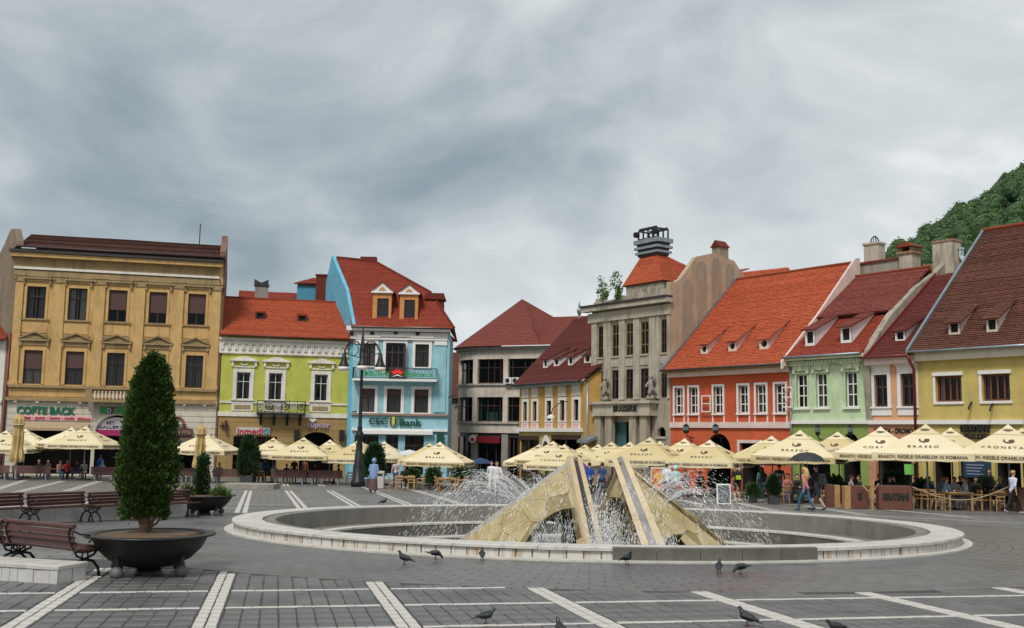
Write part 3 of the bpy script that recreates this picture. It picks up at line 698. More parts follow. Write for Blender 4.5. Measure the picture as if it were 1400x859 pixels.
    def shed_dormer(s, px, e, r, face, cheek, roofm, frac=.35, hole='rect', name='dormer', over=.12, frame=None):
        x0p, y0p, x1p, y1p = px; xc, yc, zc = s.on_plane((x0p+x1p)/2, y1p, e, r)
        a = s.at(x0p, y1p, yc)[0]; c = s.at(x1p, y1p, yc)[0]; zt = s.at((x0p+x1p)/2, y0p, yc)[1]; h = zt-zc; m = (r[1]-e[1])/(r[0]-e[0]); s2 = m*frac; dy = h/(m-s2); zt2 = zt+s2*dy
        b = MB(); ew = (c-a)*.16; eh = h*.16
        ax, cx_, az, cz = a+ew, c-ew, zc+eh, zt-eh
        if hole == 'oval':
            n = 14; xm, zm = (a+c)/2, (zc+zt)/2; rx, rz = (cx_-ax)/2, (cz-az)/2*.95
            O = [(xm-rx*math.cos(2*math.pi*i/n), zm+rz*math.sin(2*math.pi*i/n)) for i in range(n)]
            def edge(x, z):
                dx, dz = x-xm, z-zm; k = min((c-a)/2/abs(dx) if abs(dx) > 1e-6 else 9e9, h/2/abs(dz) if abs(dz) > 1e-6 else 9e9); return (xm+dx*k, zm+dz*k)
            for i in range(n):
                p, q = O[i], O[(i+1) % n]; P, Q = edge(*p), edge(*q); b.quad((p[0], yc, p[1]), (q[0], yc, q[1]), (Q[0], yc, Q[1]), (P[0], yc, P[1])); b.quad((p[0], yc, p[1]), (p[0], yc+.15, p[1]), (q[0], yc+.15, q[1]), (q[0], yc, q[1]))
        else:
            b.box(a, ax, yc, yc+.1, zc, zt); b.box(cx_, c, yc, yc+.1, zc, zt); b.box(ax, cx_, yc, yc+.1, zc, az); b.box(ax, cx_, yc, yc+.1, cz, zt)
        d = b.obj(name, face, s.root)
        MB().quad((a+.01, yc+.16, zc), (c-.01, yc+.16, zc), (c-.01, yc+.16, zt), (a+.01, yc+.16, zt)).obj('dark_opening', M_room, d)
        for xx in (a, c):
            t = .06 if xx == a else -.06
            b = MB(); P = [(yc+.02, zc-.02), (yc+.02, zt), (yc+dy, zt2)]; vs = [(xx, y, z) for y, z in P]+[(xx+t, y, z) for y, z in P]
            b.add(vs, [(0, 1, 2), (5, 4, 3), (0, 3, 4, 1), (1, 4, 5, 2), (2, 5, 3, 0)]); b.obj('cheek', cheek, d)
        s.roof((a-over, yc-over*1.2, zt-s2*over+.02), (c+over, yc-over*1.2, zt-s2*over+.02), (c+over*.6, yc+dy, zt2+.03), (a-over*.6, yc+dy, zt2+.03), roofm, .2, .06, 'dormer_roof', d)
        return d
    def chimney(s, px, depth, mat, capmat=None, cap=.1, dy=.7, name='chimney', parent=None):
        x0, x1, z0, z1 = s.rect(*px, depth); b = MB(); b.box(x0, x1, depth, depth+dy, z0-.6, z1); o = b.obj(name, mat, parent or s.root)
        if cap: MB().box(x0-cap, x1+cap, depth-cap, depth+dy+cap, z1, z1+.14).obj('chimney_cap', capmat or mat, o)
        return o
    def lantern(s, px, py0, py1, mat=M_iron):       # black box lantern on a bracket
        x0, x1, z0, z1 = s.rect(px-3.2, py0, px+3.2, py1); b = MB(); xm = (x0+x1)/2; w = (x1-x0)/2; y = -.75
        h = z1-z0
        b.lathe([(w*.5, 0), (w*.9, .06), (w, h*.3), (w*.95, h*.75), (w*1.05, h*.8), (w*.3, h*.98), (.02, h*1.05)], 6, (xm, y, z0)); b.tube([(xm, y, z0-.02), (xm, y+.1, z0-.18), (xm+.0, y+.35, z0-.25), (xm, 0, z0-.3)], .035, 6); b.tube([(xm, -.02, z0-.8), (xm, -.25, z0-.55), (xm, -.3, z0-.27)], .03, 6)
        o = b.obj('wall_lantern', mat, s.root); MB().lathe([(w*1.02, h*.33), (w*.98, h*.72)], 6, (xm, y-.015, z0)).obj('lantern_glass', M_lglass, o)
M_lglass = material('lantern_glass', (.10, .16, .15), .15, .1)
def on_line(px, Q, d, py=640):
    r = ray(px, py); d = Vector(d).normalized(); n = Vector((-d.y, d.x)); t = Vector(Q).dot(n)/Vector((r.x, r.y)).dot(n); return (r.x*t, r.y*t)

# ------------------------------------------------------------------ left row
DL = Vector((3.82, 1)).normalized(); q = at_depth(150, 640, 88); QL = (q.x, q.y)
M_ochre = stucco('ochre_plaster', (.58, .37, .145), .24); M_ochre2 = stucco('dull_ochre_moulding', (.35, .245, .12), .3); M_cream = stucco('cream_rusticated_stone', (.63, .57, .46), .16)  # moulding ochre darkened: relief shade as well as dirt put into the colour
T_old = tiles('old_brown_tiles', (.15, .055, .04), (.10, .04, .032), (.065, .04, .03)); T_bright = tiles('bright_red_tiles', (.58, .12, .046), (.49, .094, .038), (.40, .082, .04))
T_red = tiles('brick_red_tiles', (.38, .066, .034), (.31, .05, .028), (.24, .044, .03)); T_dark = tiles('maroon_tiles', (.19, .036, .027), (.14, .03, .024), (.095, .028, .022))
T_mauve = tiles('mauve_red_tiles', (.29, .07, .05), (.23, .055, .042), (.2, .06, .045)); T_weather = tiles('weathered_brown_tiles', (.20, .072, .045), (.12, .048, .035), (.075, .045, .03))

# --- big ochre house
f = House('ochre_townhouse', 'tall three storey ochre house with pilasters and a dark tiled roof at far left', on_line(3, QL, DL), DL)
x1 = f.at(294, 600)[0]; Wd = x1
zc = f.at(150, 346)[1]                          # cornice top
cols3 = [(36, 392, 62.4, 435.5), (93, 394, 119, 438), (148.4, 397, 173.5, 440), (203.8, 400, 227.8, 442.5), (257, 402, 281, 445)]
cols2 = [(31.5, 479, 58, 525.4), (89, 480, 114.6, 526.5), (145.6, 483, 169.6, 528), (202, 485, 225.5, 529), (253.8, 486, 277, 530)]
bl3 = [0, 0, .62, .66, .62]; bl2 = [.55, .5, 0, 0, 0]
def norm(rs):                                   # a storey's windows share sill, head and width
    a = sum(r[2] for r in rs)/len(rs); c = sum(r[3] for r in rs)/len(rs); w = sum(r[1]-r[0] for r in rs)/len(rs); return [((r[0]+r[1]-w)/2, (r[0]+r[1]+w)/2, a, c) for r in rs]
R3 = norm([f.rect(*c) for c in cols3]); R2 = norm([f.rect(*c) for c in cols2])
for r, bl in zip(R3, bl3):
    w = f.window(r, M_brown, 2, (.7,), (.2, M_ochre, .06), (M_ochre2, .38, .14, .16), bl, .3 if not bl else None, bar=.08, edge=.09)
    x0, xx, z0, z1 = r; cx_ = (x0+xx)/2
    MB().box(x0-.42, xx+.42, -.24, .01, z1+.62, z1+.78).box(x0-.36, xx+.36, -.14, .01, z1+.44, z1+.618).box(x0-.36, x0-.2, -.2, .01, z1+.14, z1+.438).box(xx+.2, xx+.36, -.2, .01, z1+.14, z1+.438).obj('window_hood', M_ochre2, w)
    MB().box(x0-.3, xx+.3, -.05, .01, z0-1.2, z0-.3).obj('panel', M_ochre, w); MB().box(x0-.36, xx+.36, -.1, .01, z0-1.45, z0-1.3).obj('panel_ledge', M_ochre2, w)
for r, bl in zip(R2, bl2):
    w = f.window(r, M_brown, 2, (.7,), (.2, M_ochre, .06), None, bl, .35 if not bl else .45, bar=.08, edge=.09)
    x0, xx, z0, z1 = r; cx_ = (x0+xx)/2; zb = z1+.78
    b = MB(); b.box(x0-.5, xx+.5, -.26, .01, zb, zb+.14); b.prism([(x0-.5, zb+.142), (xx+.5, zb+.142), (cx_, zb+.72)], -.1, .01)
    for s0 in (-1, 1): b.prism([(cx_+s0*((xx-x0)/2+.55), zb+.142), (cx_+s0*((xx-x0)/2+.55), zb+.25), (cx_, zb+.86), (cx_, zb+.70)], -.27, -.002)
    for xa in (x0-.42, xx+.24): b.box(xa, xa+.18, -.2, .01, zb-.42, zb-.002)
    b.box(x0-.3, xx+.3, -.09, .01, zb-.35, zb-.05); b.obj('pediment', M_ochre2, w)
zs = f.at(150, 530)[1]; zs2 = f.at(150, 546)[1]
archx = f.rect(129, 568, 190, 660); f.hole((archx[0], archx[1], 0, archx[3]), (archx[1]-archx[0])/2*.9)
shop1 = f.rect(28, 588, 124, 650); f.hole((shop1[0], shop1[1], .1, shop1[3])); shop2 = f.rect(232, 598, 272, 650); f.hole((shop2[0], shop2[1], .1, shop2[3]))
f.wall('upper_wall', 0, Wd, zs2, zc, M_ochre); f.wall('ground_floor_wall', 0, Wd, -.5, zs2, M_cream)
f.courses(0.02, Wd-.02, .1, zs2-.35, 12, M_cream, .04, .07)
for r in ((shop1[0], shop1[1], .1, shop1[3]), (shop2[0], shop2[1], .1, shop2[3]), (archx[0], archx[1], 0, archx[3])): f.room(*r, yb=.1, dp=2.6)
for k, cxp in enumerate([(16, 28.5), (71, 86), (127, 141), (183, 196), (235, 249), (288, 300)]):
    a, c = f.at(cxp[0], 450)[0], f.at(cxp[1], 450)[0]; zt = f.at(sum(cxp)/2, 374+.05*cxp[0])[1]; a = max(a, .03); c = min(c, Wd-.01)
    b = MB(); b.box(a, c, -.16, .01, zs+.35, zt-.62); b.box(a-.07, c+.07, -.22, .01, zs+.02, zs+.348); b.obj('pilaster', M_ochre, f.root)
    b = MB(); b.box(a-.05, c+.05, -.24, .01, zt-.6, zt-.12); b.box(a-.14, c+.14, -.3, .01, zt-.118, zt+.02); o = b.obj('capital', M_ochre2, f.root)
    for xx in (a-.04, c+.04): MB().tube([(xx, -.32, zt-.3), (xx, -.05, zt-.3)], .12, 10).obj('volute', M_ochre2, o)
f.band('architrave', ((20, 369, 377), (300, 383, 391)), M_ochre2, .2); f.band('white_fillet', ((20, 364.5, 367.5), (300, 379, 382)), M_white, .3)
f.band('frieze', ((20, 352, 365), (300, 366, 379.5)), M_ochre2, .08); f.band('cornice', ((20, 346.5, 351.5), (302, 361, 366)), M_ochre, .6, .2); f.band('cornice_eaves_board', ((20, 342.5, 346), (302, 357, 360.5)), M_gutter, .75, .25)  # the last band is the dark eaves board over the cornice
f.band('sill_course', ((12, 525.5, 529), (296, 533, 536.5)), M_ochre2, .28); f.band('string_course', ((9, 542, 546.5), (294, 550, 554.5)), M_ochre2, .35)
f.band('frieze_panel', ((12, 531, 541), (296, 538, 548)), M_ochre, .04)
for i in range(10): xx = Wd*(i+.4)/10; MB().box(xx-.12, xx+.12, -.3, .01, zs2-.42, zs2-.12).obj('corbel', M_white, f.root)
# balcony over the arch
bx0, bx1 = f.at(119, 540)[0], f.at(199, 540)[0]; bz0, bz1 = f.at(150, 549)[1], f.at(150, 531)[1]
bal = MB().box(bx0, bx1, -1.1, -.36, bz0-.1, bz0+.12).obj('balcony', M_ochre2, f.root); b = MB(); b.box(bx0, bx1, -1.1, -.85, bz1-.15, bz1); 
for xx in (bx0, bx1-.5): b.box(xx, xx+.5, -1.08, -.84, bz0+.122, bz1-.152)
b.obj('balcony_rail', M_ochre2, bal); nb = 12
for i in range(nb): xx = bx0+.75+(bx1-bx0-1.5)*i/(nb-1); MB().lathe([(.07, 0), (.045, .1), (.10, .3), (.05, .62), (.07, .7)], 8, (xx, -.96, bz0+.13)).obj('baluster', M_white, bal, True)
for xx in (bx0+.25, bx1-.6): MB().prismx([(-.36, bz0-.102), (-1.0, bz0-.102), (-.8, bz0-.35), (-.36, bz0-.9)], xx, xx+.4).obj('bracket', M_white, bal)
# roof with stepped parapets
ze = f.at(150, 349)[1]; xr, zr = f.at(150, 328, 5.)
zr = f.at(155, 327, 5.)[1]
f.roof((-.0, -.7, ze+.25), (Wd+.1, -.7, ze+.25), (Wd+.1, 5, zr), (0, 5, zr), T_old, .16); f.roof((Wd+.1, 11, ze+.3), (0, 11, ze+.3), (0, 5, zr), (Wd+.1, 5, zr), T_old, .3)
f.gutter(0, Wd, -.8, ze+.22, M_gutter)
f.skew = -.9
f.gable(-.45, .5, [(.02, -.5), (.02, ze), (-.5, ze+.35), (-.5, ze+.7), (-.1, zr-.5), (.35, zr-.5), (.9, zr-1.6), (2.4, zr-4.2), (3.2, zr-5), (3.2, -.5)], stucco('grey_tan_firewall', (.23, .175, .125), .3)); f.skew = 0
f.gable(Wd-.35, .5, [(.02, -.5), (.02, ze), (-.5, ze+.35), (-.5, ze+.8), (3.4, zr+.1), (3.7, zr+.7), (4.8, zr+.7), (5, zr+.3), (11, ze+.3), (11, -.5)], stucco('brick_parapet', (.20, .10, .075), .3))
x_, z_ = f.at(272.5, 336, 4.8); z2 = f.at(272.5, 306, 4.8)[1]; MB().tube([(x_, 4.8, z_-.6), (x_, 4.8, z2)], .05, 6).obj('antenna', M_iron, f.root)
# signs
M_red_l = plain('red_letters', (.55, .02, .045), .4); M_pinkl = plain('pink_sign_band', (.75, .45, .45), .5); M_mag = plain('magenta_band', (.36, .015, .10), .5); M_lilac = plain('pale_lilac_board', (.62, .56, .62), .5); M_brl = plain('brown_sign', (.075, .02, .022), .5)
o = f.text('COFTE BACK', 23, 556, 103.5, 567, plain('emerald_letters', (.002, .13, .065), .5), .12, bold=.045, ext=.03)
f.box('sign_board', *f.rect(24, 568.5, 126, 575)[:2], -.12, -.04, *f.rect(24, 568.5, 126, 575)[2:], M_pinkl); f.text('pizza - gusto - home - made', 30, 569.2, 102, 574.8, M_red_l, .15, bold=.012); f.text('delicioase', 106, 570.5, 124, 575, M_red_l, .15)
r = f.rect(28, 577.5, 122, 587); M_aw = material('striped_awning', (.42, .31, .19), .8, .25, 30.); b = MB(); n = 26
for i in range(n): xa, xb = r[0]+(r[1]-r[0])*i/n, r[0]+(r[1]-r[0])*(i+1)/n; b.quad((xa, -.7-.02*(i % 2), r[2]+.1), (xb-.02, -.7-.02*(i % 2), r[2]+.1), (xb-.02, -.1, r[3]), (xa, -.1, r[3]))
b.box(r[0], r[1], -.78, -.68, r[2]-.12, r[2]+.1); b.obj('awning', M_aw, f.root)
r = f.rect(137, 556.5, 186, 566); b = MB(); o = b.box(r[0], r[1], -.2, -.05, r[2], r[3]).obj('sign_board', plain('green_sign', (.02, .26, .06), .4), f.root)
xm = r[0]+(r[1]-r[0])*.17; MB().prism([(xm, r[2]+.02), (xm+.5, r[2]+.02), (xm+.7, r[3]-.02), (xm+.2, r[3]-.02)], -.22, -.201).obj('blue_field', plain('blue_sign', (.01, .05, .14), .4), o); f.text('D', 147.5, 558.5, 152.5, 564.5, M_trim, .24, parent=f.root); f.text('G', 156, 558.5, 160, 564.5, plain('orange_letters', (.7, .15, .02), .4), .24)
r = f.rect(131, 570, 188, 592); hw = (r[1]-r[0])/2; xm = (r[0]+r[1])/2; n = 16
P = [(xm-hw*.96*math.cos(math.pi*i/n), r[2]+.25+(r[3]-r[2]-.3)*math.sin(math.pi*i/n)) for i in range(n+1)]
lun = MB().prism(P, .12, .2).obj('lunette_sign', M_lilac, f.root); MB().box(xm-hw*.96, xm+hw*.96, .1, .2, r[2]-.25, r[2]+.247).obj('lunette_band', M_mag, lun)
f.text('ART', 144.5, 576, 156.5, 580.5, M_black, -.1, bold=.01); f.text('GALLERY', 133.5, 582, 168, 586, M_black, -.1, bold=.01)
P2 = [(xm-(hw+.02)*math.cos(math.pi*i/n), archx[3]-hw*.9+(hw*.9+.02)*math.sin(math.pi*i/n)) for i in range(n+1)]
b = MB()
for i in range(n):
    (xa, za), (xb, zb) = P2[i], P2[i+1]; f_ = lambda x, z: (xm+(x-xm)*1.14, archx[3]-hw*.9+(z-archx[3]+hw*.9)*1.16); (xc, zc_), (xd, zd) = f_(xa, za), f_(xb, zb)
    b.add([(xa, -.09, za), (xb, -.09, zb), (xd, -.09, zd), (xc, -.09, zc_), (xa, .05, za), (xb, .05, zb), (xd, .02, zd), (xc, .02, zc_)], [(0, 1, 2, 3), (2, 6, 7, 3), (0, 4, 5, 1)])
b.obj('arch_moulding', M_cream, f.root)
r = f.rect(222, 586, 263, 596); MB().bbox(r[0], r[1], -.3, -.05, r[2], r[3]).obj('brown_sign_board', M_brl, f.root); f.text('COFFEE', 242, 580, 255, 585.5, M_brl, .2, bold=.03); f.text('& WINE', 244, 588, 262, 594, M_aw, .32)
r = f.rect(231, 570, 251, 590); MB().tube([((r[0]+r[1])/2+math.cos(t_)*(r[1]-r[0])/2, -.15, (r[2]+r[3])/2+math.sin(t_)*(r[3]-r[2])/2) for t_ in [math.pi*i/14 for i in range(15)]], .1, 6).obj('sign_ring', plain('copper_ring', (.35, .13, .09), .35, .6), f.root)
r = f.rect(228, 597, 274, 609); MB().prismx([(-.05, r[3]), (-1.3, r[2]+.1), (-1.3, r[2]-.1), (-.05, r[3]-.25)], r[0], r[1]).obj('awning', plain('brown_awning', (.10, .065, .05), .8), f.root)
f.pipe(-.1, 0, f.at(10, 455)[1], M_redpipe, -.15, .09)
OCHRE = f

# --- sliver of the white house at the left edge
f = House('white_townhouse', 'white house with a red roof cut off by the left edge', on_line(-70, QL, DL), DL)
Wd = f.at(2, 560)[0]; ze = f.at(0, 465)[1]; zr = f.at(0, 394, 4)[1]
for rr in ((-34, 490, -18, 530), (-34, 560, -14, 600)): f.window(f.rect(*rr), M_brown, 2, (.66,), (.15, M_trim, .05))
f.wall('front_wall', 0, Wd, -.5, ze, M_white); f.roof((0, -.5, ze), (Wd, -.5, ze), (Wd, 4, zr), (0, 4, zr), T_red); f.roof((Wd, 9, ze), (0, 9, ze), (0, 4, zr), (Wd, 4, zr), T_red, .3); f.gutter(0, Wd, -.55, ze, M_redpipe)
f.band('string_course', ((-60, 545, 549), (2, 548, 552)), M_trim, .15); f.gable(0, .3, [(.02, -.5), (.02, ze-.15), (4, zr-.15), (9, ze-.15), (9, -.5)], M_white); f.gable(Wd-.3, .28, [(.02, -.5), (.02, ze-.15), (4, zr-.15), (9, ze-.15), (9, -.5)], M_white)

# --- lime house
M_lime = stucco('lime_plaster', (.49, .51, .095), .12); M_tanwall = stucco('tan_plaster', (.36, .235, .09), .14)
f = House('lime_house', 'lime green two storey house with white mouldings and a bright red roof', on_line(295.5, QL, DL), DL)
Wd = f.at(478, 600)[0]; ze = f.at(390, 461)[1]; yr = 5.5; zr = f.at(385, 410.5, yr)[1]
RW = norm([f.rect(*c) for c in ((323, 509.5, 342, 546), (366.8, 510, 386, 547), (430, 512, 447.5, 549))])
for i, r in enumerate(RW):
    w = f.window(r, M_trim, 2, (.66,), (.30, M_white, .08), (M_white, .42, .12, .18), curtain=.18)
    x0, xx, z0, z1 = r; xm = (x0+xx)/2; b = MB(); zb = z1+.42
    b.box(x0-.4, xx+.4, -.1, .01, zb, zb+.1); b.box(x0-.5, x0-.3, -.16, .01, zb+.102, zb+.55); b.box(xx+.3, xx+.5, -.16, .01, zb+.102, zb+.55); b.box(x0-.62, xx+.62, -.25, .01, zb+.55, zb+.68)
    b.prism([(x0-.45, zb+.682), (xx+.45, zb+.682), (xm+.35, zb+.95), (xm, zb+1.02), (xm-.35, zb+.95)], -.15, .01); b.obj('window_hood', M_white, w)
    MB().tube([(xm-.3, -.06, zb+.35), (xm-.15, -.1, zb+.2), (xm+.15, -.1, zb+.2), (xm+.3, -.06, zb+.35)], .06, 6).obj('festoon', M_white, w)
    b = MB(); b.box(x0-.34, xx+.34, -.07, .01, z0-1.0, z0-.32); b.obj('apron_panel', M_white, w); MB().box(x0-.1, xx+.1, -.1, -.06, z0-.85, z0-.48).obj('relief', M_ochre2, w)
zl = f.at(390, 568)[1]; za, zb = f.at(430, 590)[1], 0
ar = f.rect(409, 591, 456, 660); f.hole((ar[0], ar[1], 0, ar[3]), 1.0); sh = f.rect(318, 597, 378, 650); f.hole((sh[0], sh[1], .1, sh[3]))
f.wall('upper_wall', 0, Wd, zl, ze, M_lime); f.wall('ground_floor_wall', 0, Wd, -.5, zl, M_tanwall); f.courses(.02, Wd-.02, .1, zl-.1, 9, M_tanwall, .02, .03)
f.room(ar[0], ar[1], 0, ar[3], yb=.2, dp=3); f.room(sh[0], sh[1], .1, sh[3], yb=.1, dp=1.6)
b = MB()
for i in range(5): xx = sh[0]+(sh[1]-sh[0])*i/4; b.box(xx-.04, xx+.04, .12, .18, .1, sh[3])
b.box(sh[0], sh[1], .12, .18, 2.4, 2.5); o = b.obj('shop_front', plain('dark_red_shop', (.16, .03, .025), .5), f.root); MB().quad((sh[0], .2, .1), (sh[1], .2, .1), (sh[1], .2, sh[3]), (sh[0], .2, sh[3])).obj('pane', M_glass, o)
f.band('white_base_band', ((298, 563, 569), (477, 566, 572)), M_white, .12); f.band('sill_course', ((300, 549, 551.5), (476, 551.5, 554)), M_white, .09); f.band('eaves_frieze', ((300, 464, 481.5), (476, 469, 486.5)), M_white, .08, 0)
f.band('frieze_fillet', ((300, 481.5, 483.5), (476, 486, 488)), M_white, .16); f.band('eaves_moulding', ((300, 462, 465), (476, 467, 470)), M_white, .25)
zt = f.at(390, 476)[1]; n = 19
for i in range(n):       # round arch corbels
    xc = Wd*(i+.5)/n; hw = Wd/n*.36; P = [(xc+hw*math.cos(math.pi*k/8), zt+.05+hw*.9*math.sin(math.pi*k/8)) for k in range(9)]
    b = MB()
    for k in range(8):
        (xa, za_), (xb, zb_) = P[k], P[k+1]; o2 = lambda x, z: (xc+(x-xc)*1.35, zt+.05+(z-zt-.05)*1.35); (xc2, zc2), (xd, zd) = o2(xa, za_), o2(xb, zb_)
        b.add([(xa, -.2, za_), (xb, -.2, zb_), (xd, -.2, zd), (xc2, -.2, zc2), (xa, -.07, za_), (xb, -.07, zb_), (xd, -.07, zd), (xc2, -.07, zc2)], [(0, 3, 2, 1), (0, 1, 5, 4), (3, 7, 6, 2)])
    for s0 in (-1, 1): b.box(xc+s0*hw*1.18-.09, xc+s0*hw*1.18+.09, -.2, -.07, zt-.3, zt+.06)
    b.obj('arched_corbel', M_white, f.root)
f.roof((-.2, -.55, ze), (Wd+.15, -.55, ze), (Wd-.1, yr, zr), (-.2, yr, zr), T_bright); f.roof((Wd, 11, ze), (-.2, 11, ze), (-.2, yr, zr), (Wd-.1, yr, zr), T_bright, .3); f.gutter(-.1, Wd+.1, -.62, ze-.03, M_redpipe)
MB().tube([(-.2, yr, zr+.03), (Wd-.1, yr, zr+.03)], .12, 8).obj('ridge_tiles', T_bright, f.root)
f.gable(0, .3, [(.02, -.5), (.02, ze-.15), (yr, zr-.2), (11, ze-.15), (11, -.5)], M_lime); f.gable(Wd-.3, .29, [(.02, -.5), (.02, ze-.15), (yr, zr-.2), (11, ze-.15), (11, -.5)], M_lime)
for p in ((349, 427, 362, 437), (407, 431, 419, 440)): f.shed_dormer(p, (-.55, ze), (yr, zr), T_old if False else M_darkwood, M_darkwood, T_bright, .3, name='roof_vent', over=.05)
# iron balcony
bx0, bx1 = f.at(351, 555)[0], f.at(417, 555)[0]; bz0, bz1 = f.at(384, 565)[1], f.at(384, 548.5)[1]
bal = MB().box(bx0, bx1, -1.1, -.13, bz0-.14, bz0).obj('balcony', M_iron, f.root)
b = MB(); b.box(bx0, bx1, -1.1, -1.04, bz1-.06, bz1); b.box(bx0, bx1, -1.1, -1.04, bz0+.03, bz0+.08)
for xx in (bx0, bx1-.06): b.box(xx, xx+.06, -1.04, -.15, bz1-.06, bz1); b.box(xx, xx+.06, -1.04, -.15, bz0+.03, bz0+.08)
for i in range(6): yy = -1.03+.88*i/5; [b.box(xx, xx+.03, yy, yy+.03, bz0+.08, bz1-.06) for xx in (bx0+.01, bx1-.05)]
nn_ = 6
for i in range(nn_+1): xx = bx0+(bx1-bx0-.05)*i/nn_; b.box(xx, xx+.05, -1.1, -1.05, bz0, bz1-.06)
b.obj('railing', M_iron, bal)
for i in range(nn_):
    xc = bx0+(bx1-bx0)*(i+.5)/nn_; zc_ = (bz0+bz1)/2; rr = min((bx1-bx0)/nn_, bz1-bz0)*.42; b = MB()
    b.tube([(xc+rr*math.cos(2*math.pi*k/16), -1.07, zc_+rr*math.sin(2*math.pi*k/16)) for k in range(17)], .035, 5)
    for k in range(6): a = math.pi*k/3; b.tube([(xc+rr*.25*math.cos(a), -1.07, zc_+rr*.25*math.sin(a)), (xc+rr*.6*math.cos(a+.4), -1.07, zc_+rr*.6*math.sin(a+.4)), (xc+rr*math.cos(a), -1.07, zc_+rr*math.sin(a))], .028, 5)
    b.tube([(xc+rr*.25*math.cos(2*math.pi*k/10), -1.07, zc_+rr*.25*math.sin(2*math.pi*k/10)) for k in range(11)], .035, 5); b.obj('rosette', M_iron if i % 2 else plain('silver_paint', (.45, .45, .44), .4, .5), bal)
for i in range(4): xx = bx0+.3+(bx1-bx0-.8)*i/3; MB().prismx([(-.02, bz0-.142), (-.95, bz0-.142), (-.9, bz0-.3), (-.25, bz0-.55), (-.02, bz0-1.1)], xx, xx+.2).obj('console', M_iron, bal)
r = f.rect(323, 584.5, 369, 594.5); sb = MB().box(r[0], r[1], -.2, -.06, r[2], r[3]).obj('sign_board', plain('pale_grey_sign', (.55, .53, .52), .5), f.root); f.text('inmedi', 324.5, 585.2, 359.5, 594, M_red_l, .23, bold=.02); f.text('o', 360, 587, 368, 594, plain('teal_letter', (.05, .25, .33), .4), .23, bold=.02)
f.text('cupcor', 420, 579, 451, 587, plain('lilac_letters', (.45, .36, .55), .4), .15, bold=.02); f.text('cupcakes & coffee', 420.5, 587, 450, 589, M_black, .12)
r = f.rect(421.5, 572, 432.5, 579); xm, zm, wd = (r[0]+r[1])/2, (r[2]+r[3])/2, (r[1]-r[0])/2
MB().prism([(xm+wd*.95*(math.sin(t_)**3), zm+(r[3]-r[2])/34*(13*math.cos(t_)-5*math.cos(2*t_)-2*math.cos(3*t_)-math.cos(4*t_))+.05) for t_ in [2*math.pi*k/22 for k in range(22)]], -.2, -.06).obj('heart_sign', M_trim, f.root)
for p in ((402, 588, 409, 603), (463.5, 588, 470, 603)): r = f.rect(*p); MB().box(r[0], r[1], -.45, -.05, r[2], r[3]).obj('menu_box', M_iron, f.root)
r = f.rect(300, 575, 312, 589); b = MB(); b.box(r[0], r[1], -.1, -.05, (r[2]+r[3])/2-.03, (r[2]+r[3])/2+.03); b.box(r[1]-.3, r[1]-.15, -.5, -.05, r[2], r[3]); b.box(r[0]+.2, r[0]+.28, -.2, -.05, r[2]+.2, r[3]-.2); b.obj('wall_bracket', M_darkwood, f.root)
f.pipe(Wd-.05, 0, ze-.1, M_zinc, -.12)
# back wing and chimneys behind the lime roof
zb1 = f.at(365, 399, 13)[1]; xa, xb = f.at(327, 400, 13)[0], f.at(410, 400, 13)[0]
f.roof((xa-.2, 10, zb1-2.6), (xb, 10, zb1-2.6), (xb, 13, zb1), (xa, 13, zb1), T_red, .2, name='rear_roof'); f.roof((xb, 17, zb1-2.6), (xa, 17, zb1-2.6), (xa, 13, zb1), (xb, 13, zb1), T_red, .4, name='rear_roof')
f.box('rear_wing', xa, xb-.3, 10.5, 16.5, 0, zb1-2.7, M_tanwall)
c = f.chimney((348.5, 391, 366.5, 412), 10.2, stucco('grey_chimney', (.30, .28, .26), .3), M_gutter, .1, .9); r = f.rect(348.5, 382, 366.5, 390, 10.2)
MB().prism([(r[0]-.05, r[2]), (r[1]+.05, r[2]), (r[1]+.05, r[3]), ((r[0]+r[1])/2, r[2]+.25), (r[0]-.05, r[3])], 10.2, 11.1).obj('chimney_pot', M_gutter, c)
# ------------------------------------------------------------------ blue bank house
M_blue = stucco('sky_blue_plaster', (.30, .54, .61), .12); M_orangep = stucco('apricot_plaster', (.60, .26, .09), .1)
q = Vector(on_line(478, QL, DL)); DB = Vector((1, .03)).normalized()
f = House('blue_bank_house', 'sky blue bank with a red mansard roof and two dormers', (q.x+.05, q.y-.3), DB, skew=-.42)
Wd = f.at(612, 600)[0]; ze = f.at(545, 448)[1]
R3 = norm([f.rect(*c) for c in ((495, 469.5, 512.5, 501), (567, 471, 587, 502))]); RD = f.rect(527.5, 469, 553, 502); R2 = norm([f.rect(*c) for c in ((494.5, 532, 511, 564), (528, 532, 549, 564), (566, 532, 586, 564))])
for r in R3:
    w = f.window(r, M_brown, 2, (.68,), (.26, M_trim, .07), (M_trim, .2, .1, .12), curtain=.3, bar=.08, edge=.1)
    MB().box(r[0]-.45, r[1]+.45, -.22, .01, r[3]+.55, r[3]+.75).box(r[0]-.3, r[1]+.3, -.12, .01, r[3]+.262, r[3]+.548).obj('window_hood', M_trim, w)
w = f.window((RD[0], RD[1], RD[2]-.6, RD[3]), M_brown, 3, (.7,), (.26, M_trim, .07), None, bar=.1, edge=.12, name='balcony_door')
MB().box(RD[0]-.45, RD[1]+.45, -.22, .01, RD[3]+.55, RD[3]+.75).box(RD[0]-.3, RD[1]+.3, -.12, .01, RD[3]+.262, RD[3]+.548).obj('door_hood', M_trim, w)
b = MB(); b.box(RD[1]+.05, RD[1]+.12, -.75, -.08, RD[2]-.5, RD[3]-.1); 
for z in (.1, .8, 1.4): pass
b.obj('open_shutter', M_brown, w)
for r in R2: f.window(r, M_brown, 2, (.62,), (.28, M_trim, .07), (M_trim, .3, .12, .1), curtain=.35, bar=.09, edge=.1, blind=.28)
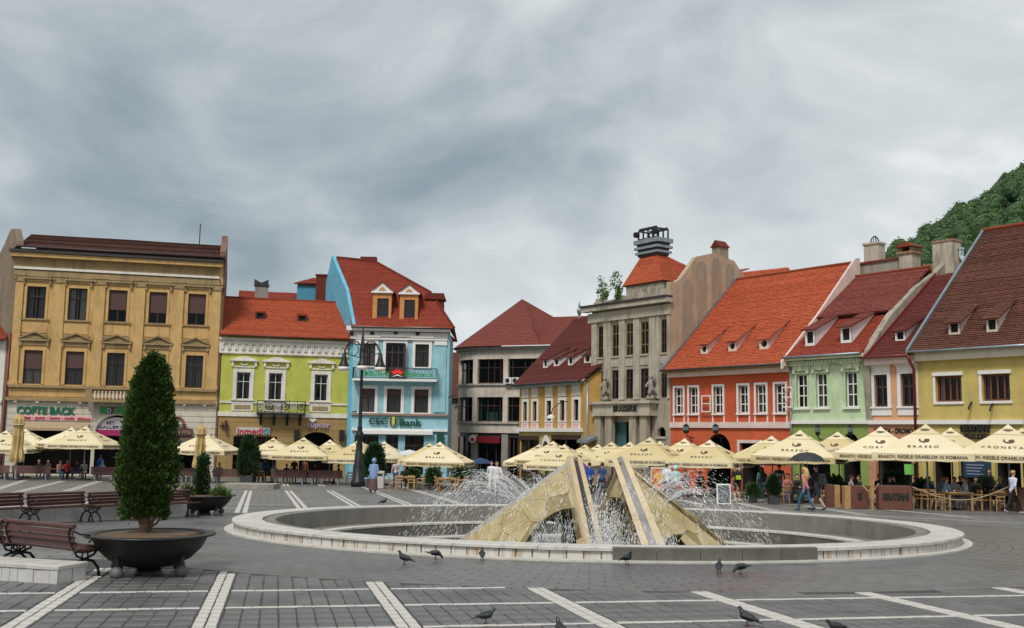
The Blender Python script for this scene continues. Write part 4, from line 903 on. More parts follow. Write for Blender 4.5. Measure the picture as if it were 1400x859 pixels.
for p in ((484, 595, 517, 645), (527, 595, 544, 645), (553, 596, 579, 650)):
    r = f.rect(*p); f.window((r[0], r[1], .5, r[3]), M_gutter, 2, (.75,), None, None, bar=.06, name='shop_window')
f.wall('front_wall', 0, Wd, -.5, ze-.3, M_blue); zg = f.at(545, 588)[1]; f.courses(.02, Wd-.02, .2, zg-.2, 8, M_blue, .03, .06)
f.band('brown_string_course', ((480, 564.5, 567), (612, 567, 570)), plain('brown_ledge', (.30, .19, .15), .7), .22); f.band('white_ledge', ((481, 585, 588), (612, 588, 591)), M_trim, .25); f.band('sign_ledge', ((492, 588, 593), (592, 590, 595)), M_trim, .5)
f.band('eaves_cornice', ((478, 446, 452), (613, 449, 455)), M_trim, .55, .2); f.band('eaves_frieze', ((479, 453, 461), (612, 456, 464)), M_white, .12); f.band('architrave', ((479, 461.5, 463.5), (612, 464.5, 466.5)), M_trim, .2)
for p in ((479, 492), (594, 610)):
    a, c = f.at(p[0], 500)[0], f.at(p[1], 500)[0]; a = max(a, .03); c = min(c, Wd-.02); b = MB(); b.box(a, c, -.1, .01, f.at(545, 563)[1], f.at(545, 472)[1]); o = b.obj('pilaster', M_blue, f.root); MB().box(a-.05, c+.05, -.18, .01, f.at(545, 471.5)[1], f.at(545, 466)[1]).obj('capital', M_trim, o)
for px in (480, 508, 540, 570): 
    x, z = f.at(px+1, 456.5); MB().tube([(x, -.13, z), (x, -.2, z)], .2, 12).obj('oculus', M_black, f.root)
f.text('CEC', 504.5, 571.5, 530, 580.5, M_sign_green, .16, bold=.032, ext=.03); f.text('Bank', 546, 573, 577, 583, M_sign_green, .16, bold=.032, ext=.03)
r = f.rect(532.5, 570, 543.5, 584.5); xm = (r[0]+r[1])/2; sh = lambda k: [(xm-(r[1]-r[0])/2*k, r[3]-.05*(1-k)), (xm+(r[1]-r[0])/2*k, r[3]-.05*(1-k)), (xm+(r[1]-r[0])/2*k, r[2]+(r[3]-r[2])*.38), (xm, r[2]+(1-k)*.3), (xm-(r[1]-r[0])/2*k, r[2]+(r[3]-r[2])*.38)]
o = MB().prism(sh(1), -.24, -.05).obj('shield', plain('olive_gold', (.30, .29, .05), .4), f.root); MB().prism(sh(.78), -.27, -.241).obj('shield_field', M_sign_green, o); MB().prism([(x_*.55+xm*.45, z_) for x_, z_ in sh(.7)], -.29, -.271).obj('shield_emblem', plain('pale_gold', (.55, .50, .16), .4), o)
r = f.rect(597.5, 591, 606, 607); MB().box(r[0], r[1], -.6, -.06, r[2], r[3]).obj('projecting_sign', M_sign_green, f.root)
# balcony with lit lettering
bx0, bx1 = f.at(484, 512)[0], f.at(598, 512)[0]; bz0, bz1 = f.at(541, 519)[1], f.at(541, 504)[1]
bal = MB().box(bx0, bx1, -1.15, -.13, bz0-.2, bz0).obj('balcony', M_trim, f.root); b = MB(); b.box(bx0, bx1, -1.13, -1.08, bz1-.05, bz1); b.box(bx0, bx1, -1.13, -1.08, bz0+.06, bz0+.1)
for xx in (bx0, bx1-.05): b.box(xx, xx+.05, -1.08, -.13, bz1-.05, bz1)
n = 60
for i in range(n+1): xx = bx0+(bx1-bx0-.03)*i/n; b.box(xx, xx+.025, -1.12, -1.09, bz0, bz1-.05)
for i in range(6): yy = -1.05+.9*i/6; [b.box(xx+.01, xx+.035, yy, yy+.025, bz0, bz1-.05) for xx in (bx0, bx1-.05)]
b.obj('railing', M_iron, bal)
lit = bpy.data.materials.new('lit_green_letters'); lit.use_nodes = True; pb = lit.node_tree.nodes['Principled BSDF']; pb.inputs['Base Color'].default_value = (.01, .19, .03, 1); pb.inputs['Emission Color'].default_value = (.02, .6, .06, 1); pb.inputs['Emission Strength'].default_value = .06
litr = bpy.data.materials.new('lit_red_crown'); litr.use_nodes = True; pb = litr.node_tree.nodes['Principled BSDF']; pb.inputs['Base Color'].default_value = (.6, .01, .01, 1); pb.inputs['Emission Color'].default_value = (1, .03, .02, 1); pb.inputs['Emission Strength'].default_value = .3
f.text('ZIMBRU BANK', 496, 508.5, 534, 515.5, lit, 1.2, bold=.015); f.text('Residence', 554, 509.5, 592, 516.5, lit, 1.2, bold=.015)
r = f.rect(537, 505, 553, 517); MB().box(*f.rect(533, 503.5, 556, 518)[:2], -1.2, -1.14, bz0+.02, f.rect(533, 503.5, 556, 518)[3], M_iron and 0).obj('sign_board', M_darkwood, bal)
xm = (r[0]+r[1])/2; hw = (r[1]-r[0])/2; h = r[3]-r[2]; cr_ = [(xm-hw*.7, r[2]+h*.3), (xm-hw, r[3]-h*.25), (xm-hw*.55, r[2]+h*.55), (xm-hw*.4, r[3]-h*.05), (xm-hw*.15, r[2]+h*.6), (xm, r[3]), (xm+hw*.15, r[2]+h*.6), (xm+hw*.4, r[3]-h*.05), (xm+hw*.55, r[2]+h*.55), (xm+hw, r[3]-h*.25), (xm+hw*.7, r[2]+h*.3), (xm, r[2]+h*.5)]
MB().prism(cr_, -1.26, -1.21).obj('crown', litr, bal); MB().prism([(xm-hw, r[2]+h*.02), (xm, r[2]+h*.35), (xm+hw, r[2]+h*.02), (xm, r[2]+h*.18)], -1.26, -1.21).obj('crown_base', M_trim, bal)
# mansard roof
yk, yr = 2.0, 7.2; zk = f.at(525, 399, yk)[1]; zr = f.at(485, 353, yr)[1]; sk = f.skew
xrl = f.at(460, 352, yr)[0]; xrr = f.at(512, 356, yr)[0]; xkr = f.at(583, 398, yk)[0]
f.roof((-.25, -.6, ze-.05), (Wd+.4, -.6, ze-.05), (xkr+.4, yk, zk), (sk*yk, yk, zk), T_red); f.roof((sk*yk, yk, zk), (xkr+.4, yk, zk), (xrr, yr, zr-.3), (xrl, yr, zr), T_red)
f.roof((Wd+.4, -.6, ze-.05), (Wd+.4, 12, ze-.05), (xkr+.4, 10, zk), (xkr+.4, yk, zk), T_red, .2); f.roof((xkr+.4, yk, zk), (xkr+.4, 10, zk), (xrr+.02, yr+.3, zr-.3), (xrr, yr, zr-.3), T_red, .2)
f.roof((Wd+.4, 13, ze), (sk*13, 13, ze), (xrl, yr, zr), (xrr, yr, zr-.3), T_red, .4)
f.gable(-.32, .3, [(.02, -.5), (.02, ze-.2), (-.4, ze-.1), (-.45, ze+.2), (yk, zk+.15), (yr, zr+.2), (13, ze), (13, -.5)], stucco('strong_blue_plaster', (.13, .42, .58), .06)); f.box('side_wall', Wd-.3, Wd-.01, .02, 12, -.5, ze-.3, M_blue)
MB().tube([(xrl, yr, zr+.05), (xrr, yr, zr-.25), (xkr+.4, yk, zk+.05), (Wd+.4, -.6, ze)], .11, 8).obj('ridge_tiles', T_red, f.root); MB().box(f.at(493, 356, yr)[0], f.at(515, 356, yr)[0], yr-.3, yr+.6, zr-.6, zr+.12).obj('ridge_box', T_red, f.root)
f.gutter(-.2, Wd+.45, -.68, ze-.1, M_gutter)
for wx0, wx1, wy0, wy1, fx0, fx1, ap in ((515, 531, 408, 435, 509, 534.5, 386), (552, 567, 410, 436, 546, 571, 389)):
    xc, yc, zc_ = f.on_plane((wx0+wx1)/2, wy1+.5, (-.6, ze-.05), (yk, zk)); a, c = f.at(fx0, wy1, yc)[0], f.at(fx1, wy1, yc)[0]; wa, wc = f.at(wx0, wy1, yc)[0], f.at(wx1, wy1, yc)[0]; zt = f.at(xc, 400, yc)[1] if False else f.at((wx0+wx1)/2, wy0-7, yc)[1]; zw = f.at((wx0+wx1)/2, wy0, yc)[1]; za = f.at((wx0+wx1)/2, ap, yc)[1]; xm = (a+c)/2
    b = MB(); b.box(a, wa, yc, yc+.15, zc_, zt); b.box(wc, c, yc, yc+.15, zc_, zt); b.box(wa, wc, yc, yc+.15, zw, zt); d = b.obj('dormer', M_orangep, f.root)
    MB().box(a-.15, c+.15, yc-.2, yc+.15, zt, zt+.16).prism([(a-.15, zt+.162), (c+.15, zt+.162), (xm, za)], yc-.1, yc+.1).obj('dormer_pediment', M_trim, d); MB().prism([(xm-.35, zt+.25), (xm+.35, zt+.25), (xm, za-.4)], yc-.16, yc-.11).obj('pediment_field', M_orangep, d)
    MB().box(wa, wa+.07, yc+.05, yc+.1, zc_+.05, zw).box(wc-.07, wc, yc+.05, yc+.1, zc_+.05, zw).box((wa+wc)/2-.04, (wa+wc)/2+.04, yc+.05, yc+.1, zc_+.05, zw).box(wa, wc, yc+.05, yc+.1, zc_+.7*(zw-zc_), zc_+.7*(zw-zc_)+.07).obj('dormer_window', M_brown, d); MB().quad((wa, yc+.12, zc_), (wc, yc+.12, zc_), (wc, yc+.12, zw), (wa, yc+.12, zw)).obj('pane', material('dark_pane', (.02, .02, .022), .1, 0), d)
    for xx, t in ((a, .1), (c, -.1)): MB().prismx([(yc+.151, zc_), (yc+.151, zt), (yc+4, zt), (yc+2.2, zc_+1)], min(xx, xx+t), max(xx, xx+t)).obj('cheek', M_orangep, d)
    for s0 in (-1, 1): f.roof((xm+s0*((c-a)/2+.25), yc-.22, zt+.14), (xm+s0*((c-a)/2+.25), yc+4.2, zt+.14), (xm, yc+4.2, za+.06), (xm, yc-.22, za+.06), T_red, .2, .05, 'dormer_roof', d)
p = f.on_plane(574, 410, (yk, zk), (yr, zr)); MB().box(p[0]+.6, p[0]+2.2, p[1]+.5, p[1]+2, p[2]-1.3, p[2]+.1).prism([(p[0]+.4, p[2]+.12), (p[0]+2.4, p[2]+.12), (p[0]+2.2, p[2]+.7), (p[0]+.5, p[2]+.7)], p[1]+.3, p[1]+2.1).obj('side_dormer', T_red, f.root)
c = f.chimney((431.5, 377, 447, 414), 9, T_red, T_red, .08, 1.2); r = f.rect(406, 388, 434, 414, 11)
o = f.box('rear_turret', r[0], r[1]+1.5, 11, 14, r[2]-2, r[3], plain('deep_blue_paint', (.05, .27, .42), .6)); f.roof((r[0]-.3, 10.7, r[3]), (r[1]+1.5, 10.7, r[3]+.0), (r[1]+1.5, 13, r[3]+1.1), (r[0]+1.2, 13, r[3]+.9), T_red, .25, name='turret_roof')
# curled wall lamp on the right corner
x, z = f.at(615, 556); b = MB(); b.tube([(Wd, -.3, z+.8), (Wd+.5, -.8, z+1.0), (Wd+.8, -1.1, z+.75), (Wd+.7, -1.0, z+.4), (Wd+.45, -.8, z+.5)], .05, 6); b.lathe([(.35, 0), (.3, .15), (.08, .3)], 10, (Wd+.9, -1.2, z-.2)); b.obj('curled_wall_lamp', M_iron, f.root)

# ------------------------------------------------------------------ brown house in the street gap
p = at_depth(606, 640, 118); f = House('alley_house', 'narrow brown roofed house in the street gap beside the blue bank', (p.x, p.y), (1, -.15))
Wd = f.at(640, 600)[0]; ze = f.at(614, 545)[1]; zr = f.at(612, 482, 5)[1]; f.wall('front_wall', 0, Wd, -.5, ze, stucco('grey_brown_plaster', (.30, .25, .21), .3)); f.roof((-.3, -.5, ze), (Wd, -.5, ze), (Wd, 5, zr), (-.3, 5, zr), T_weather, .2); f.roof((Wd, 10, ze), (-.3, 10, ze), (-.3, 5, zr), (Wd, 5, zr), T_weather, .4)
f.gable(-.0, .3, [(.02, -.5), (.02, ze-.15), (5, zr-.15), (10, ze-.15), (10, -.5)], M_stone)

# ------------------------------------------------------------------ curved modern corner block
M_bei = stucco('beige_render', (.64, .56, .47), .3); M_bei2 = stucco('dusty_render', (.46, .40, .34), .35)
M_oldglass = glass('shop_glass', (.4, .42, .42), .2)
DC = Vector((2.33, -1)).normalized(); p = at_depth(656, 640, 106); f = House('corner_block', 'beige modern corner block with ribbon windows and a rounded left corner', (p.x, p.y), DC)
Wd = f.at(830, 600)[0]
# plan: rounded corner then the straight front
rc = 4.2; plan = []
for i in range(9): a = math.pi/2*i/8*1.08; plan.append((-rc*math.sin(a), rc-rc*math.cos(a)))
plan = plan[::-1]+[(Wd, 0)]; plan = [(plan[0][0]+.35, plan[0][1]+9)]+plan
Z = lambda py: f.at(672, py)[1]
def sweep(name, z0, z1, mat, out=0., parent=None, y_in=.35):
    b = MB(); n = len(plan); O = []; I = []
    for i, (x, y) in enumerate(plan):
        a, c = plan[max(i-1, 0)], plan[min(i+1, n-1)]; d = Vector((c[0]-a[0], c[1]-a[1])).normalized(); nn = Vector((d.y, -d.x)); O.append((x+nn.x*out, y+nn.y*out)); I.append((x-nn.x*y_in, y-nn.y*y_in))
    for i in range(n-1):
        vs = [(*O[i], z0), (*O[i+1], z0), (*O[i+1], z1), (*O[i], z1), (*I[i], z0), (*I[i+1], z0), (*I[i+1], z1), (*I[i], z1)]
        b.add(vs, [(0, 1, 2, 3), (3, 2, 6, 7), (0, 4, 5, 1), (5, 4, 7, 6)])
    return b.obj(name, mat, parent or f.root)
sweep('wall_band', Z(491), Z(478), M_bei); sweep('eaves_board', Z(478), Z(474.5), M_bei2, .35); sweep('wall_band', Z(543), Z(527), M_bei); sweep('window_ledge', Z(527), Z(524.5), M_bei2, .18); sweep('wall_band', Z(592), Z(579.5), M_bei); sweep('window_ledge', Z(579.5), Z(576.5), M_bei2, .18)
sweep('dark_recess', Z(598), Z(592), M_gutter, -.2)  # dark recess over the shops, its shade put into the strip's colour
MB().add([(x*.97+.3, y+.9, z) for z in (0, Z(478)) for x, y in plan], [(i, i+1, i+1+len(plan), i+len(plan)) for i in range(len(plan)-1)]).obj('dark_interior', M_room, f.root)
def pt(px):            # position along the plan seen at image column px
    best = None
    for i in range(1, len(plan)-1):
        (xa, ya), (xb, yb) = plan[i], plan[i+1]
        for k in range(21):
            x, y = xa+(xb-xa)*k/20, ya+(yb-ya)*k/20; w = f.P+f.X*x+f.Y*y; v = Vector((w.x, w.y, 0))-CAMP; v.z = EYE*0+.5; dpx = 700+1400*v.dot(RT)/v.dot(FW)
            if best is None or abs(dpx-px) < best[0]: best = (abs(dpx-px), x, y, math.atan2(yb-ya, xb-xa))
    return best[1:]
for (t0, t1) in ((491, 524.5), (543, 576.5)):
    z1, z0 = Z(t0), Z(t1)
    for px in (619.5, 648.5, 687.5, 742, 790):
        x, y, a = pt(px); b = MB(); ca, sa = math.cos(a), math.sin(a); w = .28
        vs = [(x+ca*u-sa*v, y+sa*u+ca*v, z) for z in (z0, z1) for u, v in ((-w, -.02), (w, -.02), (w, .5), (-w, .5))]
        b.add(vs, [(0, 1, 5, 4), (1, 2, 6, 5), (3, 0, 4, 7), (2, 3, 7, 6)]).obj('pier', M_bei, f.root)
    # ribbon glazing: one window per bay with its own mullions
    for pxa, pxb, nm in ((622, 646, 3), (651, 685, 3), (690, 740, 4), (745, 788, 4)):
        xa, ya, _ = pt(pxa); xb, yb, _ = pt(pxb); n = nm*2 if pxa < 650 else nm; b = MB(); gb = MB()
        pts = []
        for i in range(n+1):
            px = pxa+(pxb-pxa)*i/n; pts.append(pt(px))
        for i in range(n):
            (x0, y0, _), (x2, y2, _) = pts[i], pts[i+1]; gb.quad((x0, y0+.3, z0), (x2, y2+.3, z0), (x2, y2+.3, z1), (x0, y0+.3, z1))
            for zz_ in (z0+.02, z1-.12, z0+(z1-z0)*.62): b.tube([(x0, y0+.26, zz_+.05), (x2, y2+.26, zz_+.05)], .05, 4)
        for i in range(n+1):
            if pxa > 650 or i % 2 == 0: b.tube([(pts[i][0], pts[i][1]+.26, z0), (pts[i][0], pts[i][1]+.26, z1)], .06, 4)
        w = b.obj('window', M_brown, f.root); gb.obj('pane', M_glass, w)
        if pxa == 651 and t0 > 530: MB().box(xa+.3, xa+.45, ya+.4, ya+.6, z0+.1, z1-.1).box(xa+.9, xb-.4, ya+.5, ya+.7, z0+.1, z0+1).obj('green_curtain', plain('green_curtain', (.10, .32, .24), .8), w)
# shops
for i, (pa, pb_) in enumerate(((622, 647), (652, 686), (691, 705))):
    xa, ya, _ = pt(pa); xb, yb, _ = pt(pb_); b = MB(); zt = Z(598)
    for k in range(4): kk = k/3; b.box(xa+(xb-xa)*kk-.06, xa+(xb-xa)*kk+.06, ya+(yb-ya)*kk+.3, ya+(yb-ya)*kk+.4, 0, zt)
    o = b.obj('shop_front', M_brown, f.root); MB().quad((xa, ya+.42, 0), (xb, yb+.42, 0), (xb, yb+.42, zt), (xa, ya+.42, zt)).obj('pane', M_glass, o)
for px in (649, 688): x, y, a = pt(px); MB().box(x-.35, x+.35, y-.02, y+.5, -.5, Z(594)).obj('shop_pier', M_stone, f.root)
r = f.rect(653, 597, 684, 606); MB().bbox(r[0], r[1], -.25, .1, r[2], r[3]).obj('red_shop_sign', plain('dark_red_sign', (.22, .012, .02), .4), f.root)
x, z = f.at(648, 600.5); o = MB().tube([(x, -.5, z), (x, -.35, z)], .38, 16).obj('round_sign', M_trim, f.root); MB().tube([(x+.05, -.53, z-.02), (x+.05, -.501, z-.02)], .22, 12).obj('round_sign_mark', M_red_l, o)
for px in (697, 707): x0, x1, z0, z1 = f.rect(px-4.6, 516.5, px+4.6, 525); b = MB(); b.bbox(x0, x1, -.5, -.05, z0, z1); o = b.obj('air_conditioner', M_trim, f.root); MB().tube([((x0+x1)/2-.05, -.53, (z0+z1)/2), ((x0+x1)/2-.05, -.501, (z0+z1)/2)], (z1-z0)*.38, 16).obj('fan_grille', M_gutter, o)
# hipped roof following the rounded corner
apx = f.at(714, 409, 9); n = len(plan); ez = Z(474)
ov = []
for i, (x, y) in enumerate(plan):
    a, c = plan[max(i-1, 0)], plan[min(i+1, n-1)]; d = Vector((c[0]-a[0], c[1]-a[1])).normalized(); ov.append((x+d.y*.7, y-d.x*.7))
ax, az = apx; xr2, zr2 = f.at(757, 433.5, 9)
b = MB(); m = 34
def slope(e0, e1, r1, r0, mm=m):
    e0, e1, r1, r0 = map(Vector, (e0, e1, r1, r0)); L0 = (r0-e0).length
    for k in range(mm):
        k0, k1 = k/mm, (k+1)/mm; A, B_, C_, D_ = e0.lerp(r0, k0), e1.lerp(r1, k0), e1.lerp(r1, k1), e0.lerp(r0, k1); up = Vector((0, -.01, .02)); w = (e1-e0).length
        b.uvquad(A+up, B_+up, C_, D_, (0, k0*L0), (w*(1-k0*.5), k0*L0), (w*(1-k1*.5), k1*L0), (0, k1*L0)); b.uvquad(A, B_, B_+up, A+up, (0, 0), (w, 0), (w, .02), (0, .02))
for i in range(n-2): slope((*ov[i], ez), (*ov[i+1], ez), (ax, 9, az), (ax, 9, az))
slope((*ov[n-2], ez), (ax+6, -.7, ez), (ax+.01, 9, az), (ax, 9, az)); slope((ax+6, -.7, ez), (Wd, -.7, ez), (Wd, 9, zr2), (ax, 9, az)) if False else None
slope((ax+6, -.7, ez), (xr2+1, -.7, ez), (xr2, 9, zr2), (ax, 9, az)); slope((xr2+1, -.7, ez), (Wd+2, -.7, ez), (Wd+2, 9, zr2), (xr2, 9, zr2))
b.obj('roof', T_mauve, f.root)

# ------------------------------------------------------------------ right row
DR = Vector((.598, -.801)); q = at_depth(1320, 640, 55); QR = (q.x, q.y)
# --- small ochre house with the steep roof
M_och3 = stucco('orange_ochre_plaster', (.50, .29, .075), .25); M_och4 = stucco('pale_ochre_plaster', (.50, .38, .14), .25)
gl_ = on_line(808, QR, DR); DO = Vector((.48, -.877)).normalized()
f = House('small_ochre_house', 'small ochre house with white window frames and steep maroon roof beside the grey brasserie', on_line(709, (gl_[0]-1.1, gl_[1]-.2), DO), DO)
Wd = f.at(797, 600)[0]; ze = f.at(755, 524)[1]
cs = [(718.3, 6.4), (731.5, 6.6), (750.9, 7.6), (769, 8), (788, 8.6)]
RW = [f.rect(c-w*.42, 549-.03*(c-718), c+w*.42, 575.5, 0) for c, w in cs]; a = sum(r[2] for r in RW)/5; c_ = sum(r[3] for r in RW)/5; RW = [(r[0], r[1], a, c_) for r in RW]
for r in RW:
    w = f.window(r, M_brown, 2, (.6,), (.22, M_trim, .06), (M_trim, .25, .1, .1), curtain=.2); x0, xx, z0, z1 = r
    MB().box(x0-.22, xx+.22, -.08, .01, z1+.3, z1+1.1).box(x0-.3, xx+.3, -.14, .01, z1+1.1, z1+1.2).obj('carved_head', M_cream, w); MB().box(x0-.22, xx+.22, -.06, .01, z0-.7, z0-.12).obj('apron_panel', M_trim, w); MB().box(x0-.05, xx+.05, -.08, -.05, z0-.6, z0-.22).obj('relief', M_pinkl, w)
zl = f.at(752, 590)[1]
s1 = f.rect(709, 596, 737, 650); s2 = f.rect(754, 595, 794, 650); s3 = f.rect(742, 603, 751, 650)
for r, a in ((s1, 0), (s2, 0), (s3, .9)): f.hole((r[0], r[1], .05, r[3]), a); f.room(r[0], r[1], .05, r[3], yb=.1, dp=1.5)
f.wall('upper_wall', 0, Wd, zl, ze, M_och3); f.wall('ground_floor_wall', 0, Wd, -.5, zl, M_och4); f.band('white_ledge', ((709, 585.5, 590), (797, 586, 591)), M_trim, .25); f.band('eaves_board', ((708, 527, 531), (797, 522, 526)), M_zinc, .4)
for r in (s1, s2):
    b = MB(); b.box(r[0], r[1], -.05, .08, r[3]-.35, r[3]); b.box(r[0], r[0]+.15, -.05, .08, .05, r[3]-.35); b.box(r[1]-.15, r[1], -.05, .08, .05, r[3]-.35); b.box((r[0]+r[1])/2-.06, (r[0]+r[1])/2+.06, -.02, .08, .05, r[3]-.35); o = b.obj('shop_front', M_darkwood, f.root); MB().quad((r[0]+.1, .1, .05), (r[1]-.1, .1, .05), (r[1]-.1, .1, r[3]), (r[0]+.1, .1, r[3])).obj('pane', M_glass, o)
n = 12; xm = (s3[0]+s3[1])/2; hw = (s3[1]-s3[0])/2; b = MB()
for i in range(n):
    t0, t1 = math.pi*i/n, math.pi*(i+1)/n; Pp = lambda t, k: (xm-hw*k*math.cos(t), s3[3]-.9+(.9*k+.25*(k > 1)*math.sin(t)**6)*math.sin(t)); (xa, za), (xb, zb), (xc, zc_), (xd, zd) = Pp(t0, 1), Pp(t1, 1), Pp(t1, 1.3), Pp(t0, 1.3); b.quad((xa, -.08, za), (xb, -.08, zb), (xc, -.08, zc_), (xd, -.08, zd)); b.quad((xd, -.08, zd), (xc, -.08, zc_), (xc, .01, zc_), (xd, .01, zd))
b.obj('door_arch', M_trim, f.root)
yr = 7.5; zr = f.at(798, 434, yr)[1]; xl = f.at(786, 437, yr)[0]
f.roof((-.4, -.5, ze), (Wd+.2, -.5, ze), (Wd+3.5, yr, zr), (xl, yr, zr), T_dark); f.roof((Wd+1, 14, ze), (-.4, 14, ze), (xl, yr, zr), (Wd+3.5, yr, zr), T_dark, .4)
f.gable(Wd-.3, .3, [(.02, -.5), (.02, ze-.1), (5.5, ze+(zr-ze)*.72-.3), (5.5, -.5)], M_och3, skew=.45); f.gable(0, .3, [(.02, -.5), (.02, ze-.1), (1.5, ze), (14, ze), (14, -.5)], M_och3); f.gutter(-.4, Wd+.2, -.58, ze-.02)
for p in ((742.5, 491, 748.5, 503), (757, 490, 764.5, 500.5), (776.5, 487.5, 783.5, 499.5), (798.5, 485, 807.5, 496.5)): f.shed_dormer(p, (-.5, ze), (yr, zr), M_trim, M_trim, T_dark, .6)
x, z = f.at(792, 432, yr); MB().lathe([(.12, -.5), (.1, .0), (.22, .3), (.25, .5), (.1, .8), (.14, .9), (.03, 1.3)], 10, (x, yr, z)).obj('finial', M_zinc, f.root); f.pipe(Wd+.1, 0, ze, M_zinc, .3, .09)
x, z = f.at(777, 570); b = MB(); b.tube([(x, -.1, z+1.2), (x, -.9, z+1.0), (x-.2, -1.3, z+.6), (x-.3, -1.4, z+.1)], .04, 6); o = b.obj('wall_lamp', M_iron, f.root); MB().lathe([(.32, -.05), (.3, .1), (.06, .25)], 10, (x-.3, -1.4, z-.1)).obj('lamp_shade', M_trim, o)

# --- grey brasserie
M_gre = stucco('grey_render', (.36, .31, .235), .4); M_gre2 = stucco('pale_grey_stone', (.44, .395, .315), .35); M_wall2 = stucco('tan_party_wall', (.45, .34, .235), .25); M_wall3 = stucco('grey_tan_niche', (.33, .265, .195), .25)
f = House('grey_brasserie', 'grey stone brasserie with tall pilasters, statues and an orange crowned roof', gl_, DR)
Wd = f.at(917, 600)[0]; zc = f.at(862, 420)[1]
cols = [(818, 824.8), (836.9, 846), (856, 865.7), (876, 887), (904, 912)]; xw = [(f.at(a, 480)[0], f.at(c, 480)[0]) for a, c in cols]
zt1 = f.at(865, 441.5)[1]; zb1 = f.at(861, 486)[1]; zt2 = f.at(861, 505)[1]; zb2 = f.at(861, 545)[1]; M_olive = plain('olive_frame', (.16, .14, .05), .6)
for i, (a, c) in enumerate(xw):
    w_ = (c-a); k = .9
    f.window((a, c, zb1, zt1), M_olive if 0 < i < 4 else M_brown, 2, (.3, .72), None, (M_gre2, .06, .1, .08), bar=.07, deep=.05); f.window((a, c, zb2, zt2), M_brown, 2, (.7,), None, None, bar=.07, curtain=.25, deep=.05)
    f.box('spandrel_panel', a-.02, c+.02, -.06, .01, zt2+.25, zb1-.3, M_gre2)
zg = f.at(861, 552)[1]
en = f.rect(838, 577, 885, 650); f.hole((en[0], en[1], 0, en[3])); f.room(en[0], en[1], 0, en[3], yb=.5, dp=4)
for p in ((813, 584, 821.6, 596), (899, 584, 910, 597)): r = f.rect(*p); f.hole(r, (r[1]-r[0])/2); f.room(*r, yb=.05, dp=.6); MB().box(r[0]-.1, r[1]+.1, -.12, .02, r[2]-.15, r[2]-.01).obj('sill', M_gre2, f.root)
f.wall('front_wall', 0, Wd, -.5, zc, M_gre)
for i in range(6):      # giant pilasters between the windows
    a = .05 if i == 0 else xw[i-1][1]+.08; c = Wd-.03 if i == 5 else xw[i][0]-.08
    if i in (0, 5): a, c = (a, c)
    b = MB(); b.box(a, c, -.09, .01, zg+.3, zt1+.35); 
    nfl = 3
    for k in range(nfl): xx = a+(c-a)*(k+.5)/nfl; b.box(xx-(c-a)*.1, xx+(c-a)*.1, -.12, -.088, zg+.6, zt1+.2)
    b.obj('pilaster', M_gre2, f.root)
f.band('frieze', ((806, 432, 444), (917, 414, 428)), M_gre2, .2); f.band('cornice', ((803, 424, 430), (918, 405.5, 411.5)), M_gre2, .6, .1); f.band('cornice_edge', ((803, 421.5, 424), (918, 402.5, 405)), M_gutter, .7, .12)
# porch with lettering
r = f.rect(820, 549, 898, 569); P0 = -.75
po = MB().box(r[0], r[1], P0, -.02, r[2]+.25, r[3]-.2).obj('porch', M_gre2, f.root); MB().box(r[0]-.25, r[1]+.25, P0-.2, -.02, r[3]-.198, r[3]).box(r[0]-.08, r[1]+.08, P0-.08, -.02, r[2], r[2]+.248).obj('porch_mouldings', M_gre2, po)
for a in (r[0]+.1, r[0]+1.3, r[1]-1.1, r[1]-2.2): MB().box(a, a+.7, P0+.1, P0+.5, -.5, r[2]-.002).obj('porch_pillar', M_gre, po)
rr = f.rect(838.5, 554.5, 871, 563, P0); me = f.text('BRASSERIE', 839, 554.5, 871, 563, M_black, .05, P0, po, bold=.02)
b = MB(); b.box(en[0], en[0]+.08, .1, .2, 0, en[3]); b.box(en[1]-.08, en[1], .1, .2, 0, en[3]); o = b.obj('entrance', M_gutter, f.root); M_teal = plain('teal_shutter', (.05, .13, .14), .5); MB().box(en[0]+.1, en[0]+1.3, .12, .2, 0, en[3]).obj('door_leaf', M_teal, o); MB().box(en[1]-1.5, en[1]-.1, .12, .2, 0, en[3]).obj('door_leaf', M_teal, o)
r = f.rect(800, 597, 826, 604); MB().prismx([(-.05, r[3]+.3), (-1.6, r[2]+.1), (-1.6, r[2]-.1), (-.05, r[3])], r[0]+.9, r[1]).obj('entrance_canopy', M_zinc, f.root)
def statue(px, y0, y1, lab):
    x, z0 = f.at(px, y1, P0+.4); z1 = f.at(px, y0, P0+.4)[1]; h = z1-z0; y = P0+.4; b = MB()
    b.lathe([(.36, 0), (.33, .25), (.22, .35)], 10, (x, y, z0)); b.lathe([(.22, .3), (.25, h*.3), (.17, h*.45), (.19, h*.55), (.22, h*.68), (.12, h*.78), (.1, h*.8)], 10, (x, y, z0)); b.ball((x, y, z0+h*.87), (.15, .15, .19)); b.tube([(x-.25, y, z0+h*.68), (x-.38, y-.15, z0+h*.52), (x-.1, y-.3, z0+h*.5)], [.09, .075, .06], 6); b.tube([(x+.25, y, z0+h*.68), (x+.42, y, z0+h*.8), (x+.3, y-.1, z0+h*.98)], [.09, .075, .05], 6); b.tube([(x+.1, y-.3, z0+.3), (x+.4, y-.2, z0+.9), (x+.55, y, z0+.3)], .09, 6)
    return tag(b.obj('statue', M_stone, None, True), lab, 'statue', 'statues on the brasserie porch')
for px, y0, y1, lab in ((826.5, 514, 548, 'left weathered stone statue standing on the brasserie porch'), (890, 511, 547, 'right weathered stone statue standing on the brasserie porch')):
    s_ = statue(px, y0, y1, lab); s_.location = f.root.location; s_.rotation_euler = f.root.rotation_euler
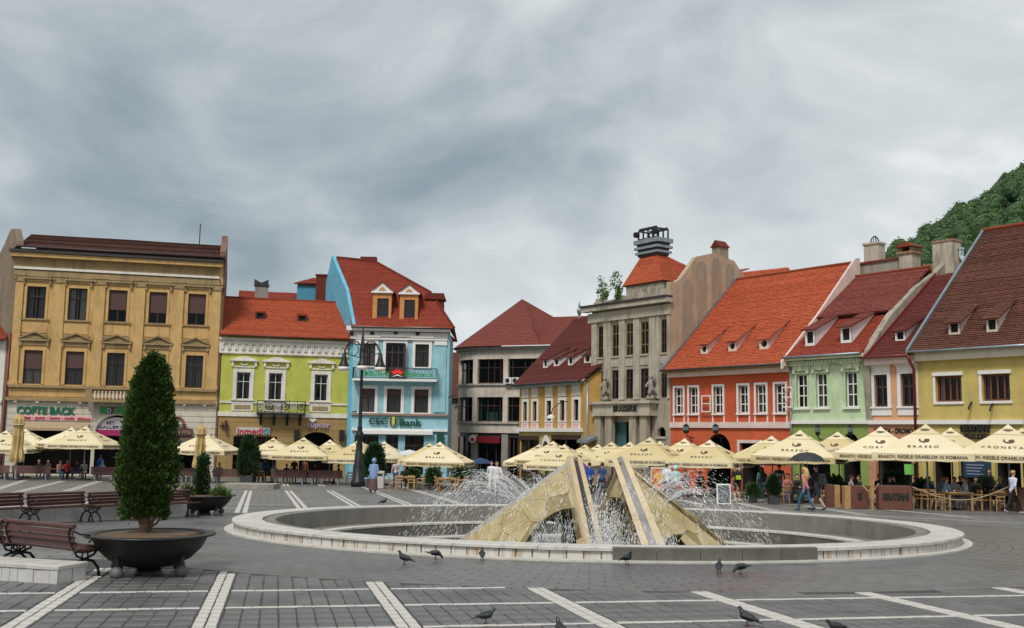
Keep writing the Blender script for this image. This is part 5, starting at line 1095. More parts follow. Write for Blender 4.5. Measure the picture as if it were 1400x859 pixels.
# parapet, attic and crowned roof
zp = f.at(862, 409)[1]; f.box('parapet', .1, Wd-.1, .1, .5, zc+.02, zc+.75, M_gre); za = f.at(878, 388, 2.5)[1]; xa, xb = f.at(856, 395, 2.5)[0], f.at(907, 388, 2.5)[0]
f.box('attic_wall', xa, xb, 2.5, 10, zc, za, M_gre2)
for i in range(5): xx = xa+(xb-xa)*(i+.1)/5; f.box('attic_panel', xx+.2, xx+(xb-xa)/5-.25, 2.45, 2.51, zc+.6, za-.2, M_gre)
for i in range(4): xx = .4+(Wd-1.4)*i/3; f.box('parapet_block', xx, xx+.6, .02, .6, zc+.1, zc+1.0, M_gre2)
yt = 6.; xt0, zt = f.at(875.5, 353, yt); xt1, zt_ = f.at(899, 348, yt); zt = (zt+zt_)/2
f.roof((xa-.2, 2.3, za), (xb+.2, 2.3, za), (xt1, yt, zt), (xt0, yt, zt), T_bright, .2); f.roof((xb+.2, 2.3, za), (xb+.2, 11, za), (xt1, 7, zt), (xt1, yt, zt), T_bright, .2); f.roof((xa-.2, 11, za), (xa-.2, 2.3, za), (xt0, yt, zt), (xt0, 7, zt), T_bright, .3); f.roof((xb+.2, 11, za), (xa-.2, 11, za), (xt0, 7, zt), (xt1, 7, zt), T_bright, .4)
cz = zt; lev = [(0, .05), (.2, .22), (.38, .05), (.6, .28), (.8, .1), (1.05, .3), (1.4, .0)]
for i in range(len(lev)-1): z0, o0 = lev[i]; f.box('crown_tier', xt0-.1-o0, xt1+.1+o0, yt-.1-o0, 7+.1+o0, cz+z0+.001, cz+lev[i+1][0], M_zinc if i % 2 else M_gutter)
ct = cz+1.4; zt2 = f.at(895, 313, yt)[1]; hh = max(1., zt2-ct); b = MB()
for y in (yt-.1, 7.1):
    b.box(xt0-.1, xt1+.1, y-.04, y+.04, ct+hh*.75, ct+hh*.85); b.box(xt0-.1, xt1+.1, y-.04, y+.04, ct+.02, ct+.14)
    for i in range(5): xx = xt0-.1+(xt1-xt0+.2)*i/4; b.box(xx-.05, xx+.05, y-.05, y+.05, ct, ct+hh*.8)
    for i in range(16): xx = xt0+(xt1-xt0)*i/15; b.box(xx-.035, xx+.035, y-.03, y+.03, ct+hh*.85, ct+hh)
for x in (xt0-.1, xt1+.1): b.box(x-.06, x+.06, yt-.1, 7.1, ct+hh*.75, ct+hh*.85); b.tube([(x, yt-.2, ct+hh*.5), (x, yt-.5, ct+hh*.45)], .25, 8)
b.obj('crown_railing', M_iron, f.root)
# tan party wall with blind arches, seen over the orange roof
prof = []
yw = [(0.3, 386), (1.2, 378), (4.5, 352), (7.5, 345), (11, 356), (13.5, 382)]
def side_z(px, py, xw_):        # where a sight line meets the plane x = xw_ of this house : (y, z)
    rr = ray(px, py); a = Vector((rr.x, rr.y)); dx, dy = a.dot(f.X), a.dot(f.Y); ox, oy = -f.P.dot(f.X), -f.P.dot(f.Y); t = (xw_-ox)/dx; return (oy+dy*t, EYE+rr.z*t-f.z0)
PW = [side_z(*p, Wd) for p in ((923, 386), (931, 381), (952, 351), (977, 346), (1004, 357), (1022, 385))]
yb_ = PW[-1][0]
f.gable(Wd-.4, .4, [(.03, -.5), (.03, PW[0][1])]+PW+[(yb_, -.5)], M_wall2, 'party_wall')
for (pa, pb_, top) in ((932.5, 945.5, 382), (952, 965.5, 356), (972, 985, 352), (992, 1003, 360)):
    (ya, z1), (yb2, _) = side_z(pa, top, Wd), side_z(pb_, top, Wd); n = 10; ym = (ya+yb2)/2; hw = (yb2-ya)/2; zlo = z1-9
    P = [(ya, zlo), (yb2, zlo)]+[(ym+hw*math.cos(math.pi*k/n), z1-hw+hw*math.sin(math.pi*k/n)) for k in range(n+1)]
    MB().prismx(P, Wd-.02, Wd+.03).obj('blind_arch', M_wall3, f.root)
xx = Wd-1.2; (ya, z1) = side_z(984, 337, xx); (yb2, z0) = side_z(996, 352, xx); o = MB().box(xx-.8, xx, ya, yb2, z0-1, z1).obj('chimney', M_wall3, f.root); MB().prism([(xx-.9, z1), (xx+.1, z1), (xx-.4, z1+.55)], ya-.1, yb2+.1).obj('chimney_cap', T_red, o)
z_ = PW[1][1]; f.roof((xb-.5, 5, za+.0), (Wd-.4, 5, za+.0), (Wd-.4, 9, PW[3][1]-.6), (xb-.5, 9, PW[3][1]-.6), T_bright, .25, name='side_roof'); f.box('zinc_capping', xb+.3, Wd-.4, 4.6, 5.1, za+.3, za+.6, M_zinc)
# --- orange house
M_or1 = stucco('rust_orange_plaster', (.50, .088, .03), .14); M_or2 = stucco('bright_orange_plaster', (.58, .112, .042), .1); M_pinkw = stucco('pinkish_white', (.70, .55, .50), .12); M_brownc = stucco('brown_cornice', (.42, .29, .19), .2)
f = House('orange_house', 'rust orange two storey house with a bright red roof and three eyebrow dormers', on_line(917, QR, DR), DR)
Wd = f.at(1081, 600)[0]; ze = f.at(990, 503)[1]; yr = 7.
def sidez(f, px, py, xw_):
    rr = ray(px, py); a = Vector((rr.x, rr.y)); dx, dy = a.dot(f.X), a.dot(f.Y); ox, oy = -f.P.dot(f.X), -f.P.dot(f.Y); t = (xw_-ox)/dx; return (oy+dy*t, EYE+rr.z*t-f.z0)
zr = f.at(1090, 371, yr)[1]
RW = [f.rect(*c) for c in ((923.5, 531, 933.4, 566), (943, 530, 954, 566), (976, 528, 988.5, 566), (1009.5, 526, 1023.5, 565), (1033.5, 526, 1048.2, 565), (1059, 525, 1075, 565))]
RW = norm(RW)
for i, r in enumerate(RW):
    w = f.window(r, M_trim, 2, (.33, .68), (.13, M_trim, .07), (M_trim, .16, .1, .12), curtain=.22, bar=.06, edge=.08); x0, xx, z0, z1 = r
    b = MB(); 
    for xa in (x0-.13, xx+.05): b.box(xa, xa+.08, -.05, .01, z0-.62, z0-.102)
    b.obj('apron_frame', M_trim, w)
    if i == 2:
        b = MB(); xa = x0-.1; wd = .95
        for (a0, a1, c0, c1) in ((0, .07, 0, 1), (wd-.07, wd, 0, 1), (.07, wd-.07, 0, .06), (.07, wd-.07, .94, 1), (.07, wd-.07, .48, .53)): b.box(xa-a1*.85, xa-a0*.85, -.25, -.19, z0+.1+(z1-z0)*.62*c0, z0+.1+(z1-z0)*.62*c1)
        b.obj('open_sash', M_trim, w)
zl = f.at(1000, 584)[1]; ar = f.rect(966, 593, 999, 655); f.hole((ar[0], ar[1], 0, ar[3]), (ar[1]-ar[0])/2); op = f.rect(1012, 606, 1040, 655); f.hole((op[0], op[1], 0, op[3])); f.room(ar[0], ar[1], 0, ar[3], yb=.2, dp=3); f.room(op[0], op[1], 0, op[3], yb=.2, dp=1.5)
f.wall('upper_wall', 0, Wd, zl, ze, M_or1); f.wall('ground_floor_wall', 0, Wd, -.5, zl, M_or2); f.courses(.02, Wd-.02, .2, zl-.4, 6, M_or2, .015, .03); f.band('white_band', ((917, 577, 585), (1081, 577.5, 585.5)), M_pinkw, .14)
for z in range(4): zz_ = zl+.9+z*.95; f.box('groove_course', .02, Wd-.02, -.012, .005, zz_-.45, zz_-.02, M_or1) if False else None
b = MB(); b.box(op[0]-.2, op[0], -.06, .05, 0, op[3]+.2); b.box(op[1], op[1]+.2, -.06, .05, 0, op[3]+.2); b.box(op[0], op[1], -.06, .05, op[3], op[3]+.2); b.obj('door_surround', M_pinkw, f.root)
f.band('eaves_cornice', ((914, 507.5, 511), (1081, 498, 501.5)), M_brownc, .55, .1); f.band('eaves_frieze', ((916, 511, 517), (1081, 502, 508.5)), M_pinkw, .3); 
f.roof((-.15, -.75, ze), (Wd, -.75, ze), (Wd, yr, zr), (-.15, yr, zr), T_bright, .17); f.roof((Wd, 14, ze), (-.15, 14, ze), (-.15, yr, zr), (Wd, yr, zr), T_bright, .4); f.gutter(-.2, Wd, -.85, ze-.03)
MB().tube([(-.15, yr, zr+.03), (Wd, yr, zr+.03)], .12, 8).obj('ridge_tiles', T_bright, f.root)
m = (zr-ze)/(yr+.75)
f.gable(-.18, .26, [(-.85, ze-.05), (-.85, ze+.18), (yr, zr+.2), (yr, zr-.05)], M_zinc, 'verge_flashing'); f.gable(Wd-.02, .15, [(-.85, ze-.35), (-.85, ze+.14), (yr*.42, ze+.12+m*(yr*.42+.85)*.95), (yr, zr+.3), (yr+.5, zr+.4), (yr+.5, zr-.9)], M_pinkw, 'verge_wall')
f.gable(0, .3, [(.02, -.5), (.02, ze-.1), (yr, zr-.2), (14, ze), (14, -.5)], M_or1); f.gable(Wd-.35, .3, [(.02, -.5), (.02, ze-.1), (yr, zr-.2), (14, ze), (14, -.5)], M_or1)
for p in ((957.5, 470, 967.5, 484.5), (995.5, 466, 1006.5, 480.5), (1038, 462.5, 1051, 477.5)): f.shed_dormer(p, (-.75, ze), (yr, zr), M_pinkw, M_pinkw, T_bright, .66, 'oval', over=.16)
f.lantern(948.5, 580, 593); f.lantern(989, 580, 593); MB().box(Wd-1.6, Wd-.1, -1.2, -1.15, zl-1.3, zl-1.25).obj('sign_bracket', M_iron, f.root)
zr0 = zr; z2 = f.at(1040, 368, 16)[1]; xa, xb = f.at(1012, 368, 16)[0], f.at(1078, 372, 16)[0]; f.roof((xa, 12.5, z2-3), (xb+4, 12.5, z2-3), (xb, 16, z2-.2), (xa, 16, z2), T_bright, .25, name='rear_roof')

# --- green house
M_gr1 = stucco('pale_green_plaster', (.50, .62, .40), .12); M_gr2 = stucco('moss_green_plaster', (.25, .33, .085), .14); M_par = stucco('grey_parapet_render', (.34, .30, .24), .45)
f = House('green_house', 'pale green two storey house with a red double sloped roof', on_line(1081.5, QR, DR), DR)
Wd = f.at(1187.5, 600)[0]; ze = f.at(1125, 487)[1]; yk, yr = 3., 7.
RW = norm([f.rect(*c) for c in ((1089.6, 512.6, 1103.7, 557.5), (1116, 510.5, 1131, 557.5), (1156, 508, 1173, 556.5))])
for i, r in enumerate(RW):
    w = f.window(r, M_trim, 2, (.36, .66), (.1, M_gr1, .05), (M_trim, .2, .12, .14), curtain=.25 if i else None, bar=.06, edge=.07); x0, xx, z0, z1 = r
    b = MB(); b.box(x0-.3, xx+.3, -.24, .01, z1+.5, z1+.62); b.box(x0-.22, xx+.22, -.1, .01, z1+.2, z1+.498); b.box(x0-.2, x0-.02, -.18, .01, z1+.05, z1+.3); b.box(xx+.02, xx+.2, -.18, .01, z1+.05, z1+.3); b.box((x0+xx)/2-.12, (x0+xx)/2+.12, -.2, .01, z1+.2, z1+.48); b.obj('window_hood', stucco('cream_green', (.62, .66, .50), .1), w)
    if i == 0:
        b = MB(); xa = x0-.12; wd = .8; hh = (z1-z0)*.62
        for (a0, a1, c0, c1) in ((0, .06, 0, 1), (wd-.06, wd, 0, 1), (.06, wd-.06, 0, .05), (.06, wd-.06, .95, 1), (.06, wd-.06, .48, .52)): b.box(xa-a1, xa-a0, -.3, -.25, z0+.02+hh*c0, z0+.02+hh*c1)
        b.obj('open_sash', M_trim, w)
zl = f.at(1130, 579)[1]; ar = f.rect(1150, 592, 1176, 650); f.hole((ar[0], ar[1], 0, ar[3]), .9); f.room(ar[0], ar[1], 0, ar[3], yb=.2, dp=2); s1 = f.rect(1095, 610, 1135, 650); f.hole((s1[0], s1[1], 0, s1[3])); f.room(s1[0], s1[1], 0, s1[3], yb=.2, dp=1.5)
f.wall('upper_wall', 0, Wd, zl, ze, M_gr1); f.wall('ground_floor_wall', 0, Wd, -.5, zl, M_gr2); f.band('white_band', ((1082, 575, 579.5), (1187, 575.5, 580)), M_trim, .16)
f.band('eaves_cornice', ((1080, 489, 493.5), (1187, 484.5, 489)), stucco('cream_green', (.62, .66, .50), .1), .5)
zd = f.at(1130, 492)[1]
for i in range(30): xx = Wd*(i+.5)/30; f.box('dentil', xx-.06, xx+.06, -.3, .01, zd-.25, zd-.02, M_gr1)
zk = f.at(1150, 432, yk)[1]; zr = f.at(1222, 372, yr)[1]
f.roof((0, -.6, ze), (Wd, -.6, ze), (Wd, yk, zk-.12), (0, yk, zk-.12), T_red, .17); f.roof((0, yk-.35, zk), (Wd, yk-.35, zk), (Wd, yr, zr), (0, yr, zr), T_mauve, .17); f.roof((Wd, 13, ze), (0, 13, ze), (0, yr, zr), (Wd, yr, zr), T_mauve, .4); f.gutter(0, Wd, -.68, ze-.02, M_zinc)
MB().tube([(0, yr, zr+.03), (Wd, yr, zr+.03)], .11, 8).obj('ridge_tiles', T_bright, f.root)
for p in ((1101, 450, 1114, 473), (1149.5, 445.5, 1164, 469)): f.shed_dormer(p, (-.6, ze), (yk, zk), M_trim, M_trim, T_mauve, .55, over=.2)
# rough parapet wall between the green and the pink roofs
P = [sidez(f, *p, Wd) for p in ((1180, 487), (1182, 478), (1213, 430), (1247, 393), (1276, 372), (1292, 354))]
f.gable(Wd-.1, .42, P+[(P[-1][0]+.6, P[-1][1]-.1), (P[-1][0]+.6, 3), (.1, 3)], M_par, 'parapet_wall')
f.gable(.0, .25, [(.02, -.5), (.02, ze-.1), (yk, zk-.3), (yr, zr-.2), (13, ze), (13, -.5)], M_gr1)
f.lantern(1128.5, 580.5, 596); f.lantern(1173, 580.5, 596); f.pipe(.15, 0, ze-.5, M_zinc, -.12)
def stack(f, px, depth, mat, nm='chimney', dy=.8): return f.chimney(px, depth, mat, None, .07, dy, nm)
M_chim = stucco('pale_chimney_render', (.50, .43, .34), .4); M_brick = material('chimney_brick', (.33, .19, .12), .85, .3, 6., .3, 20.)
c = stack(f, (1181, 334.5, 1201, 358), 8.5, M_chim); r = f.rect(1186, 322, 1196.5, 333, 8.5); b = MB()
for k in range(5): a = math.pi*k/5; b.tube([((r[0]+r[1])/2+(r[1]-r[0])/2*math.cos(t_)*math.cos(a), 8.9+(r[1]-r[0])/2*math.cos(t_)*math.sin(a), r[2]+(r[3]-r[2])*math.sin(t_)) for t_ in [math.pi*i/10 for i in range(11)]], .025, 4)
b.obj('wire_cowl', M_iron, c)
r = f.rect(1170, 357, 1228, 375, 8.2); f.box('rear_wall', r[0], r[1], 8.2, 8.6, r[2]-1, r[3]-.1, M_par); f.box('red_capping', r[0]-.1, r[1]+.1, 8.1, 8.7, r[3]-.1, r[3]+.05, M_redpipe)
c = f.chimney((1229, 347, 1247, 370), 8., M_chim, M_brick, .1, 1.); r = f.rect(1228, 338, 1248, 347, 8.); MB().box(r[0], r[0]+.25, 8, 9, r[2]+.1, r[3]).box(r[1]-.25, r[1], 8, 9, r[2]+.1, r[3]).box(r[0]+.25, r[1]-.25, 8.7, 9, r[2]+.1, r[3]).obj('chimney_openings', M_brick, c); MB().prism([(r[0]-.15, r[3]+.001), (r[1]+.15, r[3]+.001), ((r[0]+r[1])/2, r[3]+.35)], 7.8, 9.2).obj('chimney_roof', T_bright, c)
c = f.chimney((1275, 331, 1303, 362), 8.2, M_chim, M_brick, .05, 1.); x, z = f.at(1319, 362, 9); z2 = f.at(1319, 347, 9)[1]
MB().tube([(x, 9, z-.8), (x, 9, z+.2), (x-.25, 9, z+.55), (x-.25, 9, z2+.3)], .18, 10).lathe([(.26, 0), (.26, .1)], 10, (x-.25, 9, z2+.3)).obj('flue_pipe', plain('bright_steel', (.6, .65, .68), .3, .8), f.root)
r = f.rect(1247, 360, 1310, 378, 9.5); f.box('brick_wall', r[0], r[1], 9.5, 10, r[2]-1, r[3], M_brick)

# --- pink house
M_pk = stucco('salmon_plaster', (.68, .36, .205), .14)
f = House('salmon_house', 'narrow salmon two storey house with tall white framed windows', on_line(1188, QR, DR), DR)
Wd = f.at(1254, 600)[0]; ze = f.at(1215, 488)[1]; yr = 7.
RW = norm([f.rect(*c) for c in ((1196, 512.5, 1213.5, 556), (1231.5, 511, 1251, 556))])
for r in RW:
    w = f.window(r, M_brown, 2, (.62,), (.2, M_trim, .06), None, bar=.1, edge=.12); x0, xx, z0, z1 = r
    MB().box(x0-.26, xx+.26, -.15, .01, z1+.42, z1+.54).box(x0-.2, xx+.2, -.06, .01, z1+.202, z1+.42).obj('window_head', M_trim, w); MB().box(x0-.2, xx+.2, -.06, .01, z0-.5, z0-.1).box(x0-.25, xx+.25, -.13, .2, z0-.1, z0-.002).obj('window_apron', M_trim, w)
zl = f.at(1220, 579)[1]; s1 = f.rect(1197, 600, 1246, 650); f.hole((s1[0], s1[1], 0, s1[3])); f.room(s1[0], s1[1], 0, s1[3], yb=.2, dp=2)
f.wall('upper_wall', 0, Wd, zl, ze, M_pk); f.wall('ground_floor_wall', 0, Wd, -.5, zl, stucco('salmon_brick_plaster', (.55, .27, .155), .2)); f.courses(.02, Wd-.02, 0, zl-.3, 7, stucco('salmon_brick_plaster', (.55, .27, .155), .2), .02, .03); f.band('white_band', ((1188, 574.5, 580), (1254, 575, 580.5)), M_trim, .16); f.band('eaves_cornice', ((1187, 489, 501), (1254, 485.5, 497)), M_pinkw, .4)
f.text('ANTICA - DROMO', 1195, 585.5, 1249, 592.5, M_black, .05, bold=.02)
zr = f.at(1262, 379, yr)[1]; f.roof((0, -.6, ze), (Wd, -.6, ze), (Wd, yr, zr), (0, yr, zr), T_dark, .17); f.roof((Wd, 13, ze), (0, 13, ze), (0, yr, zr), (Wd, yr, zr), T_dark, .4); f.gutter(0, Wd, -.68, ze-.02, M_redpipe)
f.gable(.3, .12, [(-.6, ze+.02), (-.6, ze+.14), (yr, zr+.16), (yr, zr)], M_redpipe, 'red_verge_strip')
f.shed_dormer((1224, 452, 1237.5, 466.5), (-.6, ze), (yr, zr), M_trim, M_trim, T_dark, .6, over=.14)
b = MB(); b.tube([(Wd+.02, -.7, ze-.05), (Wd+.02, -.55, ze-.35), (Wd+.02, -.15, ze-.8), (Wd+.02, -.15, 0)], .085, 8); b.obj('downpipe', M_redpipe, f.root, True)

# --- yellow house at the right edge
M_ye = stucco('mustard_yellow_plaster', (.55, .43, .14), .12)
f = House('yellow_house', 'mustard yellow house with wide windows and a weathered brown roof at right edge', on_line(1254.6, QR, DR), DR)
Wd = f.at(1470, 600)[0]; ze = f.at(1320, 478)[1]; yr = 8.
RW = [f.rect(*c) for c in ((1277.5, 513.5, 1316.5, 549), (1344.5, 511, 1378.6, 548.5), (1412, 509, 1440, 547))]; w0 = (RW[0][1]-RW[0][0]+RW[1][1]-RW[1][0])/2; RW = norm(RW[:2]+[(RW[2][0], RW[2][0]+w0, RW[2][2], RW[2][3])])
for r in RW:
    w = f.window(r, plain('red_brown_frame', (.16, .045, .02), .5), 4, (), None, None, bar=.1, edge=.1, curtain=.12, deep=.2); x0, xx, z0, z1 = r
    MB().box(x0-.15, xx+.12, -.1, .2, z1+.002, z1+.2).box(x0-.12, xx+.12, -.08, .25, z0-.14, z0-.002).box(x0-.14, x0-.002, -.05, .02, z0, z1).obj('white_lintel_and_sill', M_trim, w)
zl = f.at(1320, 579)[1]
for p in ((1275, 604, 1300, 655), (1310, 604, 1345, 655), (1360, 604, 1395, 655)): r = f.rect(*p); f.hole((r[0], r[1], 0, r[3])); f.room(r[0], r[1], 0, r[3], yb=.2, dp=1.8)
f.wall('upper_wall', 0, Wd, zl, ze, M_ye); f.wall('ground_floor_wall', 0, Wd, -.5, zl, M_ye); f.band('white_band', ((1255, 574, 580), (1400, 574.5, 580.5)), M_trim, .16, 0); f.band('eaves_cornice', ((1255, 484, 496), (1465, 470, 482)), M_cream, .4)
f.text('GRATIANI', 1314.5, 580.5, 1354.5, 591.5, M_black, .12, bold=.04, ext=.06); f.text('RESTAURANT', 1320, 593, 1352, 601, M_black, .12, bold=.04)
zr = f.at(1378, 311, yr)[1]; f.roof((0, -.6, ze), (Wd, -.6, ze), (Wd, yr, zr), (0, yr, zr), T_weather, .17, lift=.035); f.roof((Wd, 15, ze), (0, 15, ze), (0, yr, zr), (Wd, yr, zr), T_weather, .4); f.gutter(0, Wd, -.68, ze-.02, M_zinc)
f.gable(-.08, .15, [(-.7, ze-.1), (-.7, ze+.14), (yr, zr+.15), (yr, zr-.1)], M_zinc, 'verge_flashing'); f.gable(.2, .3, [(.02, -.5), (.02, ze-.1), (yr, zr-.2), (15, ze), (15, -.5)], M_ye); MB().tube([(0, yr, zr+.05), (Wd, yr, zr+.05)], .14, 8).obj('ridge_tiles', T_bright, f.root)
for p in ((1297, 440, 1312.5, 457.5), (1349, 434, 1364, 454)): f.shed_dormer(p, (-.6, ze), (yr, zr), M_cream, M_pinkw, T_weather, .6, over=.18)
for px, py in ((1329, 550), (1358, 552)): x, z = f.at(px, py); MB().tube([(x, -.05, z), (x+.1, -.5, z-.25), (x+.12, -.6, z-.4)], .05, 6).obj('spotlight', M_iron, f.root)

# ------------------------------------------------------------------ wooded hill behind the right row
hill = MB(); HX, HY = [], []
def hill_z(x, y):        # the crest climbs to the right
    h = max(-6, 64+.62*(x-121)); v = (y-330)/150
    return h*math.exp(-v*v*.9) if v < 0 else h*(1-.1*v)
nx_, ny_ = 40, 24
vs = []
for i in range(nx_+1):
    for j in range(ny_+1): x, y = 60+360*i/nx_, 180+320*j/ny_; vs.append((x, y, hill_z(x, y)+3*noise.noise((x*.03, y*.03, 0))-8))
fs = [(i*(ny_+1)+j, (i+1)*(ny_+1)+j, (i+1)*(ny_+1)+j+1, i*(ny_+1)+j+1) for i in range(nx_) for j in range(ny_)]
o = hill.add(vs, fs).obj('hill', material('forest_floor', (.03, .05, .018), .9, .3, .1), None, True); o['kind'] = 'structure'
M_hill = leafmat('hill_foliage', (.05, .105, .026), (.14, .215, .05))
b = MB(); q = random.Random(5); cnt = 0; placed = []
def crown(b, c, r, h, n, q, sz):
    for _ in range(n):
        t, p = q.uniform(0, 2*math.pi), math.acos(q.uniform(-.35, 1)); k = q.uniform(.72, 1.05); rr = r*k*(.85+.3*noise.noise((c.x+3*math.cos(t), c.y+3*math.sin(t), 5*p)))
        d = Vector((math.sin(p)*math.cos(t), math.sin(p)*math.sin(t), math.cos(p))); pos = c+Vector((d.x*rr, d.y*rr, d.z*h*k)); a = (d.orthogonal()*q.uniform(-1, 1)+Vector((q.uniform(-1, 1), q.uniform(-1, 1), q.uniform(-.4, .4)))).normalized(); e_ = (d+Vector((0, 0, .3))).cross(a).normalized(); s = sz*q.uniform(.6, 1.3)
        b.add([pos-a*s-e_*s*.7, pos+a*s-e_*s*.7, pos+a*s*.8+e_*s*.7+d*s*.3, pos-a*s*.8+e_*s*.7+d*s*.3], [(0, 1, 2, 3)])
for k in range(2600):
    x, y = q.uniform(75, 330), q.uniform(215, 345)
    if not .30 < x/y < .66: continue
    z = hill_z(x, y)-8; px = 700+1400*x/y; vis = 596+.0155*(px-700)-1400*(z+8-EYE)/y
    if vis > 400 or px < 1180 or px > 1450: continue
    if any((x-a)**2+(y-c)**2 < 13 for a, c in placed[-400:]): continue
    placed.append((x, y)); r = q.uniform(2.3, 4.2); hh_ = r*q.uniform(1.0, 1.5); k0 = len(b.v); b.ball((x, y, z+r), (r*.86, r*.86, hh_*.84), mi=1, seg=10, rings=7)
    for vi in range(k0, len(b.v)): v_ = Vector(b.v[vi]); c_ = Vector((x, y, z+r)); b.v[vi] = tuple(c_+(v_-c_)*(1+.3*noise.noise(v_*.55)))
    crown(b, Vector((x, y, z+r*1.0)), r, hh_, 260, q, .26)
    if len(placed) > 620: break
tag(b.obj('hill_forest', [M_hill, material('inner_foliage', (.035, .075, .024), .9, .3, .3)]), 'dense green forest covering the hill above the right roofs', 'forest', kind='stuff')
# ------------------------------------------------------------------ plants
M_thuja = leafmat('thuja_foliage', (.010, .036, .007), (.085, .145, .022)); M_thuja2 = leafmat('dark_thuja_foliage', (.010, .034, .010), (.035, .085, .02)); M_shrub = leafmat('shrub_foliage', (.03, .075, .012), (.13, .20, .04))
M_bark = material('bark', (.16, .095, .055), .9, .3, 14., .6, 30.); M_soil = material('soil', (.12, .075, .045), .95, .3, 9., .5, 30.)
def conifer_mesh(h, r, n, seed, mat, leaf=.05, z0=0., shape=None):
    q = random.Random(seed); b = MB(); shape = shape or (lambda k: (1-k**2.6)**.62*(.72+.28*min(1, k*5)))
    clumps = int(n/22)
    for c in range(clumps):
        k = q.random()**.9; ang = q.uniform(0, 2*math.pi); bump = 1+.26*noise.noise((math.cos(ang)*2.2, math.sin(ang)*2.2, k*5+seed))
        R = r*shape(k)*bump*q.uniform(.80, 1.0); cc = Vector((R*math.cos(ang), R*math.sin(ang), z0+h*k)); out = Vector((math.cos(ang), math.sin(ang), .55)).normalized(); cs = leaf*q.uniform(1.3, 2.6)
        for _ in range(22):
            d = Vector((q.gauss(0, 1), q.gauss(0, 1), q.gauss(0, 1))).normalized(); p = cc+d*cs*q.random()**.5; dirv = (out+d*.7+Vector((0, 0, .5))).normalized(); a = dirv.orthogonal().normalized(); a = (a*math.cos(q.uniform(0, 6.3))+dirv.cross(a)*math.sin(q.uniform(0, 6.3))); l = leaf*q.uniform(.7, 1.4); w = l*.32
            b.add([p-a*w*.6, p+a*w*.6, p+dirv*l*.6+a*w, p+dirv*l, p+dirv*l*.6-a*w], [(0, 1, 2, 3, 4)])
    m = MB(); 
    return b.mesh('crown', mat)
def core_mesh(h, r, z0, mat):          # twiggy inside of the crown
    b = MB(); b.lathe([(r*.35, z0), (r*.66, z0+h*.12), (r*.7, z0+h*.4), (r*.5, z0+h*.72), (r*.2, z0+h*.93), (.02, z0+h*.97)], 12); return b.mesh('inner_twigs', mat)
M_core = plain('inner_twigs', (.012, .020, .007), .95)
M_bowl = material('black_iron_bowl', (.022, .021, .021), .42, .25, 3., .1, 30., .3, stain=.15, stain_col=(.06, .05, .045)); M_ballf = material('grey_ball', (.13, .13, .125), .6, .15, 8.)
def bowl(loc, label, s=1., rz=0.):
    t = thing('bowl_planter', label, 'planter', loc, rz, 'iron bowl planters'); t.scale = (s, s, s)
    MB().lathe([(.14, .12), (.35, .14), (.58, .24), (.74, .40), (.815, .55), (.82, .565), (.925, .575), (.93, .60), (.80, .605), (.78, .57)], 40).obj('bowl', M_bowl, t, True)
    MB().lathe([(.785, .585), (.5, .60), (.01, .62)], 28).obj('soil', M_soil, t, True); MB().lathe([(.2, 0), (.2, .03), (.16, .13)], 20).obj('centre_foot', M_bowl, t, True)
    for k in range(4):
        a = math.pi/4+k*math.pi/2; x, y = .62*math.cos(a), .62*math.sin(a); o = MB().ball((x, y, .09), .092, seg=16, rings=10).obj('ball_foot', M_ballf, t, True); MB().tube([(x, y, .15), (x*.98, y*.98, .33)], .035, 8).obj('foot_bracket', M_bowl, o)
    return t
def place(px, py): p = ground(px, py); return (p.x, p.y, p.z)
P = place(203, 786); bowl(P, 'large black iron bowl planter with ball feet in the left foreground', 1.0, .35)
tr = thing('thuja_tree', 'dense clipped green thuja growing in the large foreground bowl planter', 'tree', (P[0]-.10, P[1], P[2]+.55))
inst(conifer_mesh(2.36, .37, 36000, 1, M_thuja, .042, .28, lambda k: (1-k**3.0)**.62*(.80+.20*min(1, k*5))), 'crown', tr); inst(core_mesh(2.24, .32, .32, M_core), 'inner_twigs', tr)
MB().tube([(0, 0, -.05), (.01, 0, .2), (-.02, .02, .5), (0, 0, .9)], [.10, .075, .065, .04], 10).tube([(.05, 0, 0), (.12, -.02, .22), (.2, 0, .42)], [.03, .025, .015], 7).tube([(.03, 0, .1), (.2, -.05, .2), (.27, -.05, .33)], [.02, .015, .01], 6).tube([(-.02, 0, .1), (-.1, -.02, .3), (-.16, 0, .45)], [.03, .02, .012], 6).obj('trunk', M_bark, tr, True)
P2 = place(279, 704); bowl(P2, 'smaller looking black iron bowl planter beside the far left benches', .98, .1)
tr = thing('dwarf_conifer', 'thin dark dwarf conifer in the second bowl planter', 'tree', (P2[0]-.1, P2[1], P2[2]+.54)); inst(conifer_mesh(1.15, .15, 2200, 3, M_thuja2, .07, .02), 'crown', tr); MB().tube([(0, 0, -.05), (0, 0, .9)], [.05, .02], 8).obj('trunk', M_bark, tr, True)
for dx, lab in ((-.5, 'low bright green shrub left of the dwarf conifer in its bowl'), (.5, 'low bright green shrub right of the dwarf conifer in its bowl')):
    s_ = thing('low_shrub', lab, 'shrub', (P2[0]+dx, P2[1]-.1, P2[2]+.53), 0, 'low shrubs in the second bowl'); inst(conifer_mesh(.24, .2, 700, 8+int(dx*4), M_shrub, .07, 0, lambda k: math.sqrt(max(0, 1-k*k))), 'foliage', s_); MB().tube([(0, 0, -.05), (.02, 0, .2)], [.02, .01], 6).obj('stem', M_bark, s_)
far_thuja = conifer_mesh(2.6, .72, 4200, 11, M_thuja2, .14, .1); far_core = core_mesh(2.5, .68, .1, M_core); M_pot = plain('dark_grey_pot', (.045, .045, .047), .6)
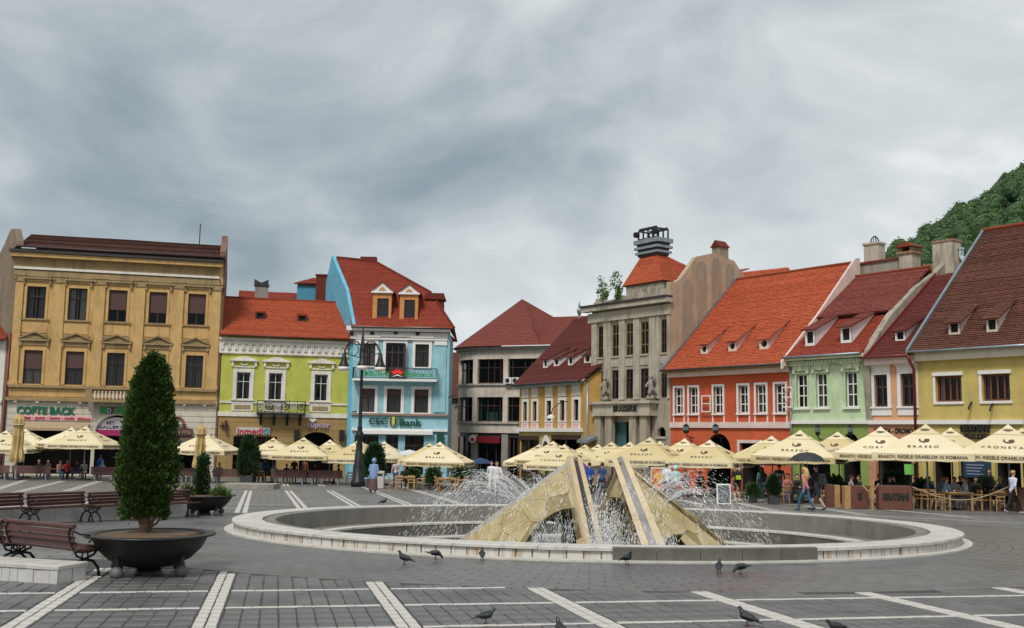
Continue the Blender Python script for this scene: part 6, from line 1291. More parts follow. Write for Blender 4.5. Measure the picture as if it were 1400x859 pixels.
def potted(px, D, top, w, lab, pot=.55):
    p = at_depth(px, 640, D); g = gz(p.y); r = ray(px, top); zt = EYE+r.z*D/r.y; h = zt-g-pot
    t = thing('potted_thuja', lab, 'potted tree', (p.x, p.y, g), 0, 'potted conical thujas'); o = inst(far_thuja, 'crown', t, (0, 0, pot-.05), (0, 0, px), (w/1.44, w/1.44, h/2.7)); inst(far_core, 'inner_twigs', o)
    k = w*.34; MB().box(-k, k, -k, k, 0, pot).obj('pot', M_pot, t); MB().tube([(0, 0, pot-.05), (0, 0, pot+h*.5)], .05, 6).obj('trunk', M_bark, t)
potted(339, 70, 597, 1.25, 'tall potted thuja before the inmedio shop front'); potted(512, 64, 607, 1.25, 'tall potted thuja behind the figure in the blue hood')
potted(1057, 47, 648, .62, 'slim potted thuja between two standing visitors at right', .45); potted(979, 56, 636, .75, 'potted thuja before the orange house arch', .5)
M_fol = leafmat('mixed_foliage', (.015, .05, .012), (.06, .12, .03))
bush_m = conifer_mesh(.8, .42, 1500, 31, M_fol, .12, 0, lambda k: math.sqrt(max(0, 1-(k-.25)**2*1.6)))
for k, (px, D, s, lab) in enumerate(((1029, 48, .6, 'bushy plant in a dark pot beside the visitor with the yellow backpack'), (592, 62, .85, 'round bush in a dark pot at the centre left cafe'), (1222, 49, 1., 'bush in a pot behind the brown planter wall'), (1262, 48.5, .8, 'small bush behind the front cafe chairs at right'), (565, 63, .8, 'small dark bush beside the bank cafe tables'), (1140, 49, .85, 'bush behind the couple under the umbrella'), (628, 62, .9, 'bush under the rightmost bank cafe parasol'), (1345, 47.5, .9, 'bush behind the waiter in black'))):
    p = at_depth(px, 640, D); t = thing('potted_bush', lab, 'plant', (p.x, p.y, gz(p.y)), 0, 'potted cafe bushes'); inst(bush_m, 'foliage', t, (0, 0, .5*s), (0, 0, k*1.3), s*1.1); MB().box(-.26*s, .26*s, -.26*s, .26*s, 0, .55*s).obj('pot', M_pot, t)
# greenery on the brasserie parapet
for px, y0, y1, lab in ((824, 384, 413, 'small self sown tree left on the brasserie parapet'), (843, 375, 412, 'taller self sown tree on the brasserie parapet by the orange roof')):
    a = at_depth(px, y1, 76.5); c = at_depth(px, y0, 76.5); h = c.z-a.z; t = thing('parapet_tree', lab, 'tree', a, 0, 'trees on the brasserie parapet'); inst(conifer_mesh(h, .3, 520, int(px), leafmat('parapet_leaves', (.06, .12, .02), (.16, .26, .05)), .13, .1, lambda k: .3+.7*math.sin(3.1*k)), 'foliage', t); MB().tube([(0, 0, -.1), (.05, 0, h*.6)], [.06, .02], 6).obj('stem', M_bark, t)

# ------------------------------------------------------------------ benches
M_slat = material('varnished_red_slat', (.062, .021, .016), .38, .25, 5., .15, 40., alt=(.10, .034, .026)); M_slatd = material('dull_red_slat', (.10, .042, .038), .6, .2, 4., alt=(.135, .062, .056))
def bench_parts(Ln=1.62, mat=None, rich=True):
    root = thing('park_bench', None, None); mat = mat or M_slat
    prof_back = [(.0, .74), (-.012, .655), (.01, .57), (.045, .49)]; seat = [(.10, .415), (.20, .40), (.30, .40), (.40, .41), (.485, .425)]
    slat = MB(); w = .07
    def slat_mesh(ang, wd, th): 
        b = MB(); c, s = math.cos(ang), math.sin(ang); P = [(-wd/2, -th/2), (wd/2, -th/2), (wd/2, th/2), (-wd/2, th/2)]; b.prismx([(y*c-z*s, y*s+z*c) for y, z in P], -Ln/2, Ln/2); return b.mesh('slat', mat)
    mb_, ms_ = slat_mesh(1.42, .074, .026), slat_mesh(.0, .078, .028); top = MB().tube([(-Ln/2, 0, 0), (Ln/2, 0, 0)], .036, 8).mesh('slat', mat)
    bk = MB().box(-.001, .001, 0, .002, .5, .6).obj('backrest', mat, root) if False else None
    for i, (y, z) in enumerate(prof_back): inst(top if i == 0 else mb_, 'back_slat', root, (0, y, z))
    for y, z in seat: inst(ms_, 'seat_slat', root, (0, y, z))
    for x in (-Ln/2+.07, Ln/2-.07):
        b = MB(); r = .017
        b.tube([(x, -.03, .76), (x, -.035, .65), (x, -.01, .55), (x, .03, .46), (x, .1, .385)], r, 6); b.tube([(x, .1, .385), (x, .3, .37), (x, .49, .40)], r, 6)
        b.tube([(x, .0, .02), (x, .03, .14), (x, .12, .24), (x, .25, .275), (x, .38, .24), (x, .47, .14), (x, .50, .02)], .021, 7); b.tube([(x, .06, .42), (x, .12, .32), (x, .25, .275), (x, .38, .32), (x, .46, .40)], .016, 6)
        b.tube([(x, .25+.05*math.cos(t), .325+.05*math.sin(t)) for t in [2*math.pi*i/12 for i in range(13)]], .012, 5)
        for y in (.0, .5): b.box(x-.03, x+.03, y-.05, y+.05, 0, .022)
        if rich:
            b.tube([(x, -.02, .7), (x, .16, .62), (x, .3, .60), (x, .36, .55), (x, .3, .5)], .013, 6)
        b.obj('cast_iron_leg', M_iron, root, True)
    return root
proto = bench_parts()
def put(o, label, loc, rz, cat='bench', group=None, s=1.):
    o.location = loc; o.rotation_euler = (0, 0, rz); o.scale = (s, s, s); o['label'] = label; o['category'] = cat
    if group: o['group'] = group
    return o
used = [False]
def bench(label, x, y, face, group):
    o = proto if not used[0] else copy_tree(proto); used[0] = True
    # local +y is the way the sitter looks
    return put(o, label, (x, y, gz(y)), math.atan2(face[1], face[0])-math.pi/2, 'bench', group)
fN = Vector((.53, .85)).normalized(); axn = Vector((fN.y, -fN.x)); c0 = Vector((-6.02, 14.62))-axn*.78
for k, lab in enumerate(('dark red slatted bench seen from behind beside the large bowl planter', 'dark red slatted bench seen from behind, cut by the left edge')):
    p = c0-axn*(1.68*k); bench(lab, p.x-fN.x*.1, p.y-fN.y*.1, fN, 'benches seen from behind at left')
fF = Vector((.84, -.54)).normalized(); axf = Vector((-fF.y, fF.x)); e0 = Vector((-8.85, 29.95))
for k, lab in enumerate(('dark red bench right next to the second bowl planter', 'dark red bench half hidden behind the foreground thuja', 'dark red bench left of the thuja, third from the second bowl', 'dark red bench fourth from the second bowl, above the near bench', 'dark red bench of the far row cut by the left edge')):
    p = e0-axf*(.85+1.72*k); bench(lab, p.x-fF.x*.5, p.y-fF.y*.5, fF, 'benches of the far left row')
# marble clad bench walls
def clad_wall(label, A, d, ln, dp, h, n, first=True):
    d = Vector(d).normalized(); t = thing('marble_wall', label, 'low wall', (A[0], A[1], gz(A[1])), math.atan2(d.y, d.x)); MB().box(.02, ln-.02, .02, dp, -.3, h-.05).obj('wall_core', M_conc, t)
    for i in range(n): MB().bbox(ln*i/n+.003, ln*(i+1)/n-.003, rnd.uniform(-.004, .004), .03, -.12, h-.052, .004).obj('marble_slab', M_cladw, t)
    m = max(1, round(dp/.3))
    for i in range(m): MB().bbox(ln-.025, ln+rnd.uniform(-.002, .003), .035+(dp-.035)*i/m, dp*(i+1)/m-.004 if i < m-1 else dp, -.12, h-.053, .004).obj('end_slab', M_cladw, t)
    nc = max(2, round(ln/.9))
    for i in range(nc): MB().bbox(ln*i/nc-.01+.002, ln*(i+1)/nc+(.015 if i == nc-1 else -.002), -.015, dp+.015, h-.05, h, .008).obj('coping_slab', M_cope, t)
    return t
M_cladw = material('grey_white_marble_slab', (.50, .48, .46), .5, .14, 1.5, .15, 40., alt=(.66, .64, .62), stain=.2, stain_col=(.28, .24, .20))
a = ground(78, 800); d = Vector((1, -.30)).normalized(); A = Vector((a.x, a.y))-d*3.4; clad_wall('low white marble wall in the left foreground behind the near bench', A, d, 3.4, .55, .27, 26)
d = -axf; A = e0-fF*1.3; A = A-axf*0
d2 = axf; A2 = e0-axf*9.6-fF*.62; t_ = thing('marble_wall', 'low grey stone wall running behind the far left row of benches', 'low wall', (A2.x, A2.y, gz(A2.y)), math.atan2(d2.y, d2.x))
for i in range(16): MB().bbox(.6*i+.004, .6*(i+1)-.004, rnd.uniform(-.005, .005), .34, -.2, .33, .008).obj('stone_block', M_cladw, t_)
# far row of plain benches with broad board backs, turned away from the square
def board_bench(px, D, w, lab, rz=0.):
    p = at_depth(px, 650, D); t = thing('board_bench', lab, 'bench', (p.x, p.y, gz(p.y)), rz, 'board back benches along the cafes'); n = 5
    for i in range(n): MB().box(-w/2, w/2, -.02, .02, .42+i*.108, .42+i*.108+.1).obj('back_slat', M_slatd, t)
    for i in range(3): MB().box(-w/2, w/2, .08+i*.14, .2+i*.14, .42, .455).obj('seat_slat', M_slatd, t)
    for x in (-w/2+.3, w/2-.3): MB().box(x-.04, x+.04, .0, .48, 0, .42).obj('leg', M_zinc, t)
for k, (x0, x1, D, lab) in enumerate(((16, 68, 71, 'dark red board bench left of the cafe goers in pink and red'), (124, 158, 71, 'dark red board bench just left of the foreground thuja'), (291, 342, 70.5, 'dark red board bench before the inmedio shop, under the closed parasol'), (371, 419, 70, 'dark red board bench under the cupcake shop parasols'), (421, 468, 70, 'dark red board bench just left of the street lamp'), (-40, 12, 71, 'dark red board bench cut by the left edge of the square'), (243, 268, 71, 'short dark red board bench behind the dwarf conifer'))):
    board_bench((x0+x1)/2, D, (x1-x0)*D/1400, lab)

# ------------------------------------------------------------------ street lamp with three hanging lanterns
p = at_depth(490, 650, 66); t = thing('street_lamp', 'tall black street lamp with three hanging white lanterns before the blue bank', 'street lamp', (p.x, p.y, gz(p.y)))
zt = EYE+ray(490, 446).z*66/ray(490, 446).y-gz(p.y)
sc_ = zt/10.
b = MB(); b.lathe([(.46, 0), (.46, .35), (.38, .42), (.36, 1.3), (.30, 1.45), (.26, 2.1), (.20, 2.2), (.22, 2.6), (.15, 2.9), (.26, 3.15), (.26, 3.35), (.14, 3.55), (.18, 3.7), (.12, 3.85), (.085, 7.9), (.15, 8.0), (.2, 8.4), (.18, 8.8), (.1, 9.3), (.04, zt)], 16); b.obj('column', M_iron, t, True)
for a in (R_(180), R_(0), R_(-80)):
    b = MB(); c, s = math.cos(a), math.sin(a); pts = [(.1, 9.0), (.35, 9.25), (.7, 9.28), (.98, 9.05), (1.13, 8.7), (1.17, 8.45)]
    b.tube([(r*c, r*s, z) for r, z in pts], .05, 6); b.tube([((.62+.36*math.cos(u))*c, (.62+.36*math.cos(u))*s, 8.75+.42*math.sin(u)) for u in [i*.45 for i in range(11)]], .03, 5); b.tube([(.1*c, .1*s, 8.2), (.6*c, .6*s, 8.35), (1.1*c, 1.1*s, 8.55)], .03, 5); ar = b.obj('arm', M_iron, t)
    MB().lathe([(.12, 8.5), (.16, 8.2), (.22, 7.95), (.34, 7.7), (.36, 7.62)], 12, (1.17*c, 1.17*s, 0)).obj('lantern_hood', M_iron, ar, True); MB().lathe([(.37, 7.62), (.36, 7.45), (.28, 7.38), (.02, 7.36)], 12, (1.17*c, 1.17*s, 0)).obj('lantern_shade', M_trim, ar, True)

# ------------------------------------------------------------------ parasols
M_canvas = material('cream_canvas', (.67, .545, .295), .85, .07, 1.2, .1, 30., alt=(.73, .62, .39)); M_print = plain('brown_print', (.12, .065, .04), .8); M_pole = plain('wooden_pole', (.32, .19, .09), .6); M_grey = plain('grey_pole', (.35, .34, .33), .5, .2)
def _tint(m):
    t = m.node_tree; b_ = t.nodes['Principled BSDF']; src = b_.inputs['Base Color'].links[0].from_socket; oi = t.nodes.new('ShaderNodeObjectInfo'); hs = t.nodes.new('ShaderNodeHueSaturation'); t.links.new(src, hs.inputs['Color'])
    t.links.new(math_node(t, 'ADD', math_node(t, 'MULTIPLY', oi.outputs['Random'], .28), .82), hs.inputs['Value']); t.links.new(math_node(t, 'ADD', math_node(t, 'MULTIPLY', oi.outputs['Random'], -.35), 1.12), hs.inputs['Saturation']); t.links.new(hs.outputs[0], b_.inputs['Base Color'])
    n_ = nd(t, 'ShaderNodeTexNoise', i_Scale=1.6, i_Detail=3.); tc_ = t.nodes.new('ShaderNodeTexCoord'); t.links.new(tc_.outputs['Object'], n_.inputs['Vector']); bp_ = t.nodes.new('ShaderNodeBump'); bp_.inputs['Strength'].default_value = .6; bp_.inputs['Distance'].default_value = .12; t.links.new(n_.outputs[0], bp_.inputs['Height']); t.links.new(bp_.outputs[0], b_.inputs['Normal'])
_tint(M_canvas)
def parasol_meshes(hs=2.0, rise=1.28):
    b = MB(); n = 8
    # canopy: square pyramid whose faces sag a little between the ribs, cut at the top by the vent
    def pt(i, k):      # i around (n*4), k from edge 0 to top 1
        s = i/n; side = int(s) % 4; u = s-int(s); c = [(-1, -1), (1, -1), (1, 1), (-1, 1)]; a, d = c[side], c[(side+1) % 4]; x, y = a[0]+(d[0]-a[0])*u, a[1]+(d[1]-a[1])*u; sag = .045*math.sin(math.pi*u)*math.sin(math.pi*min(1, k+.25)); R = 1-k
        return (x*hs*R, y*hs*R, -rise*(1-k)**.96-sag)
    ks = [0, .25, .5, .78]; vs = []; N_ = 4*n
    for k in ks: vs += [pt(i, k) for i in range(N_)]
    fs = []
    for r in range(3): fs += [(r*N_+i, r*N_+(i+1) % N_, (r+1)*N_+(i+1) % N_, (r+1)*N_+i) for i in range(N_)]
    b.add(vs, fs); can = b.mesh('canopy', M_canvas)
    b = MB(); vs = []
    for kk, up in ((.70, .02), (.9, .04), (1, .10)):
        for i in range(N_): x, y, z = pt(i, kk); vs.append((x, y, z+up))
    b.add(vs, [(r*N_+i, r*N_+(i+1) % N_, (r+1)*N_+(i+1) % N_, (r+1)*N_+i) for r in range(2) for i in range(N_)]); cap = b.mesh('vent_cap', M_canvas)
    b = MB(); vs = []
    for kz in (0, 1):
        for i in range(N_):
            x, y, z = pt(i, 0); u = (i % n)/n; d = .30+.035*math.sin(u*math.pi)*0+.02*math.sin(u*math.pi*6); vs.append((x*(1+.006*kz), y*(1+.006*kz), z-d*kz))
    b.add(vs, [(i+N_, (i+1) % N_+N_, (i+1) % N_, i) for i in range(N_)]); val = b.mesh('valance', M_canvas)
    b = MB()
    for i in range(8):
        a = math.pi*i/4; R = hs*(1.38 if i % 2 else .98); z = -rise-.03; b.tube([(0, 0, -.25), (R*math.cos(a), R*math.sin(a), z)], .018, 4); b.tube([(0, 0, -rise*1.25), (R*.5*math.cos(a), R*.5*math.sin(a), -.25+(z+.25)*.5)], .014, 4)
    ribs = b.mesh('ribs', M_pole)
    return can, cap, val, ribs
HS, RISE = 1.95, 1.15
CAN, CAP, VAL, RIBS = parasol_meshes(HS, RISE)
def emblem_mesh():       # a small winged emblem
    b = MB(); z = 0; P = [(-.5, .1), (-.42, .34), (-.3, .3), (-.36, .12), (-.2, -.12), (.05, -.12), (.0, .15), (.18, .36), (.46, .3), (.55, .0), (.4, -.26), (.1, -.36), (-.2, -.34), (-.42, -.14)]
    b.add([(x, y, 0) for x, y in P], [tuple(range(len(P)))]); return b.mesh('emblem', M_print)
EMB = emblem_mesh()
def crest_mesh():
    b = MB(); P = [(-.5, .0), (-.55, .3), (-.3, .1), (-.2, .38), (0, .12), (.2, .38), (.3, .1), (.55, .3), (.5, 0), (0, -.12)]; b.add([(x, y, 0) for x, y in P], [tuple(range(len(P)))]); return b.mesh('crest', M_print)
CRE = crest_mesh()
WORDS = ['BRASOV', 'BRASSO', 'KRONSTADT', 'CORONA']; SLOG = 'BRASOV, REGELE ORASELOR IN ROMANIA'
WM = {w: text_mesh(w, M_print, .42, .0, .004, 'CENTER', 1.45) for w in WORDS}; SM = text_mesh(SLOG, M_print, .2, .0, .004, 'CENTER', 1.0)
sw_ = max(v.co.x for v in SM.vertices)-min(v.co.x for v in SM.vertices)
def parasol(px, py, D, rz, label, s=1., front='BRASOV', side='KRONSTADT', wood=False, group='open cream parasols'):
    p = at_depth(px, py, D); g = gz(p.y); zp = p.z
    t = thing('cafe_parasol', label, 'parasol', (p.x, p.y, g), rz+rnd.uniform(-.09, .09), group); t.rotation_euler[0] = rnd.uniform(-.018, .018); t.rotation_euler[1] = rnd.uniform(-.018, .018); top = zp-g
    can = inst(CAN, 'canopy', t, (0, 0, top), (0, 0, 0), s); inst(CAP, 'vent_cap', t, (0, 0, top), (0, 0, 0), s); v = inst(VAL, 'valance', t, (0, 0, top), (0, 0, 0), s); inst(RIBS, 'ribs', t, (0, 0, top), (0, 0, 0), s)
    MB().tube([(0, 0, .02), (0, 0, top-.1)], .04, 8).obj('pole', M_pole if wood else M_grey, t, True); MB().box(-.38, .38, -.38, .38, 0, .1).obj('foot_plate', M_gutter, t)
    tilt = math.atan2(RISE, HS)
    for k, wd in ((0, front), (3, side), (1, side)):
        a = k*math.pi/2; ca, sa = math.cos(a), math.sin(a)
        def on(yloc, off=.035):      # point on face k at distance yloc from the axis
            z = -RISE*(yloc/HS)**.96-.05*math.sin(math.pi*min(1, 1-yloc/HS+.25))+off; return (sa*yloc, -ca*yloc, z)
        rot = Matrix.Rotation(a, 4, 'Z') @ Matrix.Rotation(tilt, 4, 'X')
        for me, yl, sc, par in ((WM[wd], 1.45, .62, can), (EMB, 1.02, .42, can), (CRE, .4, .34, can)):
            off = .035 if me is not CRE else .09
            o = inst(me, me.name if me.name in ('emblem', 'crest') else 'lettering', can); o.matrix_local = Matrix.Translation(on(yl, off)) @ rot @ Matrix.Scale(sc, 4)
        o = inst(SM, 'slogan', v); o['kind'] = 'stuff'; o.matrix_local = Matrix.Translation((sa*(HS+.025), -ca*(HS+.025), -RISE-.16)) @ Matrix.Rotation(a, 4, 'Z') @ Matrix.Rotation(math.pi/2, 4, 'X') @ Matrix.Scale(3.4/sw_, 4)
    return t
PAR = [ # px, peak py, distance, turn, scale, front word, side word, label
 (8, 590, 73, .25, 1., 'KRONSTADT', 'BRASOV', 'cream parasol cut by the left edge'), (36, 588, 76, .2, 1., 'CORONA', 'BRASOV', 'cream parasol behind the closed parasol at far left'),
 (98, 586, 76, .1, .95, 'BRASOV', 'CORONA', 'cream parasol rear of the pair before the art gallery arch'), (118, 584.5, 71.5, .05, 1.0, 'BRASOV', 'BRASSO', 'cream parasol in front of the art gallery arch'),
 (281, 592, 72, .0, 1., 'BRASOV', 'BRASSO', 'cream parasol behind the second closed parasol'), (375, 600, 73, .1, .92, 'BRASSO', 'BRASOV', 'cream parasol left of the cupcake shop arch'),
 (415, 599.5, 71, .05, 1., 'BRASSO', 'BRASOV', 'cream parasol before the cupcake shop arch'), (452, 602.5, 76, .0, .9, 'CORONA', 'BRASSO', 'cream parasol right of the cupcake shop arch, half hidden'),
 (491, 603, 71, -.05, 1., 'BRASOV', 'BRASSO', 'cream parasol directly behind the street lamp'), (526, 605, 72, -.1, .92, 'BRASOV', 'BRASSO', 'cream parasol behind the thuja before the bank'),
 (588, 607.5, 70, -.1, .9, 'CORONA', 'BRASSO', 'cream parasol second from the right at the bank cafe'), (601, 606, 65, -.12, .98, 'BRASSO', 'BRASOV', 'rightmost cream parasol at the bank cafe'),
 (738, 609, 68, -.5, .92, 'CORONA', 'BRASOV', 'cream parasol leftmost of the brasserie group'), (757, 605, 67, -.5, .95, 'BRASOV', 'CORONA', 'cream parasol second from left in the brasserie group'), (772, 609.5, 61, -.45, .95, 'KRONSTADT', 'BRASOV', 'cream parasol behind the left stone tent'),
 (800, 609.5, 72, -.5, .9, 'BRASOV', 'CORONA', 'small distant cream parasol between the two stone tents'), (818, 609, 74, -.5, .9, 'BRASOV', 'CORONA', 'most distant cream parasol below the brasserie door'), (838, 606, 66, -.5, .95, 'BRASOV', 'CORONA', 'cream parasol left below the brasserie lettering'), (861, 606, 64, -.5, .95, 'CORONA', 'BRASOV', 'cream parasol right below the brasserie lettering'),
 (889, 600, 58, -.48, 1., 'BRASOV', 'CORONA', 'cream parasol above the right stone tent'), (903, 605, 66, -.5, .9, 'BRASOV', 'CORONA', 'cream parasol peeping between the brasserie and orange house'), (936, 601.5, 60, -.48, .95, 'BRASOV', 'CORONA', 'cream parasol under the first lantern of the orange house'), (971, 603.5, 56, -.45, .95, 'BRASOV', 'BRASSO', 'cream parasol before the orange house arch'),
 (1056, 598, 56, -.5, .95, 'CORONA', 'BRASOV', 'cream parasol right of the orange house arch'), (1040, 604, 60, -.5, .9, 'BRASOV', 'CORONA', 'cream parasol behind and left of the umbrella couple'), (1093, 590.5, 50, -.42, 1., 'BRASOV', 'KRONSTADT', 'cream parasol above the couple with the black umbrella'),
 (1147, 592.5, 54, -.45, .95, 'BRASSO', 'BRASOV', 'cream parasol before the green house door'), (1203, 586, 47.5, -.45, 1., 'CORONA', 'KRONSTADT', 'cream parasol before the salmon house'), (1266, 582.5, 44.5, -.45, 1.02, 'BRASSO', 'KRONSTADT', 'large cream parasol above the brown planter wall'),
 (1301, 587, 49, -.45, .95, 'BRASOV', 'CORONA', 'cream parasol in the second rank before the yellow house'), (1376, 583, 43.5, -.45, 1.02, 'KRONSTADT', 'BRASSO', 'large cream parasol near the right edge'), (1398, 587.5, 48, -.45, .95, 'BRASOV', 'BRASSO', 'cream parasol cut by the right edge')]
for px, py, D, rz, s, fr, sd_, lab in PAR: parasol(px, py, D, rz, lab, s, fr, sd_, 560 < px < 620)
# closed parasols
def closed(px, y0, y1, D, lab):
    p = at_depth(px, 650, D); g = gz(p.y); zt = EYE+ray(px, y0).z*D/ray(px, y0).y-g; zb = EYE+ray(px, y1).z*D/ray(px, y1).y-g; t = thing('closed_parasol', lab, 'parasol', (p.x, p.y, g), 0, 'closed cream parasols'); h = zt-zb; b = MB(); n = 16; q = random.Random(int(px)); vs = []; prof = [(0, .40), (.10, .46), (.3, .34), (.55, .36), (.72, .26), (.8, .40), (.9, .34), (1, .05)]
    for k, r in prof:
        for i in range(n): a = 2*math.pi*i/n+.3*k; rr = r*.85*(1+(.28 if i % 2 else -.22)*(1-k*.4)+q.uniform(-.08, .08)); vs.append((rr*math.cos(a), rr*math.sin(a), zb+h*k+(.12*q.random() if k == 0 else 0)))
    b.add(vs, [(r*n+i, r*n+(i+1) % n, (r+1)*n+(i+1) % n, (r+1)*n+i) for r in range(len(prof)-1) for i in range(n)]).obj('folded_canopy', material('old_canvas', (.50, .36, .15), .9, .2, 3., .2, 20.), t)
    b = MB(); b.tube([(.36*math.cos(a), .36*math.sin(a), zb+h*.78) for a in [2*math.pi*i/12 for i in range(13)]], .04, 5); b.obj('tie_strap', M_canvas, t); MB().tube([(0, 0, 0), (0, 0, zt+.1)], .05, 8).obj('pole', M_grey, t); MB().box(-.38, .38, -.38, .38, 0, .1).obj('foot_plate', M_gutter, t)
closed(21, 566, 633, 69, 'closed cream parasol at far left before the pizza signs'); closed(272, 580, 641, 68.5, 'closed cream parasol right of the foreground thuja')
# ------------------------------------------------------------------ cafe furniture
M_cw = material('light_cafe_wood', (.42, .24, .10), .55, .2, 4., .1, 30.); M_cwd = material('dark_cafe_wood', (.10, .05, .03), .6, .2, 4.); M_rust = material('rust_brown_panel', (.14, .05, .032), .7, .15, 2., .1, 20.)
def chair_proto(mat):
    t = thing('cafe_chair', None, None)
    MB().bbox(-.21, .21, -.21, .21, .43, .465, .008).obj('seat', mat, t)
    for x in (-.19, .19):
        MB().tube([(x, .20, 0), (x, .19, .44), (x*.98, .185, .66)], .02, 6).obj('leg', mat, t); MB().tube([(x, -.22, 0), (x, -.19, .45), (x, -.25, .86)], .02, 6).obj('leg', mat, t)
        MB().tube([(x*1.05, .2, .655), (x*1.05, -.23, .67)], .02, 6).obj('armrest', mat, t)
    b = MB(); b.box(-.2, .2, -.265, -.235, .76, .86); b.obj('backrest', mat, t); MB().box(-.2, .2, -.245, -.225, .58, .64).obj('back_rail', mat, t); return t
def table_proto(mat, w=.75, l=1.1):
    t = thing('cafe_table', None, None); MB().bbox(-l/2, l/2, -w/2, w/2, .72, .76, .008).obj('table_top', mat, t); MB().box(-l/2+.06, l/2-.06, -w/2+.06, w/2-.06, .65, .718).obj('apron', mat, t)
    for x in (-l/2+.06, l/2-.06):
        for y in (-w/2+.06, w/2-.06): MB().box(x-.035, x+.035, y-.035, y+.035, 0, .65).obj('leg', mat, t)
    return t
PROTO = {}
def furn(kind, mat, px, D, rz, label, group):
    k = (kind, mat.name); p = at_depth(px, 650, D); first = k not in PROTO
    if first: PROTO[k] = (chair_proto if kind == 'chair' else table_proto)(mat); o = PROTO[k]
    else: o = copy_tree(PROTO[k])
    return put(o, label, (p.x, p.y, gz(p.y)), rz, kind, group)
F = [('t', M_cw, 1307, 43.3, .1, 'light wooden table with the denim and grey jacket sitters'), ('t', M_cw, 1374, 43.5, .1, 'empty light wooden table at the right edge, second from the rope'),
 ('c', M_cw, 1281, 43.0, -1.4, 'light wooden chair at the left end of the sitters table'), ('c', M_cw, 1268, 43.6, -1.2, 'light wooden chair second left of the sitters table'), ('c', M_cw, 1257, 44.2, -.8, 'light wooden chair next to the brown planter wall'), ('c', M_cw, 1331, 43.2, 1.5, 'light wooden chair at the right end of the sitters table'), ('c', M_cw, 1345, 43.4, -1.5, 'light wooden chair left of the empty table'), ('c', M_cw, 1362, 42.9, .2, 'light wooden chair in front of the empty table'), ('c', M_cw, 1396, 43.3, 1.5, 'light wooden chair cut by the right edge'), ('c', M_cw, 1295, 44.3, 3., 'light wooden chair behind the sitters table on the left'), ('c', M_cw, 1319, 44.4, 3.2, 'light wooden chair behind the sitters table on the right'),
 ('t', M_cwd, 1100, 49, .2, 'dark table behind the couple with the umbrella'), ('t', M_cwd, 1160, 48, .2, 'dark table before the green house'), ('t', M_cwd, 1225, 48.5, .2, 'dark table before the salmon house'), ('t', M_cwd, 1330, 49, .2, 'dark table in the second rank before the yellow house'), ('c', M_cw, 1070, 48, .6, 'wooden chair behind the visitor in the striped shirt'), ('c', M_cwd, 1082, 48.6, -1.2, 'dark chair left of the couple with the umbrella'), ('c', M_cw, 1130, 46, 1., 'low wooden chair right of the umbrella couple'), ('c', M_cwd, 1180, 49, 1.2, 'dark chair before the green house door'), ('c', M_cwd, 1240, 49.5, -1., 'dark chair in the shade before the salmon house'),
 ('t', M_cw, 555, 61, .05, 'light wooden table under the bank cafe parasols'), ('c', M_cw, 537, 61.5, -1.4, 'light wooden chair right beside the litter bin'), ('c', M_cw, 546, 60.2, .1, 'light wooden chair front left at the bank table'), ('c', M_cw, 563, 60.2, .0, 'light wooden chair front right at the bank table'), ('c', M_cw, 575, 61.2, 1.4, 'light wooden chair at the right end of the bank table'), ('t', M_cw, 612, 59, -.1, 'light wooden table under the rightmost bank parasol'), ('c', M_cw, 601, 58.6, -1.2, 'light wooden chair left of the rightmost bank table'), ('c', M_cw, 622, 58.8, 1.4, 'light wooden chair right of the rightmost bank table'), ('c', M_cw, 634, 60, .8, 'light wooden chair nearest the fountain spray on the left'),
 ('c', M_cw, 357, 71.5, .2, 'light wooden chair between the two board benches'), ('c', M_cw, 347, 72, -.6, 'light wooden chair beside the inmedio shop thuja'), ('c', M_cw, 478, 70.5, .3, 'light wooden chair left of the lamp base'), ('c', M_cw, 400, 72, .1, 'light wooden chair behind the cupcake shop benches, left'), ('c', M_cw, 440, 72, .1, 'light wooden chair behind the cupcake shop benches, right'), ('t', M_cwd, 352, 73.5, 0, 'dark table before the inmedio shop'), ('t', M_cwd, 250, 72.5, 0, 'dark table under the parasol right of the thuja'), ('c', M_cw, 243, 71.8, .1, 'light chair beside the closed parasol right of the thuja'), ('c', M_cw, 258, 71.8, -.1, 'light chair between the closed parasol and the dwarf conifer'), ('t', M_cwd, 75, 73, 0, 'dark table of the cafe goers in pink and red'), ('t', M_cwd, 105, 74, 0, 'dark table behind the blue figure at left'), ('t', M_cwd, 745, 64, 0, 'dark table behind the left tent of the fountain'), ('t', M_cwd, 870, 62, 0, 'dark table below the brasserie parasols'), ('t', M_cwd, 965, 58, 0, 'dark table before the orange house')]
for k, m, px, D, rz, lab in F: furn('table' if k == 't' else 'chair', m, px, D, rz, lab, 'cafe tables' if k == 't' else 'cafe chairs')
